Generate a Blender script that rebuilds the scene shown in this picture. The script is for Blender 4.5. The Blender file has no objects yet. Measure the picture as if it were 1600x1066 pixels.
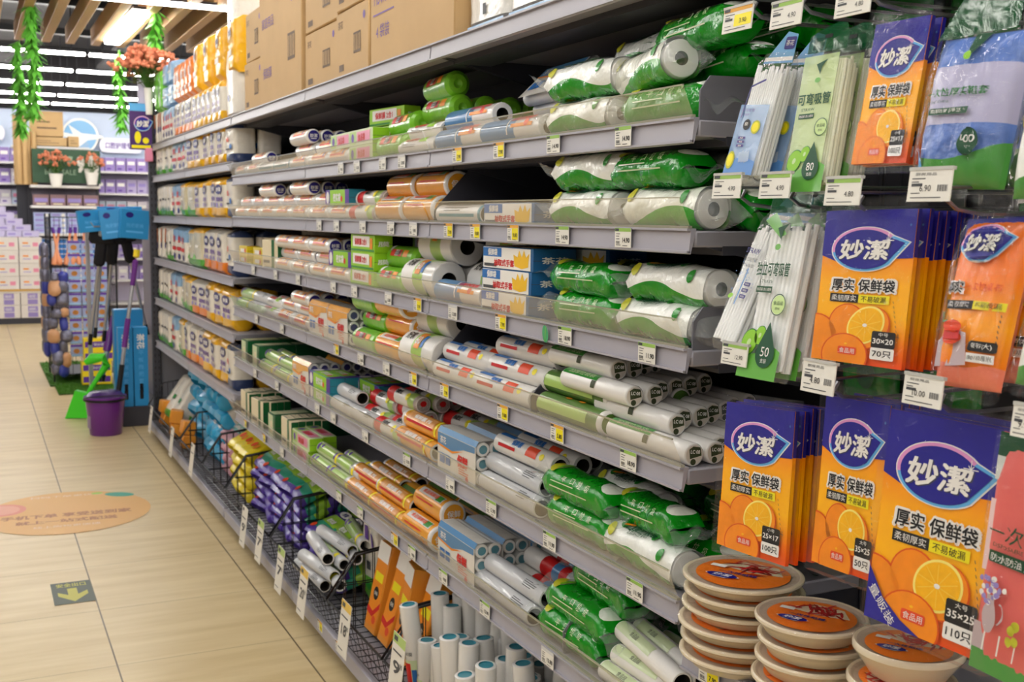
import bpy, bmesh, math, random
from math import sin, cos, pi, radians as rad, sqrt, atan2, hypot
from mathutils import Vector as V, Matrix as Mx
from mathutils.geometry import tessellate_polygon
random.seed(11)
SC = bpy.context.scene
COL = SC.collection
# ---------------------------------------------------------------- camera
FPX, PITCH, YAW, ROLL, CAMH = 1735.3, 0.1109, 0.4531, 0.0131, 1.5
_cp, _sp, _cy, _sy = cos(PITCH), sin(PITCH), cos(YAW), sin(YAW)
FW = V((_sy * _cp, _cy * _cp, -_sp))
_r, = (V((_cy, -_sy, 0)),)
_u = _r.cross(FW)
RT = cos(ROLL) * _r + sin(ROLL) * _u
UP = -sin(ROLL) * _r + cos(ROLL) * _u
cam = bpy.data.cameras.new('camera')
cam.sensor_width = 36.0
cam.lens = 36.0 * FPX / 1600.0
cam.clip_start = 0.05
cam.dof.use_dof = True
cam.dof.focus_distance = 1.95
cam.dof.aperture_fstop = 9.0
camo = bpy.data.objects.new('camera', cam)
COL.objects.link(camo)
M3 = Mx((RT, UP, -FW)).transposed()
camo.matrix_world = Mx.Translation((0, 0, CAMH)) @ M3.to_4x4()
SC.camera = camo
# ---------------------------------------------------------------- view, world
SC.view_settings.view_transform = 'Standard'
SC.view_settings.look = 'None'
SC.view_settings.gamma = 1.0
SC.view_settings.use_curve_mapping = False
SC.view_settings.exposure = 0.0
SC.cycles.transparent_max_bounces = 24
SC.cycles.max_bounces = 8
SC.cycles.sample_clamp_indirect = 6.0
W = bpy.data.worlds.new('store_air')
SC.world = W
W.use_nodes = True
W.node_tree.nodes['Background'].inputs[0].default_value = (1, 0.97, 0.93, 1)
W.node_tree.nodes['Background'].inputs[1].default_value = 0.15
LAMP_POWER = 39.0

# ---------------------------------------------------------------- pixel <-> place (places things at their true depth)
def ray(px, py):
    return FW + RT * ((px - 800) / FPX) + UP * ((533 - py) / FPX)
def onX(px, py, X):
    d = ray(px, py); t = X / d.x
    return V((X, t * d.y, CAMH + t * d.z))
def onY(px, py, Y):
    d = ray(px, py); t = Y / d.y
    return V((t * d.x, Y, CAMH + t * d.z))
def onZ(px, py, Z):
    d = ray(px, py); t = (Z - CAMH) / d.z
    return V((t * d.x, t * d.y, Z))
def Yx(px, X, z):
    k = (px - 800) / FPX; dz = z - CAMH
    return (k * (X * FW.x + dz * FW.z) - X * RT.x - dz * RT.z) / (RT.y - k * FW.y)

# ---------------------------------------------------------------- materials
MATS = {}
def C(*c):
    if len(c) == 1: c = c[0]
    o = []
    for x in c[:3]:
        x /= 255.0
        o.append(x / 12.92 if x <= 0.04045 else ((x + 0.055) / 1.055) ** 2.4)
    return (o[0], o[1], o[2], 1.0)
def mat(name, rgb, rough=0.5, metal=0.0, coat=0.0, bump=0.0, bscale=60.0, var=0.0, vscale=12.0, emit=0.0, spec=0.3):
    if name in MATS: return MATS[name]
    m = bpy.data.materials.new(name); m.use_nodes = True
    nt = m.node_tree; b = nt.nodes['Principled BSDF']
    b.inputs['Base Color'].default_value = C(rgb)
    b.inputs['Roughness'].default_value = rough
    b.inputs['Metallic'].default_value = metal
    b.inputs['Coat Weight'].default_value = coat
    b.inputs['Coat Roughness'].default_value = 0.08
    b.inputs['Specular IOR Level'].default_value = spec
    if emit:
        b.inputs['Emission Color'].default_value = C(rgb); b.inputs['Emission Strength'].default_value = emit
    if var or bump:
        tc = nt.nodes.new('ShaderNodeTexCoord')
    if var:
        n = nt.nodes.new('ShaderNodeTexNoise'); n.inputs['Scale'].default_value = vscale; n.inputs['Detail'].default_value = 4
        nt.links.new(tc.outputs['Object'], n.inputs['Vector'])
        r = nt.nodes.new('ShaderNodeValToRGB')
        c = C(rgb); k = 1 - var
        r.color_ramp.elements[0].position = 0.3; r.color_ramp.elements[1].position = 0.7
        r.color_ramp.elements[0].color = (c[0] * k, c[1] * k, c[2] * k, 1); r.color_ramp.elements[1].color = c
        nt.links.new(n.outputs['Fac'], r.inputs['Fac']); nt.links.new(r.outputs['Color'], b.inputs['Base Color'])
    if bump:
        n2 = nt.nodes.new('ShaderNodeTexNoise'); n2.inputs['Scale'].default_value = bscale; n2.inputs['Detail'].default_value = 3
        nt.links.new(tc.outputs['Object'], n2.inputs['Vector'])
        bp = nt.nodes.new('ShaderNodeBump'); bp.inputs['Strength'].default_value = bump; bp.inputs['Distance'].default_value = 0.01
        nt.links.new(n2.outputs['Fac'], bp.inputs['Height'])
        nt.links.new(bp.outputs['Normal'], b.inputs['Normal']); nt.links.new(bp.outputs['Normal'], b.inputs['Coat Normal'])
    MATS[name] = m
    return m
def film(name, rgb, alpha=0.2, rough=0.08, bump=0.5, bscale=35.0, gloss=0.03):
    """clear plastic: partly see-through, glossy, softly creased"""
    if name in MATS: return MATS[name]
    m = bpy.data.materials.new(name); m.use_nodes = True
    nt = m.node_tree; b = nt.nodes['Principled BSDF']; out = nt.nodes['Material Output']
    b.inputs['Base Color'].default_value = C(rgb); b.inputs['Roughness'].default_value = rough
    tr = nt.nodes.new('ShaderNodeBsdfTransparent')
    gl = nt.nodes.new('ShaderNodeBsdfGlossy'); gl.inputs['Roughness'].default_value = rough
    mx = nt.nodes.new('ShaderNodeMixShader'); mx.inputs[0].default_value = alpha
    nt.links.new(tr.outputs[0], mx.inputs[1]); nt.links.new(b.outputs[0], mx.inputs[2])
    fr = nt.nodes.new('ShaderNodeLayerWeight')
    pw = nt.nodes.new('ShaderNodeMath'); pw.operation = 'POWER'; pw.inputs[1].default_value = 4.5; nt.links.new(fr.outputs['Facing'], pw.inputs[0])
    ad = nt.nodes.new('ShaderNodeMath'); ad.operation = 'MULTIPLY_ADD'; ad.inputs[1].default_value = 0.75; ad.inputs[2].default_value = gloss; nt.links.new(pw.outputs[0], ad.inputs[0])
    m2 = nt.nodes.new('ShaderNodeMixShader')
    nt.links.new(ad.outputs[0], m2.inputs[0]); nt.links.new(mx.outputs[0], m2.inputs[1]); nt.links.new(gl.outputs[0], m2.inputs[2])
    if bump:
        tc = nt.nodes.new('ShaderNodeTexCoord')
        n2 = nt.nodes.new('ShaderNodeTexNoise'); n2.inputs['Scale'].default_value = bscale; n2.inputs['Detail'].default_value = 2.5; n2.inputs['Distortion'].default_value = 0.8
        nt.links.new(tc.outputs['Object'], n2.inputs['Vector'])
        bp = nt.nodes.new('ShaderNodeBump'); bp.inputs['Strength'].default_value = bump; bp.inputs['Distance'].default_value = 0.012
        nt.links.new(n2.outputs['Fac'], bp.inputs['Height'])
        for x in (b, gl): nt.links.new(bp.outputs['Normal'], x.inputs['Normal'])
    nt.links.new(m2.outputs[0], out.inputs['Surface'])
    MATS[name] = m
    return m
def grad(name, stops, axis='Z', rough=0.35, coat=0.3, bump=0.0, noise=0.0):
    """a printed colour gradient along one axis of the thing's own box"""
    if name in MATS: return MATS[name]
    m = mat(name, (200, 200, 200), rough=rough, coat=coat, bump=bump, bscale=30)
    nt = m.node_tree; b = nt.nodes['Principled BSDF']
    tc = nt.nodes.new('ShaderNodeTexCoord'); sp = nt.nodes.new('ShaderNodeSeparateXYZ')
    nt.links.new(tc.outputs['Generated'], sp.inputs[0])
    r = nt.nodes.new('ShaderNodeValToRGB')
    while len(r.color_ramp.elements) < len(stops): r.color_ramp.elements.new(0.5)
    for e, (p, c) in zip(r.color_ramp.elements, stops): e.position = p; e.color = C(c)
    nt.links.new(sp.outputs[axis], r.inputs['Fac']); nt.links.new(r.outputs['Color'], b.inputs['Base Color'])
    return m

# ---------------------------------------------------------------- text outlines (flat glyph meshes, cached)
_TX = {}
def glyphs(txt, bold=0.0):
    k = (txt, bold)
    if k in _TX: return _TX[k]
    cu = bpy.data.curves.new('t', 'FONT'); cu.body = txt; cu.resolution_u = 2; cu.offset = bold
    o = bpy.data.objects.new('t', cu); COL.objects.link(o)
    dg = bpy.context.evaluated_depsgraph_get()
    me = o.evaluated_get(dg).to_mesh()
    vs = [(v.co.x, v.co.y) for v in me.vertices]; fs = [tuple(p.vertices) for p in me.polygons]
    o.evaluated_get(dg).to_mesh_clear()
    bpy.data.objects.remove(o); bpy.data.curves.remove(cu)
    if vs:
        x0 = min(v[0] for v in vs); x1 = max(v[0] for v in vs); y0 = min(v[1] for v in vs); y1 = max(v[1] for v in vs)
        vs = [(x - (x0 + x1) / 2, y - (y0 + y1) / 2) for x, y in vs]; wh = (x1 - x0, y1 - y0)
    else: wh = (1, 1)
    _TX[k] = (vs, fs, wh)
    return _TX[k]

# ---------------------------------------------------------------- mesh builder
I4 = Mx.Identity(4)
class MB:
    def __init__(s): s.v = []; s.f = []; s.m = []; s.sm = []
    def add(s, vs, fs, mi=0, M=None, sm=False):
        o = len(s.v)
        s.v += [tuple(M @ V(v)) for v in vs] if M is not None else [tuple(v) for v in vs]
        s.f += [tuple(i + o for i in f) for f in fs]
        s.m += list(mi) if isinstance(mi, (list, tuple)) else [mi] * len(fs)
        s.sm += [sm] * len(fs)
        return s
    def box(s, c, d, mi=0, M=None, b=0.0):
        x, y, z = d[0] / 2, d[1] / 2, d[2] / 2
        T = Mx.Translation(c); M = M @ T if M is not None else T
        if b <= 0:
            vs = [(i * x, j * y, k * z) for k in (-1, 1) for j in (-1, 1) for i in (-1, 1)]
            fs = [(0, 2, 3, 1), (4, 5, 7, 6), (0, 1, 5, 4), (2, 6, 7, 3), (0, 4, 6, 2), (1, 3, 7, 5)]
            return s.add(vs, fs, mi, M)
        b = min(b, x * .9, y * .9, z * .9)
        bm = bmesh.new()
        for i in (-1, 1):
            for j in (-1, 1):
                for k in (-1, 1):
                    bm.verts.new((i * x, j * (y - b), k * (z - b))); bm.verts.new((i * (x - b), j * y, k * (z - b))); bm.verts.new((i * (x - b), j * (y - b), k * z))
        bmesh.ops.convex_hull(bm, input=bm.verts)
        bmesh.ops.dissolve_limit(bm, angle_limit=0.02, verts=bm.verts, edges=bm.edges)
        bm.verts.index_update()
        s.add([v.co.copy() for v in bm.verts], [tuple(v.index for v in f.verts) for f in bm.faces], mi, M, True)
        bm.free(); return s
    def lathe(s, prof, n=16, mi=0, M=None, mis=None, sm=True):
        """prof: (radius, height) pairs revolved about Z"""
        vs = []; fs = []; ms = []
        for r, z in prof:
            for i in range(n):
                a = 2 * pi * i / n; vs.append((r * cos(a), r * sin(a), z))
        for k in range(len(prof) - 1):
            for i in range(n):
                j = (i + 1) % n
                fs.append((k * n + i, k * n + j, (k + 1) * n + j, (k + 1) * n + i)); ms.append(mis[k] if mis else mi)
        return s.add(vs, fs, ms, M, sm)
    def disc(s, r, n=16, mi=0, M=None):
        return s.add([(r * cos(2 * pi * i / n), r * sin(2 * pi * i / n), 0) for i in range(n)], [tuple(range(n))], mi, M)
    def tube(s, pts, r, n=6, mi=0, closed=False, M=None):
        pts = [V(p) for p in pts]; N = len(pts); vs = []; fs = []
        up = V((0.13, 0.21, 0.97))
        for i, p in enumerate(pts):
            a = pts[(i - 1) % N] if closed or i > 0 else p; b = pts[(i + 1) % N] if closed or i < N - 1 else p
            t = (b - a)
            t = t.normalized() if t.length > 1e-9 else V((0, 0, 1))
            x = t.cross(up)
            if x.length < 1e-3: x = t.cross(V((1, 0, 0)))
            x.normalize(); y = t.cross(x)
            rr = r[i] if isinstance(r, (list, tuple)) else r
            for k in range(n):
                q = 2 * pi * k / n; vs.append(p + x * cos(q) * rr + y * sin(q) * rr)
        for i in range(N if closed else N - 1):
            j = (i + 1) % N
            for k in range(n):
                l = (k + 1) % n; fs.append((i * n + k, i * n + l, j * n + l, j * n + k))
        if not closed: fs += [tuple(reversed(range(n))), tuple(range((N - 1) * n, N * n))]
        return s.add(vs, fs, mi, M, True)
    def grid(s, fn, nu, nv, mi=0, M=None, sm=True, loop=False, u0=0., u1=1., v0=0., v1=1.):
        vs = []; fs = []; ms = []
        for j in range(nv + 1):
            for i in range(nu + (0 if loop else 1)):
                vs.append(fn(u0 + (u1 - u0) * i / nu, v0 + (v1 - v0) * j / nv))
        w = nu if loop else nu + 1
        for j in range(nv):
            for i in range(nu):
                k = (i + 1) % w if loop else i + 1
                fs.append((j * w + i, j * w + k, (j + 1) * w + k, (j + 1) * w + i))
                ms.append(mi(u0 + (u1 - u0) * (i + .5) / nu, v0 + (v1 - v0) * (j + .5) / nv) if callable(mi) else mi)
        return s.add(vs, fs, ms, M, sm)
    def prism(s, pts, d, mi=0, M=None):
        """polygon in XZ, thickness d along Y"""
        n = len(pts)
        vs = [(x, -d / 2, z) for x, z in pts] + [(x, d / 2, z) for x, z in pts]
        tri = tessellate_polygon([[V((x, z, 0)) for x, z in pts]])
        fs = [tuple(t) for t in tri] + [tuple(n + i for i in reversed(t)) for t in tri]
        fs += [(i, (i + 1) % n, n + (i + 1) % n, n + i) for i in range(n)]
        return s.add(vs, fs, mi, M)
    def obj(s, name, mats, parent=None, M=None):
        me = s.mesh(name, mats)
        o = bpy.data.objects.new(name, me); COL.objects.link(o)
        if parent is not None: o.parent = parent
        if M is not None: o.matrix_basis = M
        return o
    def mesh(s, name, mats, fixn=True):
        me = bpy.data.meshes.new(name)
        me.from_pydata(s.v, [], s.f)
        for m in (mats if isinstance(mats, (list, tuple)) else [mats]): me.materials.append(m)
        me.polygons.foreach_set('material_index', s.m)
        me.polygons.foreach_set('use_smooth', s.sm)
        if any(s.sm):
            try: me.set_sharp_from_angle(angle=rad(42))
            except Exception: pass
        me.update()
        return me

class Art:
    """flat printed artwork: shapes and lettering laid in thin layers over a surface fn(u, v, lift) -> point"""
    STEP = 0.00035
    def __init__(s, fn=None):
        s.mb = MB(); s.mats = []; s.fn = fn or (lambda u, v, h: (u, -h, v)); s.k = 1
    def _m(s, m):
        if m not in s.mats: s.mats.append(m)
        return s.mats.index(m)
    def h(s, lay): return lay * s.STEP
    def poly(s, pts, m, lay=1):
        tri = tessellate_polygon([[V((x, y, 0)) for x, y in pts]])
        fs = []
        for t in tri:
            a, b, c = (pts[i] for i in t)
            fs.append(t if (b[0] - a[0]) * (c[1] - a[1]) - (b[1] - a[1]) * (c[0] - a[0]) > 0 else t[::-1])
        s.mb.add([s.fn(x, y, s.h(lay)) for x, y in pts], fs, s._m(m)); return s
    def rect(s, x0, y0, x1, y1, m, lay=1, nx=1, ny=1):
        s.mb.grid(lambda u, v: s.fn(x0 + (x1 - x0) * u, y0 + (y1 - y0) * v, s.h(lay)), nx, ny, s._m(m)); return s
    def rrect(s, x0, y0, x1, y1, r, m, lay=1):
        pts = []
        for cx, cy, a in ((x1 - r, y1 - r, 0), (x0 + r, y1 - r, 90), (x0 + r, y0 + r, 180), (x1 - r, y0 + r, 270)):
            pts += [(cx + r * cos(rad(a + t)), cy + r * sin(rad(a + t))) for t in (0, 30, 60, 90)]
        return s.poly(pts, m, lay)
    def ell(s, cx, cy, rx, ry, m, lay=1, n=28, rot=0.0):
        c, q = cos(rot), sin(rot)
        P = [(rx * cos(2 * pi * i / n), ry * sin(2 * pi * i / n)) for i in range(n)]
        return s.poly([(cx + x * c - y * q, cy + x * q + y * c) for x, y in P], m, lay)
    def arc(s, cx, cy, rx, ry, w, a0, a1, m, lay=1, n=24):
        P = [(cx + (rx) * cos(rad(a0 + (a1 - a0) * i / n)), cy + ry * sin(rad(a0 + (a1 - a0) * i / n))) for i in range(n + 1)]
        Q = [(cx + (rx - w) * cos(rad(a0 + (a1 - a0) * i / n)), cy + (ry - w) * sin(rad(a0 + (a1 - a0) * i / n))) for i in range(n + 1)]
        for i in range(n): s.poly([P[i], P[i + 1], Q[i + 1], Q[i]], m, lay)
        return s
    def text(s, txt, cx, cy, h, m, lay=2, bold=0.0, shear=0.0, wid=None, rot=0.0):
        vs, fs, (w0, h0) = glyphs(txt)
        k = h / h0; kx = wid / w0 if wid else k
        c, q = cos(rot), sin(rot); mi = s._m(m)
        sh = [(0, 0)] if bold < .012 else [(-1, -1), (1, -1), (-1, 1), (1, 1)] if bold < .06 else [(1.4 * cos(t * pi / 4), 1.4 * sin(t * pi / 4)) for t in range(8)]
        for dx, dy in sh:
            out = []
            for x, y in vs:
                x, y = (x + dx * bold) * kx + (y + dy * bold) * k * shear, (y + dy * bold) * k
                out.append(s.fn(cx + x * c - y * q, cy + x * q + y * c, s.h(lay + (.06 * dx + .03 * dy if bold >= .012 else 0))))
            s.mb.add(out, fs, mi)
        return s
    def line(s, x0, y0, x1, y1, w, m, lay=2):
        dx, dy = x1 - x0, y1 - y0; L = hypot(dx, dy) or 1; nx, ny = -dy / L * w / 2, dx / L * w / 2
        return s.poly([(x0 + nx, y0 + ny), (x0 - nx, y0 - ny), (x1 - nx, y1 - ny), (x1 + nx, y1 + ny)], m, lay)
    def part(s, name): return (name, s.mb.mesh(name, s.mats or [M_white]), [])

# ---------------------------------------------------------------- things, parts, labels
REG = []
def tag(o, label, cat, group=None, kind=None):
    if label: o['label'] = label
    if cat: o['category'] = cat
    if group: o['group'] = group
    if kind: o['kind'] = kind
    return o
def struct(o): o['kind'] = 'structure'; return o
def empty(name, M):
    o = bpy.data.objects.new(name, None); COL.objects.link(o); o.matrix_basis = M; o.empty_display_size = 0.02
    return o
KINDS = {}
def kind(key, name, parts):
    """parts: [(name, mesh, [subparts])]; one part only -> the thing is that mesh"""
    base = next((p for p in parts if p[0] in ('wrapper', 'carton', 'bag_bundle', 'tube', 'pack', 'plate_body', 'straw_bundle', 'brush')), None)
    if base and len(parts) > 1:
        subs = [p for p in parts if p is not base and (p[0].startswith('printed') or p[0] in ('round_label', 'purple_tip'))]
        rest = [p for p in parts if p is not base and p not in subs]
        parts = [(base[0], base[1], list(base[2]) + subs)] + rest
    KINDS[key] = (name, parts)
def put(key, M, desc, cat, group=None, where=None, lay=0, row=0, label=None, far='far end', single=False):
    name, parts = KINDS[key]
    if len(parts) == 1 and not parts[0][2]:
        o = bpy.data.objects.new(name, parts[0][1]); COL.objects.link(o); o.matrix_basis = M
    else:
        o = empty(name, M)
        for pn, me, subs in parts:
            c = bpy.data.objects.new(pn, me); COL.objects.link(c); c.parent = o
            for sn, sme, _ in subs:
                d = bpy.data.objects.new(sn, sme); COL.objects.link(d); d.parent = c
    tag(o, label, cat, group)
    if not label: REG.append((o, desc, where or '', lay, row, M.translation.copy(), far))
    return o
def thing(name, M, desc, cat, group=None, where=None, lay=0, row=0, label=None, far='far end'):
    o = empty(name, M); tag(o, label, cat, group)
    if not label: REG.append((o, desc, where or '', lay, row, M.translation.copy(), far))
    return o
def single(o, desc, cat, group=None, where=None, lay=0, row=0, label=None, far='far end'):
    tag(o, label, cat, group)
    if not label: REG.append((o, desc, where or '', lay, row, o.matrix_basis.translation.copy(), far))
    return o
ORD = ['first', 'second', 'third', 'fourth', 'fifth', 'sixth', 'seventh', 'eighth', 'ninth', 'tenth', 'eleventh', 'twelfth', 'thirteenth', 'fourteenth', 'fifteenth', 'sixteenth', 'seventeenth', 'eighteenth', 'nineteenth', 'twentieth'] + ['%dth' % i for i in range(21, 60)]
LAYN = ['bottom-layer', 'second-layer', 'third-layer', 'fourth-layer', 'fifth-layer', 'sixth-layer', 'seventh-layer', 'eighth-layer', 'ninth-layer']
ROWN = ['front-row', 'second-row', 'third-row', 'fourth-row', 'fifth-row', 'sixth-row', 'seventh-row', 'eighth-row', 'ninth-row']
def finish_labels():
    """what sets each repeat apart: its tray, its row and layer in the pile, its place along the shelf"""
    by = {}
    for e in REG: by.setdefault((e[1], e[2]), []).append(e)
    for (desc, where), L in by.items():
        lays = sorted({e[3] for e in L}); rows = sorted({e[4] for e in L})
        sub = {}
        for e in L: sub.setdefault((e[3], e[4]), []).append(e)
        for (la, ro), S in sub.items():
            S.sort(key=lambda e: (e[5].x, -e[5].y, e[5].z) if e[6] == 'left' else (-e[5].y, e[5].x, e[5].z))
            for i, e in enumerate(S):
                bits = [desc]
                if where: bits.append(where)
                q = ([ROWN[min(ro, 8)]] if len(rows) > 1 else []) + ([LAYN[min(la, 8)]] if len(lays) > 1 else [])
                if q: bits.append(' '.join(q))
                if len(S) > 1: bits.append('%s from %s' % (ORD[i], e[6]))
                e[0]['label'] = ', '.join(bits)

def TR(x, y, z): return Mx.Translation((x, y, z))
def RX(a): return Mx.Rotation(rad(a), 4, 'X')
def RY(a): return Mx.Rotation(rad(a), 4, 'Y')
def RZ(a): return Mx.Rotation(rad(a), 4, 'Z')
def SCL(x, y, z): return Mx.Diagonal((x, y, z, 1))
AISLE = Mx(((0, 1, 0, 0), (-1, 0, 0, 0), (0, 0, 1, 0), (0, 0, 0, 1)))   # local +x -> world -y, local +y -> into the shelf

# ---------------------------------------------------------------- common colours
M_white = mat('white_print', (235, 233, 228), 0.45)
M_black = mat('black_print', (22, 22, 24), 0.4)
M_ink = mat('grey_ink', (70, 72, 76), 0.5)
M_yellow = mat('yellow_print', (240, 225, 20), 0.4)
M_red = mat('red_print', (205, 28, 30), 0.4)
M_navy = mat('navy_print', (38, 32, 120), 0.35, coat=0.2)
M_green = mat('green_print', (30, 120, 50), 0.4, coat=0.2)
M_dkgreen = mat('dark_green_print', (14, 74, 44), 0.4)
M_lime = mat('lime_print', (150, 205, 40), 0.4)
M_orange = mat('orange_print', (235, 140, 30), 0.4)
M_teal = mat('teal_print', (40, 130, 150), 0.4)
M_blue = mat('blue_print', (40, 110, 185), 0.4)
M_pink = mat('pink_print', (225, 140, 170), 0.4)
M_lilac = mat('lilac_print', (150, 135, 200), 0.4)
M_purple = mat('purple_print', (90, 50, 150), 0.4)
M_cream = mat('cream_print', (225, 212, 180), 0.5)
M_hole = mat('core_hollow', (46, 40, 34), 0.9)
M_core = mat('card_core', (170, 150, 120), 0.8)
M_rail = mat('lilac_grey_steel', (168, 166, 176), 0.38, metal=0.0, var=0.05, vscale=5)
M_deck = mat('grey_steel_deck', (150, 148, 156), 0.45, var=0.06)
M_dark = mat('charcoal_steel', (62, 62, 70), 0.5, var=0.08)
M_wire = mat('black_wire', (24, 24, 26), 0.4, coat=0.2)
M_clear = film('clear_film', (235, 240, 240), 0.07, 0.06, 0.9, 40, .03)
M_acryl = film('clear_acrylic', (236, 228, 205), 0.24, 0.10, 0.0)
# ================================================================ the room
def floor_mat():
    m = mat('beige_floor_tile', (214, 196, 160), 0.34, spec=0.32)
    nt = m.node_tree; b = nt.nodes['Principled BSDF']
    g = nt.nodes.new('ShaderNodeNewGeometry'); sp = nt.nodes.new('ShaderNodeSeparateXYZ'); nt.links.new(g.outputs['Position'], sp.inputs[0])
    def mth(op, a, c=None, v=None):
        n = nt.nodes.new('ShaderNodeMath'); n.operation = op
        nt.links.new(a, n.inputs[0])
        if c is not None: nt.links.new(c, n.inputs[1])
        elif v is not None: n.inputs[1].default_value = v
        return n.outputs[0]
    def line(o, off, size, w):
        q = mth('SUBTRACT', o, v=off); q = mth('DIVIDE', q, v=size); q = mth('FRACT', q); q = mth('SUBTRACT', q, v=0.5); q = mth('ABSOLUTE', q)
        return mth('GREATER_THAN', q, v=0.5 - w / size / 2)
    lx = line(sp.outputs[0], 0.387, 0.5906, 0.0055); ly = line(sp.outputs[1], 3.7624, 0.569, 0.003)
    ml = mth('MAXIMUM', lx, mth('MULTIPLY', ly, v=0.6))
    mp = nt.nodes.new('ShaderNodeMapping'); mp.inputs['Scale'].default_value = (1.2, 9, 1); nt.links.new(g.outputs['Position'], mp.inputs[0])
    n = nt.nodes.new('ShaderNodeTexNoise'); n.inputs['Scale'].default_value = 1.6; n.inputs['Detail'].default_value = 5; nt.links.new(mp.outputs[0], n.inputs['Vector'])
    r = nt.nodes.new('ShaderNodeValToRGB'); r.color_ramp.elements[0].position = 0.32; r.color_ramp.elements[1].position = 0.68
    r.color_ramp.elements[0].color = C(196, 173, 128); r.color_ramp.elements[1].color = C(212, 192, 150)
    nt.links.new(n.outputs['Fac'], r.inputs['Fac'])
    mx = nt.nodes.new('ShaderNodeMix'); mx.data_type = 'RGBA'; nt.links.new(ml, mx.inputs[0]); nt.links.new(r.outputs['Color'], mx.inputs[6]); mx.inputs[7].default_value = C(92, 74, 48)
    nt.links.new(mx.outputs[2], b.inputs['Base Color'])
    return m
X0, X1, Y0R, Y1R, ZC = -3.6, 5.0, -4.0, 18.0, 3.75
struct(MB().add([(X0, Y0R, 0), (X1, Y0R, 0), (X1, Y1R, 0), (X0, Y1R, 0)], [(0, 1, 2, 3)]).obj('floor', floor_mat()))
struct(MB().box(((X0 + X1) / 2, (Y0R + Y1R) / 2, ZC + .05), (X1 - X0, 22, .1)).obj('ceiling', mat('dark_open_ceiling', (38, 36, 38), 0.8, var=.3, vscale=1.5)))
wm = mat('pale_blue_wall', (198, 212, 235), 0.6, var=.04, vscale=2); wl = mat('white_wall', (220, 220, 222), 0.6, var=.04, vscale=2)
struct(MB().box(((X0 + X1) / 2, Y1R + .05, ZC / 2), (X1 - X0, .1, ZC)).obj('wall_back', wm))
struct(MB().box(((X0 + X1) / 2, Y0R - .05, ZC / 2), (X1 - X0, .1, ZC)).obj('wall_front', wl))
struct(MB().box((X0 - .05, 7, ZC / 2), (.1, 22, ZC)).obj('wall_left', mat('grey_lilac_wall', (150, 146, 152), 0.6, var=.3, vscale=1.2)))
struct(MB().box((X1 + .05, 7, ZC / 2), (.1, 22, ZC)).obj('wall_right', wl))
struct(MB().box(((X0 + X1) / 2, Y1R - .08, 3.37), (X1 - X0, .16, .78)).obj('trim_1', mat('dark_bulkhead', (44, 43, 47), .8, var=.2)))
# ducts and cable trays under the dark ceiling
md = mat('duct_grey', (58, 57, 62), 0.7, var=.3)
for i, (x, w, z) in enumerate(((.55, .5, 3.45), (1.75, .35, 3.5), (2.9, .6, 3.45))):
    single(MB().box((0, 0, 0), (w, 9, .22), b=.02).obj('ceiling_duct', md, M=TR(x, 11.5, z)), 'grey sheet metal air duct', 'duct', 'ducts under the dark ceiling', label='grey sheet metal duct under dark ceiling, %s from the left' % ORD[i])
for i, y in enumerate((9.1, 9.9, 10.6, 12.3, 13.7)):
    single(MB().box((0, 0, 0), (6, .09, .06)).obj('cable_tray', M_black, M=TR(1.5, y, 3.3)), 'dark cable tray', 'cable tray', 'cable trays under the ceiling', label='dark cable tray crossing under the ceiling, %s from the camera' % ORD[i])
# ---------------------------------------------------------------- lamps: slim tube lights in rows across the ceiling
M_lamp = mat('lit_tube', (255, 251, 244), 0.5, emit=LAMP_POWER)
def lamp_kind(key, L, w=.045, h=.028):
    a = MB().box((0, 0, 0), (L, w, h), b=.006).mesh('diffuser', M_lamp)
    b = MB().box((0, 0, h / 2 + .012), (L, w * .8, .024)).box((-L * .4, 0, h / 2 + .4), (.01, .01, .76)).box((L * .4, 0, h / 2 + .4), (.01, .01, .76)).mesh('housing', M_dark)
    kind(key, 'tube_light', [('diffuser', a, []), ('housing', b, [])])
lamp_kind('L12', 1.2); lamp_kind('L24', 2.4)
for ri, y in enumerate((11.6, 13.0, 14.4, 15.8, 17.05)):
    for si, x in enumerate((-2.03, -.79, .45, 1.69, 2.93)):
        put('L12', TR(x, y, 3.0), 'lit white tube light', 'ceiling light', 'tube lights across the far ceiling', 'row of lamps %s from the back wall' % ORD[4 - ri], far='left wall', label='lit white ceiling tube light, %s row from the back wall, %s from the left' % (ORD[4 - ri], ORD[si]))
for ri, y in enumerate((8.5, 7.1, 5.7, 4.3, 2.9, 1.5, .1, -1.3, -2.7)):
    for si, x in enumerate((-2.2, .3 if ri else 1.66, 2.75 if ri else 4.1)):
        put('L24', TR(x, y, 3.0), 'lit tube light', 'ceiling light', 'tube lights over the aisle', label='lit tube light above the aisle, %s row from camera, %s from left' % (ORD[8 - ri], ORD[si]))
lamp_kind('LB', 1.62, .13, .05)
put('LB', TR(1.205, 9.8, 3.0) @ RZ(91), '', 'ceiling light', label='broad bright batten light hanging among the wooden ceiling slats')
p = onZ(193, 36, 3.0)
o = thing('track_spotlight', TR(p.x, 10.2, 3.12), '', 'ceiling light', label='small lit spotlight beside the broad batten light')
MB().lathe([(0, 0), (.045, 0), (.05, .1), (.05, .14), (0, .14)], 12).obj('lamp_body', M_dark, o)
MB().disc(.04, 12, M=TR(0, 0, -.002) @ RX(180)).obj('lamp_face', M_lamp, o)
MB().tube([(0, 0, .13), (0, 0, .45)], .012).obj('stem', M_dark, o)
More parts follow.
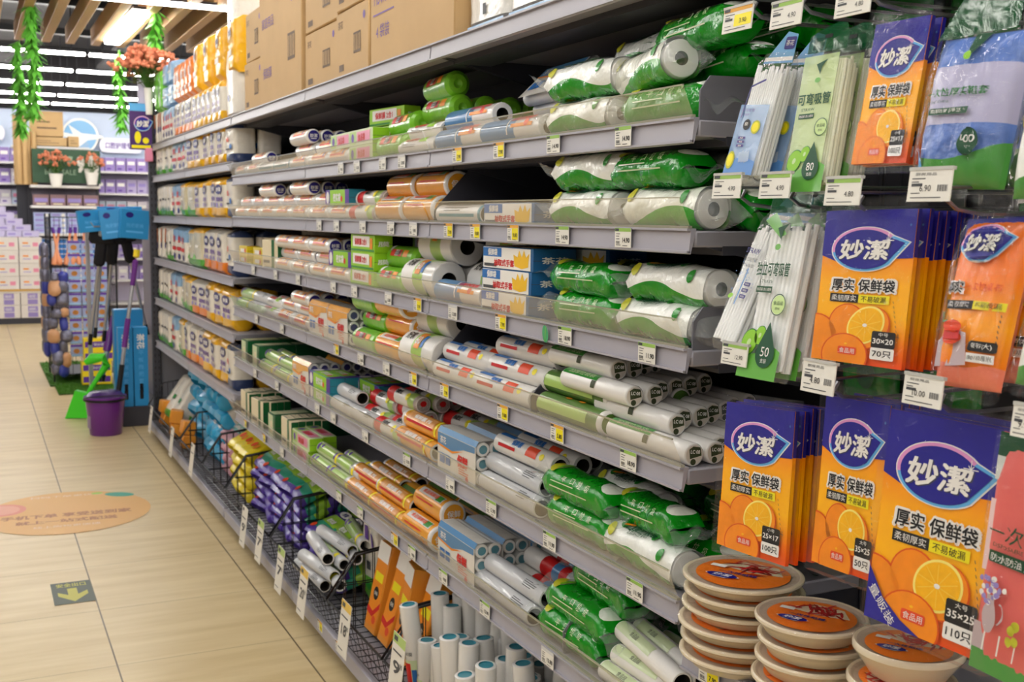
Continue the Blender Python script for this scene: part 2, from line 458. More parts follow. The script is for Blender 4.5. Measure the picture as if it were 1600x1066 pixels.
# wooden slats hung along the aisle
M_wood = mat('pale_wood_slat', (196, 158, 116), 0.5, var=.18, vscale=3)
sl = MB().box((0, 0, 0), (.075, 1, .15), b=.004).mesh('wooden_ceiling_slat', M_wood)
sx = [.235, .448, .668, .871, 1.086, 1.3, 1.515, 1.73, 1.93, 2.14, 2.36]
for i, x in enumerate(sx):
    o = bpy.data.objects.new('wooden_ceiling_slat', sl); COL.objects.link(o); o.matrix_basis = TR(x, 9.0, 3.08) @ SCL(1, 4.0, 1)
    single(o, '', 'ceiling slat', 'wooden slats under the ceiling', label='pale wooden ceiling slat, %s from the left' % ORD[i])
# ================================================================ the long shelving run
FX, BX = 1.1, 1.52            # shelf front and back panel
BAYN = {'N': 'bay of hanging bags', 'A': 'near bay', 'B': 'middle bay', 'C': 'far bay', 'D': 'tissue bay'}
BAYS = {'N': (.36, 1.562), 'A': (1.574, 2.772), 'B': (2.776, 3.992), 'C': (3.996, 5.25), 'D1': (5.27, 6.5), 'D2': (6.504, 7.74)}
RB = [1.905, 1.63, 1.443, 1.237, 1.028, .788, .528]
RBD = [1.905, 1.70, 1.438, 1.16, .893, .603]
RH = .042
SZ = [z + RH - .004 for z in RB]
SZD = [z + RH - .004 for z in RBD]
def shelf(bay, lev, z, acr, fx=FX, ah=.052, hole=False):
    y0, y1 = BAYS[bay]; L = y1 - y0; ym = (y0 + y1) / 2
    nm = {'D1': 'near half of tissue bay', 'D2': 'far half of tissue bay'}.get(bay, BAYN.get(bay))
    lv = 'top' if lev == 0 else ORD[lev - 1] + ' tray' if bay in 'ABC' else ORD[lev - 1]
    o = thing('shelf', TR(0, ym, z), '', 'shelf', 'metal shelves of the long run', label='grey steel %s shelf with price rail, %s' % (lv, nm))
    MB().box(((fx + .012 + BX) / 2, 0, RH - .018), (BX - fx - .012, L, .028), b=.003).obj('deck', M_deck, o)
    r = MB()
    r.prism([(fx, 0), (fx + .004, -.002), (fx + .014, RH - .006), (fx + .014, RH), (fx + .004, RH)], L - .004, 0)
    r.box((fx - .001, 0, RH - .002), (.007, L - .004, .004), 0); r.box((fx - .001, 0, .002), (.007, L - .004, .004), 0)
    r.obj('price_rail', M_rail, o)
    for s in (-1, 1):
        MB().prism([(fx + .03, RH - .03), (BX, -.075), (BX, RH - .03)], .005, 0, TR(0, s * (L / 2 - .006), 0)).obj('bracket', M_dark, o)
    MB().box((0, 0, 0), (.1, L, .016)).obj('stiffener', M_dark, o, TR(fx + .12, 0, RH - .038))
    if acr:
        t = MB().grid(lambda u, v: (fx + .004 - .024 * v, -L / 2 + .004 + (L - .008) * u, RH + ah * v), 1, 1)
        t.box((fx - .0205, 0, RH + ah), (.004, L - .008, .0025), 1)
        t.box((fx + .003, 0, RH + .002), (.008, L - .008, .005), 1)
        t.obj('clear_front', [M_acryl, film('acrylic_edge', (190, 185, 160), .55, .15, 0)], o)
    return o
for b in 'ABC':
    for i in range(7): shelf(b, i, RB[i], i > 0, ah=.052 if i < 5 else .058)
for b in ('D1', 'D2'):
    for i in range(6): shelf(b, i, RBD[i], False)
shelf('N', 0, 1.905, False)
shelf('N', 1, .715, False, fx=1.1)
# uprights, back panels and base of the run
M_back = mat('dark_back_panel', (52, 52, 58), 0.6, var=.1)
for bay, (y0, y1) in BAYS.items():
    nm = {'D1': 'near half of tissue bay', 'D2': 'far half of tissue bay'}.get(bay, BAYN.get(bay))
    L = y1 - y0
    o = thing('back_panel', TR(0, (y0 + y1) / 2, 0), '', 'shelf back', 'back panels of the long run', label='dark back panel with uprights behind the shelves, %s' % nm)
    MB().box((BX + .02, 0, 1.1), (.02, L, 2.0)).obj('panel', M_back, o)
    for s in (-1, 1):
        MB().box((BX + .005, s * (L / 2 - .018), 1.1), (.006, .034, 2.04)).obj('upright', M_dark, o)
    o = thing('base_unit', TR(0, (y0 + y1) / 2, 0), '', 'shelf base', 'base units of the long run', label='grey base deck with front rail at the floor, %s' % nm)
    MB().box(((1.05 + BX) / 2, 0, .09), (BX - 1.05, L, .02)).obj('base_deck', M_deck, o)
    MB().box((1.11, 0, .04), (.03, L, .08)).obj('kick_plate', M_dark, o)
    MB().box((1.046, 0, .075), (.012, L - .004, .05), b=.003).obj('base_rail', M_rail, o)
# far end: perforated post and end panel
o = thing('end_post', TR(1.105, 7.775, 0), '', 'shelf post', label='tall perforated grey post closing the far end of the shelving')
q = MB().box((0, 0, 1.1), (.05, .05, 2.2), b=.004).obj('post', M_dark, o)
q = MB()
for i in range(50): q.box((-.012, -.0255, .12 + i * .042), (.006, .001, .018)); q.box((.012, -.0255, .12 + i * .042), (.006, .001, .018))
q.obj('slot_row', M_black, o)
MB().box((.22, .01, 1.05), (.40, .012, 2.0)).obj('end_panel', mat('grey_end_panel', (120, 120, 128), 0.5), o)
# grey dividers standing on the trays
dv = MB().prism([(0, 0), (0, .035), (.012, .05), (.10, .145), (.13, .155), (.40, .155), (.40, 0)], .004).lathe([(0, 0), (.004, 0)], 8).mesh('tray_divider', M_dark)
dv2 = MB().prism([(0, 0), (0, .05), (.02, .075), (.40, .085), (.40, 0)], .004).mesh('tray_divider', mat('mid_grey_steel', (112, 112, 120), .5, var=.08))
DVT = 'grey steel tray divider'
for (me, y, lv, wh) in ((dv, 2.774, 2, 'second tray down, between middle and near tray bays'), (dv, 2.774, 4, 'fourth tray down, between middle and near tray bays'), (dv, 2.19, 4, 'fourth tray down, beside the plain green rolls'),
        (dv2, 1.579, 1, 'first tray down, end next to the hanging bags'), (dv2, 1.579, 3, 'third tray down, end next to the hanging bags'), (dv2, 2.02, 6, 'sixth tray down, beside the heap of green packs')):
    o = bpy.data.objects.new('tray_divider', me); COL.objects.link(o); o.matrix_basis = TR(1.115, y, SZ[lv])
    single(o, '', 'divider', 'tray dividers', label=DVT + ' on ' + wh)
# ---------------------------------------------------------------- price tags on the rails
def price_tag(key, price, head, body=None, w=.056, h=.036, stand=False):
    a = Art(); hm = {'g': mat('tag_green', (150, 190, 90), .5), 'y': mat('tag_amber', (225, 165, 60), .5), 'w': mat('tag_grey', (205, 205, 205), .5)}[head]
    a.mb.box((0, .0006, 0), (w, .0012, h), a._m(mat('tag_paper', (228, 226, 218), .5)))
    a.rect(-w / 2, h * .32, w / 2, h / 2, hm, 1)
    if head != 'w': a.rect(-w * .47, h * .34, -w * .24, h * .47, M_ink, 2)
    if head == 'y': a.rect(-w * .06, -h * .4, w * .48, h * .3, M_yellow, 1)
    a.text(price, w * .22, -h * .12, h * .24, M_black, 2, bold=.02)
    for i, (x0, x1, y) in enumerate(((-.42, -.16, .18), (-.42, -.22, .06), (-.42, -.2, -.08), (-.42, -.12, -.4), (.0, .3, -.42))):
        a.rect(w * x0, h * y, w * x1, h * (y + .035), M_ink, 1)
    for i in range(9): a.rect(w * (-.42 + i * .028), -h * .33, w * (-.42 + i * .028 + (.012 if i % 3 else .02)), -h * .17, M_ink, 1)
    kind(key, 'price_tag', [('price_tag', a.mb.mesh('price_tag', a.mats), [])])
for p, h in (('14.90', 'g'), ('11.90', 'g'), ('18.90', 'g'), ('19.90', 'g'), ('12.90', 'g'), ('9.90', 'g'), ('7.90', 'y'), ('9.80', 'y'), ('5.80', 'y'), ('7.50', 'y'), ('12.80', 'w'), ('9.90', 'w')):
    price_tag('t' + p + h, p, h)
TAGS = {1: ((532, '9.90w'), (557, '12.80w'), (597, '9.90w'), (627, '12.80w'), (714, '7.90y'), (779, '7.90y'), (864, '14.90g'), (973, '14.90g')),
 2: ((498, '9.90w'), (525, '12.80w'), (566, '9.90w'), (610, '12.80w'), (645, '9.90w'), (700, '7.90y'), (742, '9.80y'), (801, '9.80y'), (878, '14.90g'), (973, '14.90g')),
 3: ((395, '9.90w'), (430, '12.80w'), (465, '12.80w'), (520, '9.90w'), (553, '9.90w'), (606, '12.80w'), (652, '7.90y'), (707, '12.80w'), (782, '7.90y'), (882, '18.90g'), (1010, '11.90g')),
 4: ((400, '9.90w'), (440, '12.80w'), (525, '9.80y'), (563, '12.80w'), (603, '9.90w'), (645, '7.90y'), (694, '7.90y'), (785, '9.80y'), (870, '5.80y'), (981, '18.90g')),
 5: ((398, '9.90w'), (432, '12.80w'), (495, '9.90w'), (520, '12.80w'), (570, '12.80w'), (635, '12.90g'), (703, '9.90w'), (767, '12.90g'), (858, '11.90g'), (991, '11.90g')),
 6: ((383, '7.90y'), (412, '7.90y'), (440, '9.90w'), (529, '9.90g'), (562, '12.90g'), (616, '7.50y'), (643, '9.90g'), (692, '9.90g'), (757, '12.90g'), (855, '12.80w'))}
TG = {'g': 'white price tag, green header', 'y': 'yellow promotion price tag', 'w': 'plain white price tag'}
for lv, L in TAGS.items():
    for px, k in L:
        z = RB[lv] + RH * .52; x = FX - .0065
        y = Yx(px, x, z)
        bay = next((b for b in 'ABC' if BAYS[b][0] + .03 < y < BAYS[b][1] - .03), None)
        if not bay: continue
        put('t' + k, TR(x, y, z) @ AISLE, '%s reading %s' % (TG[k[-1]], k[:-1]) if bay == 'A' else TG[k[-1]], 'price tag', 'price tags on the shelf rails', '%s rail, %s' % (ORD[lv - 1], BAYN[bay]), far='far end')
M_leaf = mat('green_leaf_sticker', (70, 165, 110), .4)
p = onX(852, 519, FX - .006)
a = Art(); a.ell(0, 0, .013, .019, M_leaf, 1, 20, .3); a.line(0, -.016, .002, .016, .0015, M_lime, 2)
single(a.mb.obj('leaf_sticker', a.mats, M=TR(p.x, p.y, p.z - .004) @ AISLE), '', 'sticker', label='green leaf shaped sticker on the third rail below the green packs')
# ================================================================ bay of hanging bags
def frame(TL, TR_, BL, Xt, Xb):
    A, B, Cc = onX(*TL, Xt), onX(*TR_, Xt), onX(*BL, Xb)
    u = B - A; W = u.length; ux = u / W
    v = A - Cc; H = v.length
    # in-plane direction kept square, pack hangs at its real lean
    lean = v - ux * v.dot(ux); vz = lean.normalized()
    y = vz.cross(ux)
    M = Mx(((ux.x, y.x, vz.x, 0), (ux.y, y.y, vz.y, 0), (ux.z, y.z, vz.z, 0), (0, 0, 0, 1)))
    ang = atan2(v.dot(ux), v.dot(vz)) * .5
    O = A + u * .5 - v * .5
    M.translation = O
    return M @ Mx.Rotation(ang, 4, 'Y') @ TR(0, 0, -H / 2), W, H
G_or = grad('orange_pack_print', [(0.0, (232, 76, 14)), (.12, (246, 116, 10)), (.32, (255, 184, 4)), (.52, (255, 180, 6)), (.72, (248, 140, 6)), (1, (246, 130, 6))], coat=0.)
M_orfruit = mat('orange_peel_print', (252, 146, 12), .4, var=.14, vscale=45); M_ordark = mat('orange_outline_print', (222, 84, 6), .4)
M_orflesh = mat('orange_flesh_print', (255, 190, 14), .35, var=.12, vscale=90)
M_rind = mat('orange_rind_print', (252, 232, 120), .35)
M_logoblue = mat('logo_blue', (26, 26, 140), .35)
M_topblue = mat('pack_blue', (34, 30, 148), .35, var=.12, vscale=30)
M_sky = mat('logo_sky', (95, 175, 232), .35)
M_rose = mat('logo_rose', (225, 150, 205), .35)
M_sleeve = film('sleeve_film', (240, 243, 246), .012, .05, .5, 38, .018)
M_shadowgrey = mat('logo_grey_edge', (60, 60, 90), .4)
def logo(a, cx, cy, rx, ry, lay=2, txt='妙潔'):
    """a drop-shaped emblem with a pointed tail at the right"""
    def drop(k, dx=0, dy=0):
        P = []
        for i in range(5, 34):
            t = 2 * pi * (i - 1.2) / 36.0
            P.append((cx + dx + rx * k * cos(t), cy + dy + ry * k * sin(t)))
        P.append((cx + dx + rx * (1.12 * k + .16), cy + dy + ry * .24 * k + ry * .1))
        return P
    a.poly(drop(1.09), M_white, lay)
    top = [(x, y) for x, y in drop(1.05)]
    a.poly(top, M_sky, lay + 1)
    a.arc(cx, cy, rx * 1.05, ry * 1.05, rx * .16, 38, 190, M_rose, lay + 2)
    a.poly(drop(.95, -rx * .01, -ry * .01), M_logoblue, lay + 3)
    a.text(txt, cx + rx * .025, cy - ry * .06, ry * .92, M_shadowgrey, lay + 4, bold=.028, shear=.12, wid=rx * 1.5)
    a.text(txt, cx, cy - ry * .03, ry * .92, M_white, lay + 5, bold=.022, shear=.12, wid=rx * 1.5)
    sx, sy = cx + rx * .72, cy + ry * .42
    for k in range(8):
        r = rx * (.17 if k % 2 == 0 else .09)
        a.line(sx, sy, sx + r * cos(k * pi / 4), sy + r * sin(k * pi / 4), rx * .018, M_white, lay + 5)
def orange_half(a, cx, cy, rx, ry, rot, lay):
    a.ell(cx + rx * .13, cy - ry * .16, rx * 1.13, ry * 1.13, M_ordark, lay - .4, 32, rot); a.ell(cx + rx * .12, cy - ry * .14, rx * 1.08, ry * 1.08, M_orfruit, lay, 32, rot)
    a.ell(cx, cy, rx, ry, M_rind, lay + 1, 32, rot); a.ell(cx, cy, rx * .9, ry * .9, M_orflesh, lay + 2, 32, rot)
    for k in range(10):
        t = rot + k * pi / 5
        a.line(cx + rx * .12 * cos(t), cy + ry * .12 * sin(t), cx + rx * .82 * cos(t), cy + ry * .82 * sin(t), rx * .03, M_yel2, lay + 3)
    a.ell(cx, cy, rx * .12, ry * .1, M_white, lay + 4, 10)
M_yel2 = mat('segment_line_print', (250, 205, 70), .4)
def rind_fruit(a, cx, cy, rx, ry, lay):
    a.ell(cx, cy, rx * 1.06, ry * 1.05, M_ordark, lay, 30); a.ell(cx, cy, rx, ry, M_orfruit, lay + .5, 30); a.ell(cx + rx * .05, cy + ry * .55, rx * .07, ry * .05, M_orflesh, lay + 1, 8)
def clip_poly(P, x0, x1, y0, y1):
    def cut(P, ins, inter):
        o = []
        for i in range(len(P)):
            a, b = P[i - 1], P[i]
            if ins(b):
                if not ins(a): o.append(inter(a, b))
                o.append(b)
            elif ins(a): o.append(inter(a, b))
        return o
    ix = lambda X: (lambda a, b: (X, a[1] + (b[1] - a[1]) * (X - a[0]) / (b[0] - a[0])))
    iy = lambda Y: (lambda a, b: (a[0] + (b[0] - a[0]) * (Y - a[1]) / (b[1] - a[1]), Y))
    for ins, it in ((lambda p: p[0] >= x0, ix(x0)), (lambda p: p[0] <= x1, ix(x1)), (lambda p: p[1] >= y0, iy(y0)), (lambda p: p[1] <= y1, iy(y1))):
        P = cut(P, ins, it)
        if len(P) < 3: return []
    return P
class ClipArt(Art):
    def __init__(s, x0, x1, y0, y1, fn=None):
        super().__init__(fn); s.c = (x0, x1, y0, y1)
    def poly(s, pts, m, lay=1):
        P = clip_poly(list(pts), *s.c)
        if len(P) >= 3:
            try: super().poly(P, m, lay)
            except Exception: pass
        return s
def orange_front(W, H, size, dims, count, bulk=False):
    """printed face of a fresh-keeping bag pack, u in +-W/2, v in 0..H"""
    a = ClipArt(-W / 2, W / 2, 0, H)
    w = W / 2
    a.poly([(-w, H), (-w, H * .70), (-w * .6, H * .655), (-w * .2, H * .655), (w * .3, H * .68), (w, H * .695), (w, H)], M_topblue, 1)
    logo(a, -w * .02, H * .745, w * .70, H * .135, 2)
    a.text('厚实 保鲜袋', w * .02, H * .51, H * .085, M_white, 3, bold=.085, wid=W * .72)
    a.text('厚实 保鲜袋', w * .02, H * .51, H * .078, M_black, 4, bold=.02, wid=W * .69)
    a.rect(-w * .70, H * .395, -w * .05, H * .45, M_black, 2); a.text('柔韧厚实', -w * .38, H * .4225, H * .038, M_white, 3, bold=.01, wid=w * .56)
    a.rect(-w * .05, H * .395, w * .62, H * .45, M_yellow, 2); a.text('不易破漏', w * .28, H * .4225, H * .038, M_black, 3, bold=.005, wid=w * .54)
    a.ell(-w * .95, H * .13, w * .55, H * .178, M_ordark, 2); a.ell(-w * .95, H * .13, w * .52, H * .17, M_orfruit, 3); a.ell(-w * .25, H * .25, w * .43, H * .137, M_ordark, 2); a.ell(-w * .25, H * .25, w * .4, H * .13, M_orfruit, 3)
    orange_half(a, w * .18, H * .255, w * .42, H * .118, .35, 4)
    rind_fruit(a, -w * .22, H * .05, w * .5, H * .135, 8)
    a.rrect(-w * .36, H * .055, w * .06, H * .105, H * .012, M_redor, 10); a.text('食品用', -w * .15, H * .08, H * .034, M_white, 11, wid=w * .34)
    a.rrect(w * .36, H * .12, w * .86, H * .225, H * .012, M_black, 9)
    a.text(size, w * .61, H * .205, H * .024, M_white, 10, wid=w * .2); a.text(dims, w * .61, H * .163, H * .033, M_white, 10, bold=.015, wid=w * .43)
    a.rrect(w * .36, H * .045, w * .86, H * .12, H * .012, M_white, 9); a.text(count, w * .61, H * .083, H * .042, M_black, 10, bold=.012, wid=w * .4)
    for k in range(7):
        y = H * (.42 - .03 * k); a.line(w * (.70 + .02 * k), y, w * (.72 + .02 * k), y - H * .014, H * .004, M_ink, 3)
    a.text('✂', w * .88, H * .2, H * .03, M_ink, 3, rot=.8)
    if bulk:
        a.poly([(-w, 0), (w * .0, 0), (-w * .35, H * .045), (-w * .7, H * .12), (-w, H * .25)], M_topblue, 12)
        a.text('量贩装', -w * .70, H * .085, H * .05, M_white, 13, bold=.01, rot=-.75, wid=w * .62)
    a.text('®', w * .9, H * .9, H * .014, M_sky, 3)
    return a
M_redor = mat('red_orange_print', (226, 74, 34), .4)
M_edgefilm = mat('pack_blue_edge', (32, 28, 130), .3, coat=.3)
def bag_pack(key, W, H, t, size, dims, count, bulk=False, blank=False, head=.016):
    body = MB().grid(lambda u, v: ((u - .5) * W, .0006 * sin(9 * u + 5 * v), v * H), 6, 8, 0)
    body.grid(lambda u, v: ((.5 - u) * W, t - .0003 + .0004 * sin(7 * u), v * H), 6, 8, 1)
    for x in (-W / 2, W / 2):
        body.add([(x, 0, 0), (x, t, 0), (x, t, H * .7), (x, 0, H * .7)], [(0, 1, 2, 3)], 0); body.add([(x, 0, H * .7), (x, t, H * .7), (x, t, H), (x, 0, H)], [(0, 1, 2, 3)], 2)
    body.add([(-W / 2, 0, 0), (W / 2, 0, 0), (W / 2, t, 0), (-W / 2, t, 0)], [(0, 1, 2, 3)], 1); body.add([(-W / 2, 0, H), (W / 2, 0, H), (W / 2, t, H), (-W / 2, t, H)], [(0, 1, 2, 3)], 2)
    parts = [('bag_bundle', body.mesh('bag_bundle', [G_or, M_orange, M_edgefilm]), [])]
    a = orange_front(W, H, size, dims, count, bulk) if not blank else Art()
    if blank: a.poly([(-W / 2, H), (-W / 2, H * .70), (W / 2, H * .695), (W / 2, H)], M_topblue, 1)
    a.mb.v = [(x, y - .0009, z) for x, y, z in a.mb.v]
    parts.append(('printed_front', a.mb.mesh('printed_front', a.mats), []))
    m = .006
    sl = MB().grid(lambda u, v: ((u - .5) * (W + 2 * m), -.007 - .0012 * sin(11 * u + 3) * sin(8 * v), -m * 2 + v * (H + m * 2 + head)), 10, 12, 0)
    sl.grid(lambda u, v: ((u - .5) * (W + 2 * m), t + .0015, -m * 2 + v * (H + m * 2 + head)), 1, 1, 0)
    for s in (-1, 1): sl.add([(s * (W / 2 + m), -.007, -m * 2), (s * (W / 2 + m), t + .0015, -m * 2), (s * (W / 2 + m), t + .0015, H + head), (s * (W / 2 + m), -.007, H + head)], [(0, 1, 2, 3)], 0)
    sl.add([(-W / 2 - m, -.007, -m * 2), (W / 2 + m, -.007, -m * 2), (W / 2 + m, t, -m * 2), (-W / 2 - m, t, -m * 2)], [(0, 1, 2, 3)], 1)
    kind(key + 'b', 'food_bag_pack', parts[:])
    parts.append(('clear_sleeve', sl.mesh('clear_sleeve', [M_sleeve, M_clear]), []))
    kind(key, 'food_bag_pack', parts)
ORP = {'o25': ((1364, 36), (1448, 30), (1339, 252), 1.09, 1.06, '小号', '25×17', '100只', 2, False, 'upper hooks'),
       'o30': ((1290, 326), (1431, 331), (1273, 555), 1.05, 1.03, '中号', '30×20', '70只', 9, False, 'middle hooks'),
       'p25': ((1140, 632), (1248, 640), (1118, 852), 1.05, 1.03, '小号', '25×17', '100只', 7, False, 'lower hooks'),
       'p35': ((1290, 615), (1390, 636), (1272, 875), 1.05, 1.03, '大号', '35×25', '50只', 5, False, 'lower hooks'),
       'big': ((1394, 639), (1583, 674), (1354, 961), 1.04, 1.01, '大号', '35×25', '110只', 4, True, 'lower hooks')}
HOOKS = []
for key, (tl, tr, bl, xt, xb, size, dims, count, n, bulk, row) in ORP.items():
    M, Wd, Hd = frame(tl, tr, bl, xt, xb)
    t = .006
    bag_pack(key, Wd, Hd, t, size, dims, count, bulk)
    rnd = random.Random(key)
    for i in range(n):
        K = Mx.Translation((i * .0145 + (.004 if i else 0), 0, 0)) @ M
        if i: K = K @ TR(rnd.uniform(-.003, .003), 0, rnd.uniform(-.004, .003)) @ RY(rnd.uniform(-1.2, 1.2))
        nm = 'orange food bag pack reading %s and %s' % (dims.replace('×', 'x'), count[:-1])
        put(key if i == 0 else key + 'b', K, '', 'bag pack', 'orange food bag packs on hooks', label=nm + (', front of its hook, %s' % row if i == 0 else ', %s behind front, %s' % (ORD[i - 1], row)))
    HOOKS.append((M @ V((0, 0, Hd + .018)), key))
# ---------------------------------------------------------------- drinking straw packs
M_strawclear = mat('pale_straw', (236, 238, 208), .35, coat=.3)
M_strawwhite = mat('white_straw', (246, 248, 246), .35, coat=.3)
def straw_bundle(W, H, t, n, m, seed=0, top=.012):
    r = random.Random(seed); q = MB(); d = W / n
    rows = max(2, int(t / d))
    for j in range(rows):
        for i in range(n):
            x = -W / 2 + d * (i + .5) + (d * .25 if j % 2 else -d * .1); h = H + r.uniform(-top, top * .4)
            y = t * (j + .5) / rows
            vs = []
            for z in (r.uniform(0, .006), h):
                for k in range(7): vs.append((x + d * .48 * cos(2 * pi * k / 7), y + d * .48 * sin(2 * pi * k / 7), z))
            q.add(vs, [(k, (k + 1) % 7, 7 + (k + 1) % 7, 7 + k) for k in range(7)] + [tuple(range(7, 14)), tuple(reversed(range(7)))], 0, None, False)
    return q.mesh('straw_bundle', [m])
def bag_shell(W, H, t, head, bulge=.2, m=M_clear, foot=.012):
    """clear bag around a flat bundle: pillow section, flat sealed foot and hanging header"""
    def fn(u, v):
        z = -foot + v * (H + foot + head)
        k = min(1, max(0, (z + foot) / (foot * 1.3))) * min(1, max(.02, (H + head * .8 - z) / (head * .9)))
        k = k ** .5; a = 2 * pi * u
        x = W / 2 * 1.05 * (abs(cos(a)) ** .45) * (1 if cos(a) >= 0 else -1); y = (t * .62) * k * (abs(sin(a)) ** .6) * (1 if sin(a) >= 0 else -1)
        return (x + .0012 * sin(40 * v + 9 * u), t / 2 + y + .0010 * sin(23 * v + 17 * u), z)
    return MB().grid(fn, 26, 22, 0, loop=True).mesh('clear_bag', [m])
M_strawgreen = mat('straw_pack_green', (196, 222, 150), .3, coat=.3)
M_midgreen = mat('straw_pack_foot_green', (100, 172, 70), .3, coat=.3)
M_limeslice = mat('lime_slice_print', (140, 200, 50), .35)
def straw_pack_green(key, W, H, t, count, title, sub, white=False):
    a = ClipArt(-W / 2, W / 2, -.012, H); w = W / 2
    if not white: a.rect(-w * .98, -.008, w * .8, H * .97, M_strawgreen_f, 1)
    wave = [(-w, -.012), (w, -.012), (w, H * .15)] + [(w - W * k / 12, H * (.13 + .03 * sin(k * .55))) for k in range(13)]
    a.poly(wave, M_midgreen, 2)
    if white: a.poly([(-w, H * .95), (-w * .5, H * 1.0), (w * .2, H * .86), (-w * .1, H * .84)], M_midgreen, 2)
    a.text(title, -w * .12, H * .64, H * .085, M_dkgreen, 3, bold=.02, wid=W * .82)
    a.text(sub, -w * .35, H * .56, H * .022, M_dkgreen, 3, wid=W * .34)
    a.rect(-w * .78, H * .49, w * .02, H * .53, M_dkgreen, 3); a.text('食品级 放心使用', -w * .38, H * .51, H * .02, M_white, 4, wid=W * .36)
    a.arc(w * .48, H * .42, H * .068, H * .068, H * .006, 0, 360, M_dkgreen, 4); a.ell(w * .48, H * .42, H * .06, H * .06, M_strawgreen, 3, 24)
    a.text('食品级', w * .48, H * .43, H * .026, M_dkgreen, 4, wid=H * .09); a.text('原料', w * .48, H * .395, H * .018, M_dkgreen, 4, wid=H * .045)
    for cx, cy, r in ((-w * .6, H * .17, .05), (-w * .1, H * .22, .035)):
        a.ell(cx, cy, H * r * 1.5, H * r * 1.85, M_green, 4, 24, -.5); a.ell(cx, cy, H * r * 1.38, H * r * 1.7, M_limeslice, 5, 24, -.5); a.ell(cx, cy, H * r * .35, H * r * .5, M_strawgreen, 6, 12, -.5)
    dx, dy = w * .32, H * .11
    a.poly([(dx + H * .088 * cos(rad(q)), dy + H * .088 * sin(rad(q))) for q in range(150, 391, 12)] + [(dx, dy + H * .2)], M_dkgreen, 7)
    a.text(count, dx, dy + H * .012, H * .06, M_white, 8, bold=.01); a.text('支装', dx, dy - H * .045, H * .028, M_white, 8)
    a.ell(-w * .1, H * .78, w * .14, H * .02, M_midgreen, 3, 16)
    a.poly([(-w * .25, H * .9), (w * .3, H * .93), (w * .05, H * .88), (w * .0, H * .82)], M_dkgreen, 5)
    a.mb.v = [(x, y - .0075, z) for x, y, z in a.mb.v]
    b = straw_bundle(W * .94, H * .94, t, 15 if not white else 9, M_strawwhite if white else M_strawclear, key)
    hd = ClipArt(-w, w, H * .99, H * 1.3)
    hd.poly([(-w, H), (w, H), (w * 1.0, H * 1.12), (w * .85, H * 1.19), (w * .4, H * 1.21), (-w * .5, H * 1.17), (-w * .98, H * 1.13)], M_hdgreen, 1)
    hd.rrect(-w * .2, H * 1.1, w * .2, H * 1.13, H * .012, M_black, 2)
    hd.mb.v = [(x, y - .004, z) for x, y, z in hd.mb.v]
    kind(key, 'straw_pack', [('straw_bundle', b, []), ('clear_bag', bag_shell(W, H, t, H * .05), []), ('printed_front', a.mb.mesh('printed_front', a.mats), []), ('header_flap', hd.mb.mesh('header_flap', hd.mats), [])])
M_strawgreen_f = film('straw_print_tint', (190, 220, 140), .55, .2, .2)
M_hdgreen = film('dark_green_header', (14, 84, 46), .86, .14, .12)
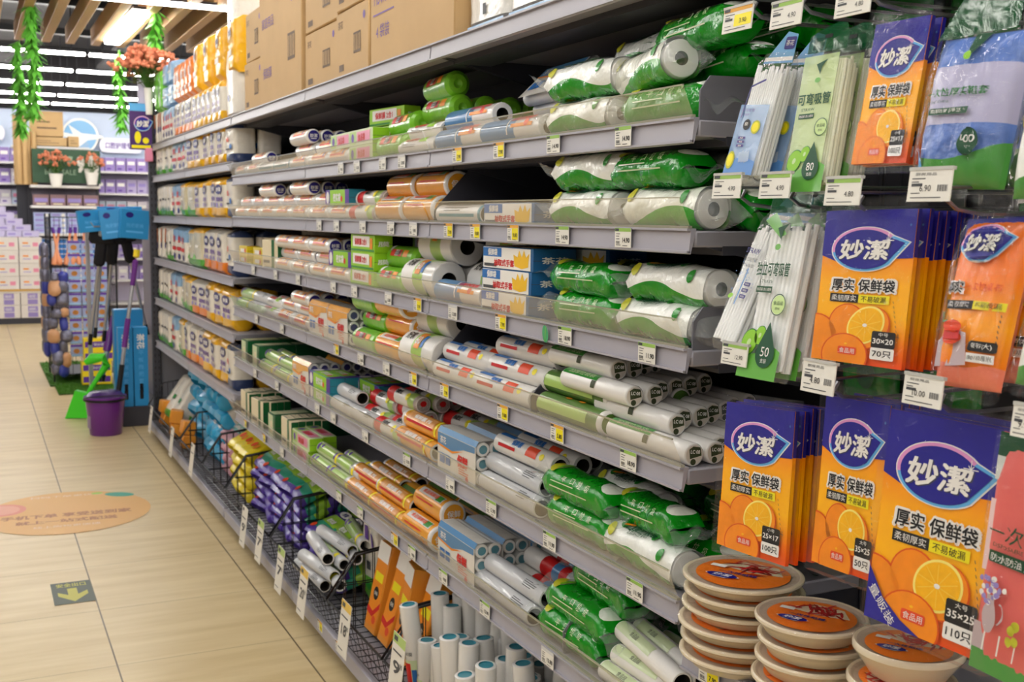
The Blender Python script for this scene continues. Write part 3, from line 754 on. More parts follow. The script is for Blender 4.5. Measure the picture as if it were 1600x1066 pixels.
def straw_pack_blue(key, W, H, t, white=False):
    w = W / 2; a = ClipArt(-w, w, -.012, H)
    M_b = mat('straw_pack_blue', (86, 140, 205), .3, coat=.3); M_b2 = film('straw_blue_tint', (120, 165, 220), .6, .2, .2)
    if not white:
        a.rect(-w * .98, H * .0, w * .98, H * .62, M_b2, 1)
        a.poly([(-w, 0), (w, 0), (w, H * .12), (0, H * .16), (-w, H * .1)], M_b, 2)
        a.ell(w * .45, H * .42, w * .3, w * .3, M_limy, 4, 20); a.ell(w * .45, H * .42, w * .22, w * .22, M_yellow, 5, 18)
        a.ell(-w * .7, H * .12, w * .28, w * .4, M_limy, 4, 20); a.ell(-w * .7, H * .12, w * .2, w * .3, M_yellow, 5, 18)
        a.ell(-w * .2, H * .44, w * .24, w * .24, M_black, 4, 20); a.text('80', -w * .2, H * .445, H * .032, M_white, 6, bold=.01)
        a.text('STRAW', -w * .45, H * .53, H * .022, M_navy, 4, wid=w * .5); a.text('可弯吸管', -w * .35, H * .57, H * .03, M_navy, 4, wid=w * .9)
        for k in range(3): a.rrect(-w * .55, H * (.31 - .035 * k), -w * .05, H * (.333 - .035 * k), H * .006, M_navy, 4); a.text('食品级', -w * .3, H * (.321 - .035 * k), H * .014, M_white, 5)
        for k in range(3): a.poly([(-w * .1 + k * w * .2, H * .1), (w * .2 + k * w * .2, H * .12), (w * .1 + k * w * .2, H * .21), (-w * .2 + k * w * .2, H * .19)], M_ice, 4 + k)
        a.line(-w * .6, H * .78, w * .3, H * .84, .003, M_navy, 3); a.line(-w * .6, H * .78, -w * .75, H * .5, .002, M_navy, 3)
    else:
        a.text('STRAW', -w * .1, H * .74, H * .04, M_navy, 4, bold=.02, wid=w * 1.1); a.text('独立纸包装', -w * .05, H * .67, H * .035, M_ink, 4, wid=w * 1.1); a.text('可弯吸管', -w * .05, H * .62, H * .03, M_ink, 4, wid=w * .9)
        r = random.Random(5)
        for k in range(70): a.ell(r.gauss(-.1, .4) * w, H * r.gauss(.52, .09), w * .03 * r.uniform(.3, 1.4), w * .03 * r.uniform(.3, 1.4), M_b, 3, 7)
        a.rect(w * .05, H * .3, w * .14, H * .6, M_b, 4)
        for k in range(3): a.rrect(w * .25, H * (.46 - .05 * k), w * .75, H * (.49 - .05 * k), H * .006, M_navy, 4); a.text('食品级', w * .5, H * (.475 - .05 * k), H * .016, M_white, 5)
        a.ell(-w * .45, H * .36, w * .2, H * .02, M_limeslice, 4, 14, .3)
    a.mb.v = [(x, y - .0075, z) for x, y, z in a.mb.v]
    hd = ClipArt(-w, w, H * .99, H * 1.5)
    hd.poly([(-w, H * 1.02), (w, H * 1.02), (w * .9, H * 1.27), (w * .2, H * 1.3)], mat('straw_header_blue', (110, 170, 215), .3, coat=.3), 1)
    hd.rect(-w * .9, H * 1.04, w * .95, H * 1.075, M_white, 2)
    if not white: hd.rrect(w * .2, H * 1.14, w * .88, H * 1.25, .003, M_navy, 3); hd.text('茶花', w * .54, H * 1.195, H * .05, M_white, 4, wid=w * .5)
    hd.mb.v = [(x, y + t * .4, z) for x, y, z in hd.mb.v]
    kind(key, 'straw_pack', [('straw_bundle', straw_bundle(W * .94, H * .97, t, 13 if not white else 8, M_strawwhite, key), []), ('clear_bag', bag_shell(W, H, t, H * .12), []), ('printed_front', a.mb.mesh('printed_front', a.mats), []), ('header_flap', hd.mb.mesh('header_flap', hd.mats), [])])
M_limy = mat('lemon_rim_print', (190, 190, 40), .4); M_ice = film('ice_print', (215, 232, 250), .5, .1, 0)
M, w_, h_ = frame((1182, 100), (1228, 98), (1136, 272), 1.10, 1.06)
straw_pack_blue('sb80', w_, h_, .028)
for i in range(2):
    put('sb80', Mx.Translation((i * .045, -i * .012, 0)) @ M, '', 'straw pack', 'blue straw packs', label='pale blue pack of bendy straws with lemons, ' + ('front of its hook' if i == 0 else 'behind the front one'))
HOOKS.append((M @ V((0, 0, h_ * 1.24)), 'sb80'))
M, w_, h_ = frame((1259, 84), (1318, 82), (1239, 284), 1.08, 1.05)
straw_pack_green('sg80', w_, h_, .026, '80', '可弯吸管', 'STRAW')
for i in range(2):
    put('sg80', Mx.Translation((i * .04, -.004 * i, .002 * i)) @ M, '', 'straw pack', 'green straw packs', label='green-footed pack of 80 bendy straws, ' + ('front of its hook' if i == 0 else 'behind the front one'))
HOOKS.append((M @ V((0, 0, h_ * 1.14)), 'sg80'))
M, w_, h_ = frame((1196, 352), (1238, 348), (1100, 528), 1.12, 1.05)
straw_pack_blue('sw', w_, h_, .026, True)
for i in range(2):
    put('sw', Mx.Translation((i * .04, 0, 0)) @ M, '', 'straw pack', 'white straw packs', label='white pack of paper-wrapped straws leaning on tray end, ' + ('front one' if i == 0 else 'behind the front one'))
HOOKS.append((M @ V((0, 0, h_ * 1.24)), 'sw'))
M, w_, h_ = frame((1207, 335), (1270, 332), (1157, 576), 1.08, 1.03)
straw_pack_green('sg50', w_, h_, .024, '50', '独立可弯吸管', 'STRAW', True)
for i in range(3):
    put('sg50', Mx.Translation((i * .036, -.004 * i, .0)) @ M, '', 'straw pack', 'tall white straw packs', label='tall white pack of 50 straws with green foot, ' + ('front of its hook' if i == 0 else '%s behind the front one' % ORD[i - 1]))
HOOKS.append((M @ V((0, 0, h_ * 1.14)), 'sg50'))
# ---------------------------------------------------------------- soft pouches (shoe covers, table covers)
def pouch(key, name, W, H, t, zones, artfn, filmtop=None, back=M_white, seal=.014, wob=.0016):
    """zones: [(v0(u), v1(u), material)] printed bands on a puffed face"""
    def bulge(u, v):
        e = max(0, (1 - (2 * u / W) ** 4)) ** .6 * max(0, 1 - (2 * v / H - 1) ** 4) ** .6
        return t * .5 * e + wob * sin(31 * u / W + 2.2) * sin(17 * v / H + 9 * u / W) * e + .0009 * sin(80 * u / W + 50 * v / H) * e
    fn = lambda u, v, h=0: (u, t / 2 - bulge(u, v) - h, v)
    q = MB(); ms = []
    for v0, v1, m in zones:
        if m not in ms: ms.append(m)
        q.grid(lambda a, b: fn((a - .5) * W, v0(a) * H + (v1(a) - v0(a)) * H * b), 28, 10, ms.index(m))
    ms.append(back)
    q.grid(lambda a, b: ((.5 - a) * W, t / 2 + bulge((.5 - a) * W, b * H), b * H), 14, 14, len(ms) - 1)
    parts = [('wrapper', q.mesh('wrapper', ms), [])]
    a = ClipArt(-W / 2, W / 2, 0, H, lambda u, v, h: fn(u, v, h * 2.2 + .0034)); artfn(a, W, H)
    parts.append(('printed_front', a.mb.mesh('printed_front', a.mats or [M_white]), []))
    f = MB().grid(lambda u, v: fn((u - .5) * W * 1.01, v * H, .0105), 24, 28, 0)
    for z0, z1 in ((-seal, .002), (H - .002, H + seal * 2)):
        f.grid(lambda u, v: ((u - .5) * W * 1.03, t / 2 + .003 * sin(30 * u), z0 + (z1 - z0) * v + .003 * sin(14 * u) * (v if z1 > .01 else 1 - v)), 24, 2, 0)
    parts.append(('clear_film', f.mesh('clear_film', [M_crinkle]), []))
    kind(key, name, parts)
M_crinkle = film('crinkled_film', (240, 243, 246), .015, .06, 1.0, 28, .022)
M_lilacbag = mat('lilac_band_print', (178, 176, 208), .4, coat=.2)
M_bluestuff = mat('folded_blue_plastic', (92, 128, 206), .35, coat=.3, bump=.6, bscale=40, var=.3, vscale=30)
M_bagfoot = mat('bag_foot_green', (72, 150, 62), .35, coat=.3)
def art_shoe(a, W, H):
    w = W / 2
    a.text('一次性厚实鞋套', -w * .12, H * .60, H * .055, M_green, 2, bold=.015, wid=W * .72)
    a.rect(-w * .66, H * .455, w * .26, H * .50, M_dkgreen, 2); a.text('加厚防滑 洁净卫生', -w * .2, H * .478, H * .024, M_white, 3, wid=W * .4)
    a.text('SHOE COVER', -w * .5, H * .54, H * .016, M_dkgreen, 2, wid=W * .26)
    a.ell(w * .38, H * .275, w * .2, H * .088, M_dkgreen, 3, 26); a.text('100', w * .38, H * .292, H * .05, M_white, 4, wid=w * .28); a.text('只装', w * .38, H * .235, H * .028, M_white, 4)
    a.poly([(-w * .1, H * .99), (w * .28, H * .99), (w * .1, H * .84), (-w * .02, H * .80)], M_dkgreen, 4); a.ell(w * .02, H * .83, w * .07, H * .03, M_limeslice, 5, 14)
    a.poly([(-w * .9, 0), (-w * .72, 0), (-w * .76, H * .2), (-w * .84, H * .26)], M_sky, 3)
M, w_, h_ = frame((1452, 52), (1590, 40), (1416, 285), 1.06, 1.03)
pouch('shoe', 'shoe_cover_bag', w_, h_, .05, [(lambda u: 0, lambda u: .24 - .09 * sin(2.6 * u + .4) + .06 * u, M_bagfoot), (lambda u: .24 - .09 * sin(2.6 * u + .4) + .06 * u, lambda u: .40, M_bluestuff), (lambda u: .40, lambda u: .78, M_lilacbag), (lambda u: .78, lambda u: 1, M_bluestuff)], art_shoe, back=M_bluestuff)
put('shoe', M, '', 'bag', 'shoe cover bags', label='puffy clear bag of blue shoe covers with green foot, front one')
put('shoe', Mx.Translation((.06, -.006, .004)) @ M, '', 'bag', 'shoe cover bags', label='clear bag of blue shoe covers hanging behind the front one')
HOOKS.append((M @ V((0, 0, h_ + .02)), 'shoe'))
a = Art(); a.poly([(-.06, 0), (.055, .005), (.06, .045), (-.03, .05)], M_hdgreen, 1)
o = a.mb.obj('header_flap', a.mats, M=M @ TR(-.012, .02, h_ - .002)); o.name = 'header_card'; single(o, '', 'header card', label='dark green header card above the shoe cover bag')
M_white_pl = mat('white_plastic_roll', (228, 230, 224), .4, coat=.3, bump=.4, bscale=30)
def art_white(a, W, H):
    w = W / 2
    a.ell(-w * .6, H * .62, w * .3, H * .2, M_lemon, 2, 20); a.poly([(-w * .7, H * .83), (-w * .2, H * .9), (-w * .45, H * .78)], M_green, 3); a.ell(-w * .25, H * .5, w * .1, H * .2, M_lemon, 2, 16)
M_lemon = mat('lemon_print', (215, 205, 40), .4)
zw = [(lambda u: 0, lambda u: .1 + .12 * u, M_bagfoot), (lambda u: .1 + .12 * u, lambda u: 1, M_white_pl)]
M, w_, h_ = frame((1606, 58), (1740, 50), (1568, 300), 1.03, 1.0)
pouch('wbag', 'table_cover_bag', w_, h_, .045, zw, art_white)
put('wbag', M, '', 'bag', 'white bags at the edge', label='white bag with lemons and green foot, beside the shoe cover bag')
M, w_, h_ = frame((1622, 420), (1760, 430), (1560, 596), 1.0, .97)
put('wbag', M, '', 'bag', 'white bags at the edge', label='white bag with green foot, beside the orange table cover bag')
G_tab = grad('table_cover_print', [(0, (240, 100, 10)), (.35, (255, 166, 8)), (.65, (246, 124, 10)), (1, (240, 112, 10))], rough=.3, coat=.2)
M_coral = mat('coral_plastic', (235, 128, 100), .35, coat=.4, bump=.5, bscale=40)
def art_tab(a, W, H):
    w = W / 2
    a.poly([(-w, H), (-w, H * .80), (-w * .3, H * .76), (w, H * .82), (w, H)], M_topblue, 1)
    logo(a, w * .0, H * .83, w * .62, H * .11, 2)
    a.text('厚实', -w * .55, H * .565, H * .07, M_white, 3, bold=.08, wid=w * .52); a.text('厚实', -w * .55, H * .565, H * .065, M_black, 4, bold=.02, wid=w * .5)
    a.text('一次性桌布', w * .3, H * .57, H * .05, M_redor, 3, bold=.01, wid=w * 1.0)
    a.rect(-w * .74, H * .44, w * .1, H * .49, M_black, 2); a.text('柔韧厚实', -w * .32, H * .465, H * .034, M_white, 3, wid=w * .66)
    a.rect(w * .1, H * .44, w * .92, H * .49, M_yellow, 2); a.text('不易破漏', w * .5, H * .465, H * .034, M_black, 3, wid=w * .7)
    a.poly([(-w * .95, H * .1), (-w * .95, H * .25), (-w * .45, H * .33), (w * .1, H * .3), (w * .2, H * .12)], M_greycloth, 3)
    a.ell(-w * .35, H * .27, w * .3, H * .04, M_redor, 4, 20); a.rect(-w * .6, H * .26, -w * .1, H * .33, M_red, 5); a.ell(-w * .35, H * .335, w * .3, H * .035, M_redor, 6, 20)
    for k in range(5): a.line(-w * .75, H * .36, -w * (.95 - .1 * k), H * (.43 - .004 * k * k), H * .01, M_green, 4)
    a.rrect(w * .25, H * .2, w * .92, H * .26, H * .012, M_black, 5); a.text('桌布(大)', w * .58, H * .23, H * .036, M_white, 6, wid=w * .55)
    a.rect(w * .22, H * .14, w * .9, H * .19, M_white, 5); a.text('180×180厘米', w * .56, H * .165, H * .03, M_black, 6, wid=w * .62)
    for k in range(6): a.line(w * .86, H * (.42 - .03 * k), w * .88, H * (.406 - .03 * k), H * .004, M_ink, 3)
M_greycloth = mat('grey_cloth_print', (190, 172, 176), .5)
M, w_, h_ = frame((1500, 338), (1606, 332), (1441, 596), 1.05, 1.0)
pouch('tab', 'table_cover_bag', w_, h_, .04, [(lambda u: 0, lambda u: .12 + .01 * sin(9 * u), M_coral), (lambda u: .12 + .01 * sin(9 * u), lambda u: 1, G_tab)], art_tab, back=M_coral)
put('tab', M, '', 'bag', 'table cover bags', label='puffy orange bag of table covers with red pot picture, leaning outward')
put('tab', Mx.Translation((.06, 0, .004)) @ M, '', 'bag', 'table cover bags', label='orange bag of table covers hanging behind the puffy front one')
HOOKS.append((M @ V((0, 0, h_ + .02)), 'tab'))
# pink table cover pack
def art_pink(a, W, H):
    w = W / 2
    a.rect(-w, H * .90, w, H, M_dkgreen, 1); a.rect(-w, H * .80, w, H * .90, M_palefilm, 1); a.rect(-w, H * .42, w, H * .72, M_palepink, 2)
    a.text('一次性桌布', -w * .0, H * .60, H * .075, M_dkgreen, 3, bold=.01, wid=W * .86); a.text('DISPOSABLE', -w * .45, H * .545, H * .016, M_dkgreen, 3, wid=W * .3)
    a.rrect(-w * .82, H * .47, w * .3, H * .52, H * .01, M_dkgreen, 3); a.text('防水防油 洁净', -w * .26, H * .495, H * .032, M_white, 4, wid=W * .48)
    a.rect(-w, 0, w, H * .09, M_bagfoot, 2); a.rect(-w, H * .09, w, H * .2, M_greycloth, 3)
    for k in range(5): a.line(-w * (.7 - .3 * k), H * .1, -w * (.66 - .3 * k), H * .19, .002, M_white, 4)
    a.ell(-w * .62, H * .25, w * .14, H * .07, M_greycloth, 5, 18); a.rect(-w * .7, H * .26, -w * .54, H * .34, M_greycloth, 5); a.arc(-w * .46, H * .27, w * .1, H * .045, w * .025, -90, 90, M_greycloth, 4)
    r = random.Random(3)
    for k in range(26): a.ell(-w * .6 + r.gauss(0, w * .12), H * .37 + r.gauss(0, H * .03), w * .045, H * .012, M_lilac if k % 3 else M_white, 6, 9)
    for x, y in ((-.16, .23), (-.08, .19), (-.2, .18), (-.1, .25)): a.ell(w * x, H * y, w * .07, H * .022, M_limy, 6, 14)
M_palefilm = mat('pale_green_film', (205, 212, 208), .3, coat=.3); M_palepink = mat('pale_pink_print', (236, 205, 204), .4)
M_coralp = mat('coral_print', (226, 104, 98), .4, coat=.2)
M, w_, h_ = frame((1562, 676), (1740, 716), (1505, 1040), 1.02, 1.0)
pouch('pink', 'table_cover_pack', w_, h_, .02, [(lambda u: 0, lambda u: 1, M_coralp)], art_pink, back=M_bagfoot, wob=.001)
put('pink', M, '', 'bag', 'pink table cover packs', label='pink and coral table cover pack with flower jug picture')
HOOKS.append((M @ V((0, 0, h_ + .012)), 'pink'))
# ---------------------------------------------------------------- green bags hanging dimly at the back of the hooks
M_dimgreen = mat('leaf_green_film', (22, 128, 40), .25, coat=.4, bump=.5, bscale=26, var=.35, vscale=18)
def art_dim(a, W, H):
    a.rect(-W * .4, H * .5, W * .3, H * .62, M_white, 2); a.ell(W * .1, H * .3, W * .16, W * .2, M_dkgreen, 2, 16)
pouch('dim', 'green_bag', .13, .2, .05, [(lambda u: 0, lambda u: 1, M_dimgreen)], art_dim, back=M_dimgreen)
for i, (y, z) in enumerate(((1.42, 1.78), (1.25, 1.78), (1.08, 1.80), (.92, 1.8), (1.45, 1.28), (1.28, 1.26), (1.1, 1.53), (.95, 1.28), (1.4, 1.02), (1.24, 1.0), (1.08, 1.0))):
    put('dim', TR(1.38, y, z - .1) @ AISLE, 'dark leafy green bag at the hook roots', 'bag', 'green bags at the back of the hooks', far='tray end')
# ---------------------------------------------------------------- hooks with their price tags
M_hook = mat('zinc_wire', (150, 150, 155), .3, metal=.9)
def hook_tag(px, py, price, head, X, wpx, hpx, text2=None):
    p = onX(px, py, X); P2 = onX(px + wpx / 2, py, X); w = 2 * abs(P2.y - p.y); q = onX(px, py + hpx / 2, X); h = 2 * abs(p.z - q.z)
    k = 'h%d' % px
    a = Art(); hm = {'g': mat('tag_green', (150, 190, 90)), 'y': mat('tag_amber', (225, 165, 60)), 'w': mat('tag_grey', (205, 205, 205))}[head]
    a.mb.box((0, .001, 0), (w, .002, h), a._m(mat('tag_paper', (228, 226, 218), .5)))
    a.mb.box((0, .002, h * .5), (w * 1.02, .006, .004), a._m(mat('tag_holder', (185, 185, 180), .4)))
    if head != 'w': a.rect(-w * .48, h * .3, w * .48, h * .46, hm, 1); a.rect(-w * .46, h * .32, -w * .26, h * .44, M_ink, 2)
    if head == 'y': a.rect(-w * .1, -h * .3, w * .48, h * .16, M_yellow, 1)
    a.text(price, w * .2 if head != 'w' else -w * .08, -h * .1, h * .19, M_black, 2, bold=.008)
    for x0, x1, y, t in ((-.42, -.1, .18, .03), (-.42, -.25, .08, .03), (-.42, .3, -.4, .03), (-.42, -.16, -.04, .09), (-.42, -.2, -.26, .025)):
        a.rect(w * x0, h * y, w * x1, h * (y + t), M_ink, 1)
    if head == 'w':
        for i in range(12): a.rect(w * (.2 + i * .02), -h * .2, w * (.2 + i * .02 + (.008 if i % 3 else .014)), h * .0, M_ink, 1)
        a.text('厨房用品', -w * .1, h * .33, h * .09, M_ink, 1, wid=w * .5)
    o = a.mb.obj('price_tag', a.mats, M=TR(p.x, p.y, p.z) @ AISLE @ RX(-6))
    tag(o, {'g': 'white hook tag with green header reading ', 'y': 'white and yellow hook tag reading ', 'w': 'plain white hook tag reading '}[head] + price + ', ' + text2, 'price tag', 'price tags on the hooks')
    # hook of bent wire: goods wire below, tag wire above, both from the back panel
    o = thing('display_hook', TR(p.x, p.y, p.z), '', 'hook', 'wire hooks of the bag bay', label='zinc wire display hook behind the %s tag, %s' % (price, text2))
    zt = h * .5 if py < 100 else -h * .36
    MB().tube([(.007, 0, zt + .002), (.03, 0, zt + .012), (BX - p.x, 0, zt + .02)], .0022).obj('tag_wire', M_hook, o)
    MB().tube([(.035, 0, zt + .008), (.03, 0, zt - .004), (.045, 0, zt - .013), (.09, 0, zt - .018), (BX - p.x, 0, zt - .012)], .003).obj('goods_wire', M_hook, o)
    MB().box((BX - p.x - .004, 0, zt + .004), (.006, .03, .05), b=.001).obj('back_plate', M_hook, o)
hook_tag(1152, 29, '3.90', 'y', 1.05, 46, 40, 'above the blue straws')
hook_tag(1228, 21, '4.90', 'g', 1.04, 49, 42, 'above the green straws')
hook_tag(1332, 4, '4.80', 'g', 1.02, 56, 40, 'above the small orange packs')
hook_tag(1135, 291, '4.90', 'g', 1.03, 44, 38, 'under the blue straws')
hook_tag(1210, 290, '4.90', 'g', 1.02, 48, 40, 'between blue and green straws')
hook_tag(1316, 299, '4.80', 'g', 1.01, 56, 44, 'under the small orange pack')
hook_tag(1452, 289, '6.90', 'w', .985, 68, 52, 'under the shoe cover bag')
hook_tag(1147, 554, '12.90', 'g', 1.02, 40, 34, 'beside the tray of white rolls')
hook_tag(1278, 590, '4.80', 'w', 1.0, 52, 50, 'under the tall straw packs')
hook_tag(1441, 611, '10.00', 'w', .985, 62, 48, 'under the orange stack')
hook_tag(1606, 660, '9.90', 'w', .96, 52, 52, 'above the pink pack')
# ---------------------------------------------------------------- stacks of shrink-wrapped paper plates and bowls
M_pulp = mat('cream_pulp', (226, 212, 184), .55, coat=.35, var=.05)
M_pulp2 = mat('cream_pulp_inside', (196, 178, 158), .5, coat=.4)
M_shrink = film('shrink_film', (240, 236, 226), .015, .08, .6, 45, .02)
M_lab = mat('plate_label_orange', (250, 128, 22), .4, coat=.2)
M_chil = mat('chilli_red_print', (190, 16, 12), .35, var=.4, vscale=300)
def plate_pack(key, R, h, deep):
    q = MB().lathe([(0, 0), (R * (.62 if deep else .72), 0), (R * (.7 if deep else .8), h * .1), (R * .95, h * .72), (R, h * .80), (R * 1.0, h * .93), (R * .97, h), (R * .92, h * .97), (R * .88, h * .88), (R * .86, h * .86), (0, h * .86)], 48, 0, mis=[0] * 7 + [1, 1, 1])
    body = q.mesh('plate_body', [M_pulp, M_pulp2])
    a = Art(lambda u, v, z: (u, v, h * .87 + .0012 + z)); rl = R * .78
    a.ell(0, 0, rl, rl, M_lab, 1, 40)
    a.poly([(-rl * .7, rl * .25), (-rl * .2, rl * .8), (rl * .5, rl * .75), (rl * .8, rl * .25), (rl * .1, rl * .1)], M_cream, 2)
    r = random.Random(key)
    for k in range(34):
        x, y, t = r.gauss(rl * .12, rl * .3), r.gauss(rl * .42, rl * .16), r.uniform(0, pi)
        if hypot(x, y) > rl * .84: continue
        a.ell(x, y, rl * .2, rl * .035, (M_chil, M_red, M_chil, M_red)[k % 4], 3 + k % 4, 10, t)
    logo_s(a, -rl * .28, -rl * .45, rl * .34, rl * .15)
    a.text('一次性纸碟', -rl * .05, -rl * .16, rl * .13, M_navy, 7, bold=.03, wid=rl * .85); a.rect(-rl * .8, rl * .05, -rl * .45, rl * .22, M_white, 7)
    lab = a.mb.mesh('round_label', a.mats)
    s = MB().lathe([(R * .8, h * .3), (R * 1.004, h * .78), (R * 1.006, h * .94), (R * .98, h * 1.03), (R * .5, h * 1.0), (0, h * .99)], 40, 0).mesh('shrink_wrap', [M_shrink])
    kind(key, 'paper_plate_pack' if not deep else 'paper_bowl_pack', [('plate_body', body, []), ('round_label', lab, []), ('shrink_wrap', s, [])])
def logo_s(a, cx, cy, rx, ry):
    a.poly([(cx - rx * 1.15, cy), (cx - rx * .4, cy + ry * 1.1), (cx + rx * .5, cy + ry * 1.0), (cx + rx * 1.15, cy), (cx + rx * .4, cy - ry * 1.1), (cx - rx * .5, cy - ry * 1.0)], M_white, 7)
    a.ell(cx, cy, rx, ry, M_logoblue, 8, 24); a.text('妙潔', cx, cy, ry * 1.1, M_white, 9, bold=.02, wid=rx * 1.1, shear=.2)
ZN = .715 + RH - .003
plate_pack('pl1', .101, .0255, False); plate_pack('pl2', .085, .030, False); plate_pack('pl3', .073, .045, True)
rnd = random.Random(4)
for i in range(6):
    put('pl1', TR(1.15 + rnd.uniform(-.006, .006), 1.464 + rnd.uniform(-.006, .006), ZN + i * .0262) @ RZ(20 + 40 * i if i < 5 else -62), '', 'plate pack', 'wide paper plate packs', label='wide cream paper plate pack, %s of the stack beside the trays' % (ORD[i] + ' from bottom' if i < 5 else 'top'))
for i in range(5):
    put('pl2', TR(1.128 + rnd.uniform(-.004, .004), 1.262 + rnd.uniform(-.004, .004), ZN + i * .0308) @ RZ(17 + 70 * i if i < 4 else -62), '', 'plate pack', 'small paper plate packs', label='small cream paper plate pack, %s of the middle stack' % (ORD[i] + ' from the bottom' if i < 4 else 'top'))
for i in range(4):
    put('pl3', TR(1.11 + .008 * (i % 2), 1.062, ZN + i * .046) @ RZ(10 + 50 * i if i < 3 else -60), '', 'bowl pack', 'paper bowl packs', label='deep cream paper bowl pack, %s of the stack under big orange pack' % ('top' if i == 3 else ORD[i] + ' from bottom'))
for i in range(3):
    put('pl3', TR(1.1, .905, ZN + i * .046) @ RZ(100 + 60 * i if i < 2 else -65), '', 'bowl pack', 'paper bowl packs', label='cream paper bowl pack under the pink pack, %s of its stack' % (('bottom', 'middle', 'top')[i]))
p = onX(1108, 1024, FX - .0065)
put('t7.90y', TR(p.x, p.y, .715 + RH * .5) @ AISLE, '', 'price tag', 'price tags on the shelf rails', label='yellow promotion price tag under the wide plate stack')
# ================================================================ kinds of goods lying on the trays
DIM = {}
M_silver = mat('clear_wrap_film', (205, 206, 208), .18, coat=.6, bump=.15, bscale=25)
M_filmw = mat('white_wrap_film', (228, 226, 222), .25, coat=.5)
M_orlab = mat('amber_label_print', (236, 166, 92), .35, coat=.4, var=.25, vscale=60)
M_oramb = mat('amber_roll_film', (240, 166, 50), .25, coat=.6, var=.12, vscale=14)
M_ltgreen = mat('soft_green_print', (166, 200, 100), .35, coat=.4)
M_grn = mat('leaf_green_print', (40, 140, 44), .3, coat=.4)
M_blulab = mat('soft_blue_print', (70, 130, 180), .3, coat=.4)
M_olive = mat('olive_green_label', (78, 118, 44), .4, coat=.3)
M_limefilm = mat('lime_film', (120, 190, 40), .28, coat=.5, bump=.3, bscale=40)
M_teals = mat('teal_cap', (66, 140, 156), .35, coat=.3)
M_palegreen = mat('pale_green_print', (200, 214, 170), .4, coat=.3)
M_brown = mat('kraft_brown', (150, 100, 50), .6)
def roll(key, name, L, r, bands, cap, art=None, rin=None, n=18, capart=None):
    """a roll lying along the aisle, resting on z=0; bands: [(length fraction from the near end, material)]"""
    DIM[key] = (L, 2 * r, 2 * r)
    rin = rin or r * .5
    B = RX(90).to_4x4(); M = TR(0, 0, r) @ RX(-90)      # lathe z -> +y
    prof = [(r * .93, -L / 2)]; ms = []; mats = []
    y = 0.0
    for f, m in bands:
        if m not in mats: mats.append(m)
        if y == 0: prof.append((r, -L / 2 + .002)); ms.append(mats.index(m))
        y += f
        yy = -L / 2 + L * min(1, y)
        prof.append((r, yy - (.002 if y >= .999 else 0))); ms.append(mats.index(m))
        prof.append((r, yy - (.002 if y >= .999 else 0) + 1e-5)); ms.append(mats.index(m))
    prof.append((r * .93, L / 2)); ms.append(ms[-1]); prof.append((0, L / 2)); ms.append(ms[-1])
    body = MB().lathe(prof, n, 0, M, ms)
    parts = []
    ends = MB(); em = [M_filmw, M_hole]
    if cap == 'hole':
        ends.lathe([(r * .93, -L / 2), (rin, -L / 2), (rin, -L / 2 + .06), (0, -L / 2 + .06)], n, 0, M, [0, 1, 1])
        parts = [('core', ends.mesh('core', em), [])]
    elif cap == 'gather':
        ends.lathe([(r * .93, -L / 2), (r * .72, -L / 2 - .008), (r * .35, -L / 2 - .009), (r * .12, -L / 2 + .001), (0, -L / 2 + .002)], n, 0, M)
        parts = [('gathered_end', ends.mesh('gathered_end', [bands[0][1]]), [])]
    else:
        cm, txt, tm = cap
        a = Art(lambda u, v, h: (-u * -1, -L / 2 - .0006 - h, r + v))
        a.mb.lathe([(r * .93, -L / 2), (r * .86, -L / 2 - .001), (0, -L / 2 - .001)], n, a._m(M_filmw), M)
        a.ell(0, 0, r * .8, r * .8, cm, 2, 22)
        if txt: a.text(txt, 0, r * .06, r * .5, tm, 4, bold=.015, wid=r * 1.05); a.rect(-r * .4, -r * .4, r * .4, -r * .3, tm, 4)
        if capart: capart(a, r)
        parts = [('end_label', a.mb.mesh('end_label', a.mats), [])]
    P = [('wrapper', body.mesh('wrapper', mats), [])] + parts
    if art:
        th = rad(52)
        a = Art(lambda u, v, h: (-(r + .0007 + h) * sin(th - v / r), -u, r + (r + .0007 + h) * cos(th - v / r)))
        art(a, L, r); P.append(('printed_label', a.mb.mesh('printed_label', a.mats), []))
    kind(key, name, P)
def lines(a, x0, x1, y0, dy, n, m, t=.0015, lay=2, seed=1):
    r = random.Random(seed)
    for i in range(n): a.rect(x0, y0 - i * dy, x0 + (x1 - x0) * r.uniform(.5, 1), y0 - i * dy + t, m, lay)
def art_nav(a, L, r):
    a.rect(-L * .3, -r * .7, L * .34, r * .75, M_orlab, 1, 1, 5); a.text('保鲜膜', -L * .02, r * .2, r * .5, M_white, 3, bold=.03); a.rect(-L * .28, -r * .45, L * .3, -r * .25, M_red, 2); a.ell(L * .24, 0, r * .4, r * .4, M_navy, 2, 14)
roll('nav', 'cling_film_roll', .25, .026, [(.08, M_filmw), (.92, M_filmw)], (M_navy, '妙潔', M_white), art_nav)
def art_cn(t1, m1, boxm, t2):
    def f(a, L, r):
        a.text(t1, -L * .14, r * .35, r * .62, m1, 3, bold=.03, wid=L * .36); a.rect(L * .1, -r * .2, L * .3, r * .8, boxm, 2, 1, 3); a.text(t2, L * .2, r * .3, r * .4, M_white, 4, bold=.02)
        lines(a, -L * .36, L * .05, -r * .25, r * .2, 3, M_ink, r * .06)
    return f
roll('redw', 'freezer_bag_roll', .26, .023, [(1, M_filmw)], 'hole', art_cn('背心保鲜袋', M_red, M_lime, '大号'), .015)
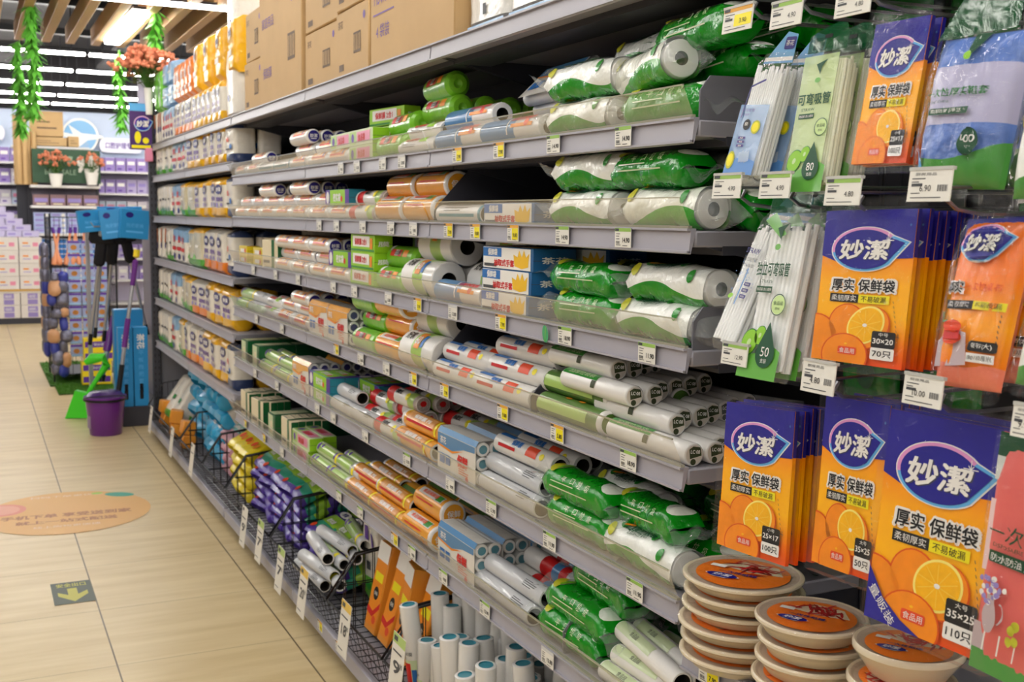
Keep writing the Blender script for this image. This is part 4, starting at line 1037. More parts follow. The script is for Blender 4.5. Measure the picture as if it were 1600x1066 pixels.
def art_blue(a, L, r):
    a.rect(-L * .46, -r * .2, -L * .02, r * .9, M_blulab, 1, 1, 4); a.rect(-L * .02, -r * 1.0, 0, r * 1.0, M_white, 2, 1, 5); a.text('点断式保鲜袋', L * .22, r * .3, r * .5, M_red, 3, bold=.02, wid=L * .38); a.rect(L * .05, -r * .5, L * .4, -r * .2, M_orange, 2, 1, 2); a.ell(L * .3, -r * .2, r * .4, r * .3, M_redor, 3, 12)
roll('bluw', 'bag_roll', .3, .029, [(.4, M_filmw), (.6, M_blulab)], 'hole', art_blue, .016)
roll('teal', 'film_roll', .28, .025, [(.04, M_teals), (.96, M_filmw)], (M_hole, None, M_white), lambda a, L, r: (lines(a, -L * .3, L * .3, r * .6, r * .3, 4, M_ink, r * .08), a.rect(-L * .4, -r * .9, L * .4, -r * .6, M_teals, 2, 1, 2)))
roll('amb', 'amber_bag_roll', .22, .038, [(.06, M_filmw), (.94, M_oramb)], (M_oramb, '保鲜', M_white), lambda a, L, r: (a.rect(-L * .4, r * .1, L * .36, r * .7, M_filmw, 1, 1, 4), a.text('食品保鲜袋', -L * .05, r * .42, r * .34, M_redor, 3, bold=.02, wid=L * .5), a.rect(L * .16, r * .15, L * .34, r * .65, M_grn, 2, 1, 2), a.rect(-L * .38, -r * .4, L * .2, -r * .3, M_red, 2)))
roll('ambl', 'amber_film_roll', .3, .027, [(.94, M_oramb), (.06, M_filmw)], 'hole', lambda a, L, r: (a.rect(-L * .36, -r * .3, L * .3, r * .75, M_orlab, 1, 1, 4), a.text('保鲜膜 PE', 0, r * .25, r * .5, M_white, 3, bold=.03, wid=L * .4), a.rect(-L * .36, -r * .55, L * .3, -r * .3, M_red, 2, 1, 2), a.rect(L * .34, -r, L * .38, r, M_yellow, 2, 1, 5)), .019)
roll('kraft', 'fat_amber_roll', .26, .045, [(.05, M_filmw), (.95, M_oramb)], 'hole', lambda a, L, r: (a.rect(-L * .45, r * .1, L * .4, r * .45, M_olive, 1, 1, 3), lines(a, -L * .3, L * .3, -r * .1, r * .2, 3, M_brown, r * .06)), .036)
roll('bigw', 'wide_bag_roll', .24, .052, [(.3, M_filmw), (.32, M_ltgreen), (.38, M_white)], 'hole', lambda a, L, r: (a.text('好家', L * -.28, r * .3, r * .55, M_black, 3, bold=.02, wid=L * .22), a.rect(-L * .05, -r * .4, L * .1, r * .7, M_orange, 2, 1, 4), a.text('60', L * .02, r * .1, r * .5, M_white, 4, bold=.02), a.rect(L * .12, -r * .3, L * .2, r * .5, M_blue, 2, 1, 3), a.ell(-L * .3, r * .85, r * .2, r * .14, M_red, 3, 12)), .022)
roll('limeb', 'lime_bag_roll', .21, .036, [(1, M_limefilm)], 'gather', lambda a, L, r: (a.rect(-L * .34, -r * .5, L * .1, r * .1, M_red, 2, 1, 4), a.rect(-L * .16, -r * .45, -L * .02, r * .05, M_white, 3, 1, 3), a.text('垃圾袋', -L * .05, -r * .2, r * .4, M_black, 4, bold=.02), a.ell(-L * .38, r * .35, r * .3, r * .4, M_white, 2, 14), a.rect(L * .16, -r * .5, L * .34, r * .1, M_orange, 2, 1, 3)))
M_lc = mat('lc_label_dark', (58, 66, 40), .5)
def cap_lc(a, r):
    a.poly([(-r * .5, r * .5), (-r * .1, r * .72), (r * .6, r * .6), (r * .72, -r * .1), (-r * .42, -r * .3)], M_lc, 3); a.text('LC·08', r * .1, r * .26, r * .3, M_white, 4, bold=.02, wid=r * .9, rot=-.1); a.ell(-r * .1, -r * .58, r * .27, r * .27, M_lc, 3, 14)
roll('lc', 'white_bag_roll', .27, .0215, [(.34, M_filmw), (.66, M_filmw)], (mat('lc_cap_paper', (214, 205, 192), .5), None, M_white), lambda a, L, r: (a.rect(-L * .48, r * .05, L * .06, r * .95, M_grn, 1, 1, 4), a.text('加厚垃圾袋', -L * .2, r * .45, r * .5, M_palegreen, 3, wid=L * .4), a.rect(L * .0, -r * .7, L * .06, r * .0, M_lc, 2, 1, 3)), capart=cap_lc)
roll('plaing', 'green_label_roll', .28, .026, [(.05, M_filmw), (.95, M_olive)], (M_olive, None, M_white), lambda a, L, r: (a.rect(-L * .48, -r * .9, L * .3, r * .05, M_ltgreen, 1, 1, 4), a.ell(-L * .1, r * .8, r * .5, r * .16, M_orange, 2, 14), a.ell(L * .1, r * .85, r * .5, r * .16, M_orange, 2, 14)))
def art_wrb(a, L, r):
    a.rect(-L * .46, r * .5, -L * .2, r * 1.0, M_blue, 1, 1, 3); a.text('保鲜膜', -L * .1, r * .2, r * .6, M_blue, 3, bold=.04); a.rect(L * .08, -r * .5, L * .26, r * .5, M_redor, 2, 1, 3); a.ell(L * .34, -r * .1, r * .4, r * .3, M_yellow, 2, 12); a.rect(-L * .4, -r * .6, -L * .1, -r * .3, M_red, 2, 1, 2)
roll('wrb', 'white_red_blue_roll', .3, .026, [(1, M_filmw)], 'hole', art_wrb, .017)
roll('foil', 'bare_film_roll', .3, .024, [(1, M_silver)], 'hole', lambda a, L, r: (lines(a, L * .2, L * .42, r * .4, r * .2, 4, M_ink, r * .07),), .0185)
roll('clearg', 'green_label_film_roll', .3, .024, [(.3, M_silver), (.7, M_palegreen)], 'hole', lambda a, L, r: (a.rect(L * .26, -r, L * .34, r, M_yellow, 2, 1, 5), a.rect(-L * .4, -r * .6, L * .2, r * .6, M_ltgreen, 1, 1, 4), a.ell(-L * .42, 0, r * .5, r * .6, M_purple, 3, 12), a.ell(-L * .3, r * .3, r * .4, r * .4, M_purple, 3, 12)), .017)
M_netend = mat('white_net_end', (190, 180, 172), .7, var=.4, vscale=260)
roll('redcap', 'red_capped_roll', .24, .026, [(.08, M_netend), (.2, M_ltgreen), (.47, M_filmw), (.25, M_red)], (M_netend, None, M_white), lambda a, L, r: (a.text('抽取式', -L * .12, r * .2, r * .6, M_black, 3, bold=.04), a.ell(L * .2, 0, r * .5, r * .5, M_yellow, 3, 12)), capart=lambda a, r: a.ell(0, r * .1, r * .4, r * .34, M_red, 4, 14))
roll('rblu', 'red_banded_roll', .3, .026, [(.25, M_silver), (.12, M_red), (.12, M_blulab), (.2, M_red), (.31, M_filmw)], 'hole', None, .017)
roll('tube', 'white_core_tube', .27, .021, [(1, M_white)], 'hole', lambda a, L, r: (a.rect(-L * .48, -r * .2, L * .1, r * .9, M_palegreen, 1, 1, 4), a.text('食品级', -L * .2, r * .35, r * .5, M_ink, 3)), .0165)
# cartons lying along the aisle
def carton(key, name, L, w, h, m, art=None, endm=None, endtxt=None):
    DIM[key] = (L, w, h)
    q = MB().box((0, 0, h / 2), (w, L, h), 0, b=.0015)
    P = [('carton', q.mesh('carton', [m]), [])]
    a = Art(lambda u, v, z: (-w / 2 - .0005 - z, -u, v)); b = None
    if art:
        art(a, L, h)
        t = a.fn; a.fn = lambda u, v, z: (-w / 2 + v, -u, h + .0005 + z)
        art(a, L, w)
        a.fn = lambda u, v, z: (u, -L / 2 - .0005 - z, v + h / 2)
        if endm: a.rect(-w * .48, -h * .48, w * .48, h * .48, endm, 1)
        if endtxt: a.text(endtxt, 0, 0, h * .28, M_white, 3, bold=.02, wid=w * .6)
        a.rect(-w * .5, -h * .02, w * .5, 0, M_ink, 2)
        P.append(('printed_panels', a.mb.mesh('printed_panels', a.mats), []))
    kind(key, name, P)
M_gbox = mat('green_carton', (24, 96, 52), .4, coat=.3); M_purbox = mat('purple_carton', (84, 60, 150), .4, coat=.3); M_bluebox = mat('glove_box_blue', (34, 96, 150), .4, coat=.3)
carton('limec', 'lime_carton', .24, .058, .055, M_lime, lambda a, L, h: (a.rect(-L * .4, h * .3, L * .3, h * .9, M_white, 1), a.text('保鲜膜 2合1', -L * .06, h * .58, h * .36, M_red, 3, bold=.03, wid=L * .5), a.rect(L * .32, h * .2, L * .42, h * .8, M_orange, 2), a.rect(-L * .48, h * .06, L * .48, h * .16, M_grn, 2)), M_lime, '膜')
carton('pinkc', 'green_pink_carton', .24, .055, .05, M_palegreen, lambda a, L, h: (a.rect(-L * .16, h * .2, L * .4, h * .86, M_pink, 1), a.text('食品袋', L * .05, h * .5, h * .45, M_red, 3, bold=.03), a.rect(-L * .48, h * .1, -L * .2, h * .9, M_ltgreen, 1), a.ell(-L * .34, h * .5, h * .3, h * .3, M_purple, 2, 12)), M_lime)
carton('purc', 'purple_lime_carton', .26, .055, .052, M_teal, lambda a, L, h: (a.rect(-L * .5, h * .02, -L * .3, h * .98, M_purple, 1), a.rect(-L * .3, h * .02, L * .34, h * .98, M_lime, 1), a.text('密实袋', 0, h * .5, h * .5, M_white, 3, bold=.03), a.ell(-L * .4, h * .5, h * .34, h * .4, M_white, 2, 12), a.rect(L * .34, h * .02, L * .5, h * .98, M_purple, 2), a.ell(L * .2, h * .4, h * .2, h * .2, M_redor, 3, 10)), M_teal)
carton('dgc', 'dark_green_carton', .12, .16, .10, M_gbox, lambda a, L, h: (a.rect(-L * .48, h * .04, L * .2, h * .96, M_palegreen, 1), a.rect(-L * .2, h * .2, L * .1, h * .7, M_cream, 2), a.rect(L * .22, h * .1, L * .46, h * .9, M_gbox, 2)), M_gbox)
carton('crc', 'cream_green_card_box', .16, .03, .12, M_cream, lambda a, L, h: (a.rect(L * .12, 0, L * .3, h, M_gbox, 1), a.rect(-L * .4, h * .2, 0, h * .3, M_ink, 1)), M_gbox)
M_glove = mat('yellow_glove_print', (238, 190, 40), .4)
carton('glove', 'blue_glove_carton', .26, .11, .052, M_bluebox, lambda a, L, h: (a.rect(-L * .48, h * .04, L * .46, h * .97, M_white, 1), a.rect(-L * .48, h * .55, -L * .1, h * .95, M_blue, 2), a.text('保鲜袋', -L * .28, h * .75, h * .3, M_white, 3, bold=.03), a.text('抽取式手套', -L * .05, h * .3, h * .3, M_red, 3, bold=.03, wid=L * .4), a.poly([(L * .16, h * .2), (L * .3, h * .1), (L * .42, h * .2), (L * .44, h * .8), (L * .38, h * .6), (L * .34, h * .92), (L * .3, h * .6), (L * .25, h * .9), (L * .22, h * .6), (L * .14, h * .7)], M_glove, 3), a.rect(-L * .46, h * .1, -L * .2, h * .24, M_ink, 2)), M_bluebox, '茶花')
# shrink-wrapped bundles of small rolls
def bundle(key, name, L, r, nx, nz, topm, capm, film_alpha=.18):
    w, h = nx * 2 * r, nz * 2 * r; DIM[key] = (L, w + .006, h + .006)
    rl = MB().lathe([(r * .9, -L / 2), (r, -L / 2 + .002), (r, L / 2), (0, L / 2)], 14, 0, RX(-90)).lathe([(r * .9, -L / 2), (r * .62, -L / 2), (r * .62, -L / 2 + .004), (0, -L / 2 + .004)], 14, 0, RX(-90), [0, 1, 1])
    base = rl; P = []
    for i in range(nx):
        for k in range(nz):
            m = MB(); m.add(base.v, base.f, base.m, TR(-w / 2 + r * (2 * i + 1), 0, .003 + r * (2 * k + 1)), True)
            P.append(('inner_roll', m.mesh('inner_roll', [M_filmw, capm]), []))
    W2, H2 = w / 2 + .003, h + .006
    f = MB()
    prof = [(-W2, 0), (-W2, H2 * .5), (-W2, H2 * .88), (-W2 * .8, H2 * 1.0), (W2 * .1, H2 * 1.0), (W2, H2 * .9), (W2, 0)]
    f.grid(lambda u, v: (prof[int(round(u * 6))][0], (v - .5) * L * 1.02, prof[int(round(u * 6))][1]), 6, 1, lambda u, v: 1 if .3 < u < .5 else 0, sm=False)
    P.append(('wrapper', f.mesh('wrapper', [M_prtw, topm]), []))
    f = MB().grid(lambda u, v: (-W2 + 2 * W2 * u, -L * .51 - .008 * sin(pi * u) * sin(pi * v), H2 * v), 8, 6, 0)
    P.append(('clear_end', f.mesh('clear_end', [M_clear]), []))
    a = Art(lambda u, v, z: (-W2 - .0006 - z, -u, v))
    a.poly([(-L * .5, H2 * .87), (-L * .5, H2 * .62), (-L * .1, H2 * .56), (L * .2, H2 * .7), (L * .49, H2 * .74), (L * .49, H2 * .87)], topm, 1); a.poly([(-L * .5, H2 * .62), (-L * .5, H2 * .58), (-L * .1, H2 * .51), (L * .2, H2 * .66), (-L * .1, H2 * .56)], M_orange, 2)
    a.text('茶花', -L * .34, H2 * .73, H2 * .16, M_white, 3, bold=.02); a.text('保鲜', L * .18, H2 * .42, H2 * .26, M_red, 3, bold=.04); a.rect(-L * .44, H2 * .2, -L * .3, H2 * .42, M_blue, 2); a.rect(-L * .27, H2 * .2, -L * .15, H2 * .42, M_blue, 2)
    lines(a, L * .08, L * .36, H2 * .24, H2 * .05, 3, M_redor, H2 * .02); a.ell(L * .3, H2 * .08, H2 * .08, H2 * .06, M_redor, 3, 12)
    P.append(('printed_label', a.mb.mesh('printed_label', a.mats), []))
    kind(key, name, P)
M_prtw = mat('bundle_white_print', (226, 222, 214), .3, coat=.5, bump=.2, bscale=30)
bundle('bun', 'blue_topped_roll_bundle', .24, .0185, 2, 3, M_blulab, M_teals); bundle('bun2', 'navy_roll_bundle', .22, .02, 3, 3, M_oramb, M_navy)
# pillow packs with a green wave
def wave_mat(name, lo, hi, h, a, b, k, ph, hi2=None):
    m = mat(name, (255, 255, 255), .22, coat=.5, bump=.5, bscale=34)
    nt = m.node_tree; bs = nt.nodes['Principled BSDF']
    tc = nt.nodes.new('ShaderNodeTexCoord'); sp = nt.nodes.new('ShaderNodeSeparateXYZ'); nt.links.new(tc.outputs['Object'], sp.inputs[0])
    def mt(op, x, y):
        n = nt.nodes.new('ShaderNodeMath'); n.operation = op
        for i, s in enumerate((x, y)):
            if s is None: continue
            if isinstance(s, (int, float)): n.inputs[i].default_value = s
            else: nt.links.new(s, n.inputs[i])
        return n.outputs[0]
    s = mt('SINE', mt('ADD', mt('MULTIPLY', sp.outputs[1], k), ph), None)
    e = mt('SUBTRACT', sp.outputs[2], mt('ADD', mt('MULTIPLY', s, b * h), a * h))
    g = mt('GREATER_THAN', e, 0.0)
    mx = nt.nodes.new('ShaderNodeMix'); mx.data_type = 'RGBA'; mx.inputs[6].default_value = C(lo); mx.inputs[7].default_value = C(hi)
    nt.links.new(g, mx.inputs[0]); nt.links.new(mx.outputs[2], bs.inputs['Base Color'])
    return m
WM = {'W': wave_mat('pack_white_over_green', (30, 142, 26), (240, 242, 236), .078, .40, .16, 24, .8), 'G': wave_mat('pack_green_with_white_crest', (8, 142, 20), (232, 238, 226), .078, .84, .2, 17, 1.6),
      'C': wave_mat('pack_clear_over_green', (66, 160, 50), (232, 234, 222), .078, .3, .26, 16, 2.4), 'D': wave_mat('pack_deep_green', (8, 92, 20), (22, 124, 30), .078, .5, .3, 14, 0)}
def gpack(key, style, L, w, h, seed):
    DIM[key] = (L, w, h); r = random.Random(seed); p1, p2, p3 = (r.uniform(0, 6) for _ in range(3))
    def fn(u, v, hh=0.0):
        a = 2 * pi * u; e = min(1, (min(v, 1 - v) if style in 'GD' else 1 - v) / .09) ** .5
        x = (w / 2 + hh) * abs(cos(a)) ** .8 * (1 if cos(a) >= 0 else -1) * (1 - .12 * (1 - e)); z = (h / 2 + hh) * (.06 + .94 * e) * abs(sin(a)) ** .85 * (1 if sin(a) >= 0 else -1)
        wob = .0016 * sin(15 * v + p1 + 3 * sin(a)) + .0012 * sin(41 * v + 5 * a + p2) * (1.6 - e)
        return (x + wob, (v - .5) * L, h / 2 + z * (1 + .05 * sin(9 * v + p3)) + wob * .6)
    body = MB().grid(fn, 26, 30, 0, loop=True, v0=0. if style in 'GD' else .05).mesh('wrapper', [WM[style]])
    A = Art(lambda u, v, hh: V(fn(.5 - (v / (h * 3.1)), .5 - u / L)) + V((-.0016 - hh, 0, .0016 + hh)))
    if style in 'WC':
        for x, y, q in ((.12, .052, .3), (.3, .02, -.2), (-.3, .05, .8)):
            A.ell(L * x, y, .009, .016, M_grn, 2, 12, q)
        A.ell(-L * .38, .026, .012, .017, M_limy, 2, 14, .3); A.text('加厚垃圾袋', -L * .06, .05, .02, M_dkgreen, 3, bold=.02, wid=L * .4); A.text('GARBAGE BAG', -L * .06, .036, .007, M_dkgreen, 3, wid=L * .24)
        A.poly([(-L * .3, .05), (-L * .2, .062), (-L * .22, .054), (-L * .3, .044)], M_orange, 3)
    else:
        for k in range(4): A.text('平口垃圾袋'[k], L * (-.12 + .12 * k), .02, .016, M_palegreen, 3, bold=.01)
        lines(A, -L * .3, L * .3, .006, .008, 2, M_palegreen, .0018, 3); A.ell(-L * .36, .04, .012, .018, M_limy, 2, 14, .4); A.ell(-L * .3, .05, .006, .014, M_limefilm, 2, 12, -.5)
    P = [('wrapper', body, []), ('printed_label', A.mb.mesh('printed_label', A.mats), [])]
    for s in (-1, 1):
        fl = MB()
        if s < 0 and style in 'WC':
            def cone(u, v):
                q = V(fn(u, .05)); k = v ** 1.4
                return (q.x * (1 - .05 * k) + .003 * sin(14 * u * pi + p1) * v, q.y - (.05 * L + .05) * v, q.z * (1 - k) + (h * (.45 + .2 * sin(p2)) + .006 * sin(9 * q.x / w + p1)) * k)
            fl.grid(cone, 26, 6, 0, loop=True)
        else: fl.grid(lambda u, v: ((u - .5) * w * (1.0 + .2 * v), s * (L / 2 - .006 + v * .055), h * (.5 + .32 * v * sin(p1 + 2.2 * u + s)) + .008 * sin(9 * u + p2 + 4 * v)), 14, 5, 0)
        P.append(('sealed_film_end', fl.mesh('sealed_film_end', [M_flap if style != 'D' else M_greenfilm]), []))
    if style in 'WC':
        c = MB().lathe([(h * .47, -L * .40), (h * .46, -L * .445), (h * .44, -L * .452), (h * .17, -L * .455), (h * .17, -L * .40), (0, -L * .40)], 22, 0, TR(0, 0, h * .5) @ RX(-90), [0, 0, 0, 1, 1])
        P.append(('core', c.mesh('core', [M_filmw, M_hole]), []))
    kind(key, 'bag_pillow_pack', P)
M_flap = film('film_flap', (232, 238, 234), .16, .07, 1.0, 24, .03)
M_greenfilm = film('green_film', (40, 130, 60), .55, .08, .9, 26)
for i, (s, L, w, h) in enumerate((('W', .26, .078, .074), ('W', .27, .08, .076), ('G', .26, .078, .07), ('G', .28, .082, .068), ('C', .25, .078, .075), ('D', .27, .08, .068))):
    gpack('gp%d' % i, s, L, w, h, 20 + i)
GPK = {'W': ('gp0', 'gp1'), 'G': ('gp2', 'gp3'), 'C': ('gp4', 'gp4'), 'D': ('gp5', 'gp5')}
GPD = {'W': 'green-waved white pillow pack', 'G': 'bright green white-crested pillow pack', 'C': 'clear-ended pale pillow pack', 'D': 'deep green pillow pack'}
# ---------------------------------------------------------------- stocking
WHERE = lambda lv, b: '%s tray, %s' % (ORD[lv - 1], BAYN[b])
RND = random.Random(99)
def bay_of(y):
    for b in 'ABC':
        if BAYS[b][0] - .05 <= y <= BAYS[b][1] + .01: return b
    return 'A'
def item(key, lv, pxn, X, zo, desc, cat, grp, lay=0, row=0, rz=0., rx=0., jit=.006, ylim=True):
    L, w, h = DIM[key]
    Y = Yx(pxn, X, SZ[lv] + zo + h / 2) + L / 2 + RND.uniform(-jit, jit)
    b = bay_of(Y)
    if ylim: Y = min(max(Y, BAYS[b][0] + L / 2 + .004), BAYS[b][1] - L / 2 - .004)
    return put(key, TR(X, Y, SZ[lv] + zo) @ RZ(rz) @ RX(rx), desc, cat, grp, WHERE(lv, b), lay, row)
def stack(key, lv, pxn, rows, lays, desc, cat, grp, x0=None, hexa=True, skip=(), jit=.01, dx=None, rz=0):
    L, w, h = DIM[key]; x0 = x0 or FX + .012 + w / 2
    Y = None
    for la in range(lays):
        for ro in range(rows - (la if hexa and rows > 2 else 0)):
            if (la, ro) in skip: continue
            X = x0 + ro * (dx or w * 1.01) + (w * .5 * (la % 2) if hexa else 0); z = la * h * (.88 if hexa else 1.0)
            if Y is None: Y = Yx(pxn, x0, SZ[lv] + h / 2)
            b = bay_of(Y + L / 2)
            y = min(max(Y + L / 2 + RND.uniform(-jit, jit), BAYS[b][0] + L / 2 + .004), BAYS[b][1] - L / 2 - .004)
            put(key, TR(X, y, SZ[lv] + z + (.0004 * la)) @ RZ(RND.uniform(-1, 1) + rz), desc, cat, grp, WHERE(lv, b), la, ro)
NV = ('navy-capped cling film roll', 'film roll', 'navy-capped cling film rolls')
RW = ('red-lettered white roll', 'bag roll', 'white and red bag rolls'); BW = ('blue-banded white bag roll', 'bag roll', 'white and blue bag rolls'); TE = ('teal-rimmed white film roll', 'film roll', 'teal-rimmed film rolls')
AM = ('white-banded amber bag roll', 'bag roll', 'amber bag rolls'); AL = ('slim amber film roll', 'film roll', 'slim amber film rolls'); KR = ('fat olive-striped amber roll', 'bag roll', 'fat amber rolls')
BG = ('wide green-banded white roll', 'bag roll', 'wide white bag rolls'); LB = ('lime green wrapped bag roll', 'bag roll', 'lime bag rolls'); LCC = ('white roll, dark LC-08 end', 'bag roll', 'white rolls with dark end labels')
PG = ('plain green label roll', 'bag roll', 'plain green rolls'); WR = ('red-and-blue printed white roll', 'film roll', 'white red and blue rolls'); FO = ('bare shiny film roll', 'film roll', 'bare film rolls')
CG = ('green-and-yellow banded film roll', 'film roll', 'green and yellow film rolls'); RC = ('red-capped white roll', 'bag roll', 'red-capped rolls'); RB_ = ('red-banded clear film roll', 'film roll', 'red banded rolls'); TB = ('open white core tube roll', 'bag roll', 'white core tubes')
LC_ = ('white-panelled lime carton', 'carton', 'lime cartons'); PK = ('green and pink carton', 'carton', 'green and pink cartons'); PU = ('purple and lime carton', 'carton', 'purple and lime cartons'); DG = ('dark green carton', 'carton', 'dark green cartons')
CR = ('green-striped cream card box', 'carton', 'cream card boxes'); GL = ('blue carton picturing yellow gloves', 'carton', 'blue glove cartons'); BU = ('blue-topped roll bundle', 'roll bundle', 'blue-topped roll bundles'); BN = ('navy-ended amber roll bundle', 'roll bundle', 'navy-ended bundles')
# ================================================================ stocking, slot by slot (slot 0 is at the far end of a bay)
NS = {'A': 4, 'B': 5, 'C': 5}
def slot(b, s, L):
    y0, y1 = BAYS[b]; w = (y1 - y0 - .008) / NS[b]
    return y1 - .004 - w * (s + 1) + L / 2 + max(0, min(w - L, .01))
def st(b, lv, s, key, rows, lays, D, x0=None, skip=(), z0=0., l0=0, r0=0, jit=.01, hexa=None, rz=0., dy=0., ry=0.):
    L, w, h = DIM[key]; x0 = x0 or FX + .010 + w / 2
    hexa = (abs(w - h) < 1e-6) if hexa is None else hexa
    for la in range(lays):
        for ro in range(rows):
            if (la, ro) in skip or (hexa and la % 2 and ro == rows - 1 and rows > 1): continue
            X = x0 + ro * w * 1.02 + (w * .51 * (la % 2) if hexa else 0)
            z = z0 + la * h * (.875 if hexa else 1.004)
            if X + w / 2 > BX - .01: continue
            y0, y1 = BAYS[b]
            y = slot(b, s, L) + dy + RND.uniform(-jit, jit)
            y = min(max(y, y0 + L / 2 - (.06 if (b == 'A' and s == 3) else -.004)), y1 - L / 2 - .004)
            put(key, TR(X, y, SZ[lv] + z) @ RZ(RND.uniform(-1, 1) + rz) @ RY(ry), D[0], D[1], D[2], WHERE(lv, b), la + l0, ro + r0)
def gp(b, lv, s, style, X, zo, la, ro, rz=0., rx=0., dy=0., alt=0, rl=0.):
    key = GPK[style][alt]; L, w, h = DIM[key]
    y = slot(b, s, L) + dy
    put(key, TR(X, y, SZ[lv] + zo) @ RZ(rz) @ RX(rx) @ TR(0, 0, h / 2) @ RY(rl) @ TR(0, 0, -h / 2), GPD[style], 'bag pack', 'green and white pillow packs', WHERE(lv, b), la, ro)
M_yelbox = mat('yellow_carton', (232, 205, 30), .4, coat=.3)
carton('yelc', 'yellow_carton', .16, .06, .04, M_yelbox, lambda a, L, h: (a.rect(-L * .3, h * .3, L * .2, h * .7, M_white, 1), a.ell(L * .3, h * .5, h * .3, h * .3, M_redor, 2, 10)), M_yelbox)
YC = ('small yellow carton', 'carton', 'yellow cartons')
# ---- first tray
st('C', 1, 0, 'nav', 2, 1, NV); st('C', 1, 1, 'nav', 2, 2, NV); st('C', 1, 2, 'teal', 2, 1, TE); st('C', 1, 3, 'teal', 1, 1, TE); st('C', 1, 4, 'nav', 3, 3, NV)
st('B', 1, 0, 'nav', 3, 2, NV); st('B', 1, 1, 'nav', 3, 1, NV); st('B', 1, 1, 'pinkc', 1, 1, PK, z0=.052, x0=1.15, l0=1)
st('B', 1, 2, 'pinkc', 1, 2, PK); st('B', 1, 2, 'limec', 1, 2, LC_, x0=1.21); st('B', 1, 2, 'limec', 1, 1, LC_, x0=1.22, z0=.115, rz=8, l0=2)
st('B', 1, 3, 'limeb', 2, 1, LB); st('B', 1, 3, 'limeb', 1, 1, LB, x0=1.185, z0=.063, l0=1, rz=-4)
st('B', 1, 4, 'redw', 5, 2, RW, dy=-.02); st('B', 1, 4, 'limeb', 4, 1, LB, x0=1.21, z0=.09, l0=2, dy=.03); st('B', 1, 4, 'limeb', 1, 1, LB, x0=1.215, z0=.155, l0=3, dy=.05, rz=-5)
st('A', 1, 0, 'bluw', 2, 2, BW); st('A', 1, 0, 'bluw', 2, 1, BW, x0=1.25, r0=2)
st('A', 1, 1, 'bluw', 2, 1, BW); st('A', 1, 1, 'bun', 1, 1, BU, x0=1.2, z0=.085, rz=-5, dy=-.02, ry=46); st('A', 1, 1, 'bun', 1, 1, BU, x0=1.33, r0=1)
gp('A', 1, 2, 'W', 1.155, 0, 0, 0, 1); gp('A', 1, 2, 'W', 1.16, .074, 1, 0, 3, alt=1); gp('A', 1, 2, 'W', 1.26, .125, 2, 1, -4, dy=-.08); gp('A', 1, 2, 'G', 1.25, .0, 0, 1); gp('A', 1, 2, 'G', 1.255, .066, 1, 1, -2, dy=-.06)
gp('A', 1, 3, 'G', 1.155, 0, 0, 0, 2, dy=-.01); gp('A', 1, 3, 'C', 1.16, .07, 1, 0, -10, dy=.07, rx=-4); gp('A', 1, 3, 'G', 1.25, .0, 0, 1, 0, dy=.0); gp('A', 1, 3, 'G', 1.25, .07, 1, 1, -5, dy=-.03, alt=1, rx=-3); gp('A', 1, 3, 'G', 1.19, .13, 2, 0, -8, dy=-.06, alt=1)
gp('A', 1, 3, 'D', 1.36, .0, 0, 2); gp('A', 1, 3, 'D', 1.36, .07, 1, 2, 3); gp('A', 1, 3, 'G', 1.36, .135, 2, 2, -6, dy=-.08); gp('A', 1, 2, 'D', 1.36, .0, 0, 2); gp('A', 1, 2, 'D', 1.37, .07, 1, 2)
# ---- second tray
st('C', 2, 0, 'nav', 2, 2, NV); st('C', 2, 1, 'nav', 3, 2, NV); st('C', 2, 2, 'nav', 3, 3, NV); st('C', 2, 3, 'nav', 3, 2, NV); st('C', 2, 4, 'nav', 3, 3, NV)
st('B', 2, 0, 'nav', 3, 2, NV); st('B', 2, 1, 'nav', 3, 2, NV); st('B', 2, 1, 'purc', 1, 1, PU, x0=1.14, z0=.052, l0=1); st('B', 2, 2, 'redcap', 2, 2, RC); st('B', 2, 2, 'nav', 2, 3, NV, x0=1.28, r0=2)
st('B', 2, 3, 'amb', 2, 2, AM); st('B', 2, 4, 'amb', 2, 2, AM, dy=-.03)
st('A', 2, 0, 'teal', 3, 1, TE); st('A', 2, 1, 'teal', 2, 1, TE, x0=1.2, r0=1); st('A', 2, 1, 'glove', 1, 1, GL)
gp('A', 2, 2, 'W', 1.155, 0, 0, 0, 1, dy=-.02); gp('A', 2, 2, 'W', 1.165, .075, 1, 0, 3, alt=1, dy=-.03); gp('A', 2, 2, 'D', 1.30, .0, 0, 1); gp('A', 2, 2, 'D', 1.3, .07, 1, 1, -5, dy=-.1)
gp('A', 2, 3, 'C', 1.157, 0, 0, 0, 1, dy=-.01); gp('A', 2, 3, 'G', 1.165, .076, 1, 0, -3, dy=.04, alt=1); gp('A', 2, 3, 'G', 1.26, .0, 0, 1, -4, dy=-.04); gp('A', 2, 3, 'C', 1.265, .072, 1, 1, -10, dy=-.02, rx=5); gp('A', 2, 3, 'D', 1.36, .0, 0, 2, dy=-.05); gp('A', 2, 3, 'D', 1.37, .07, 1, 2, dy=-.05)
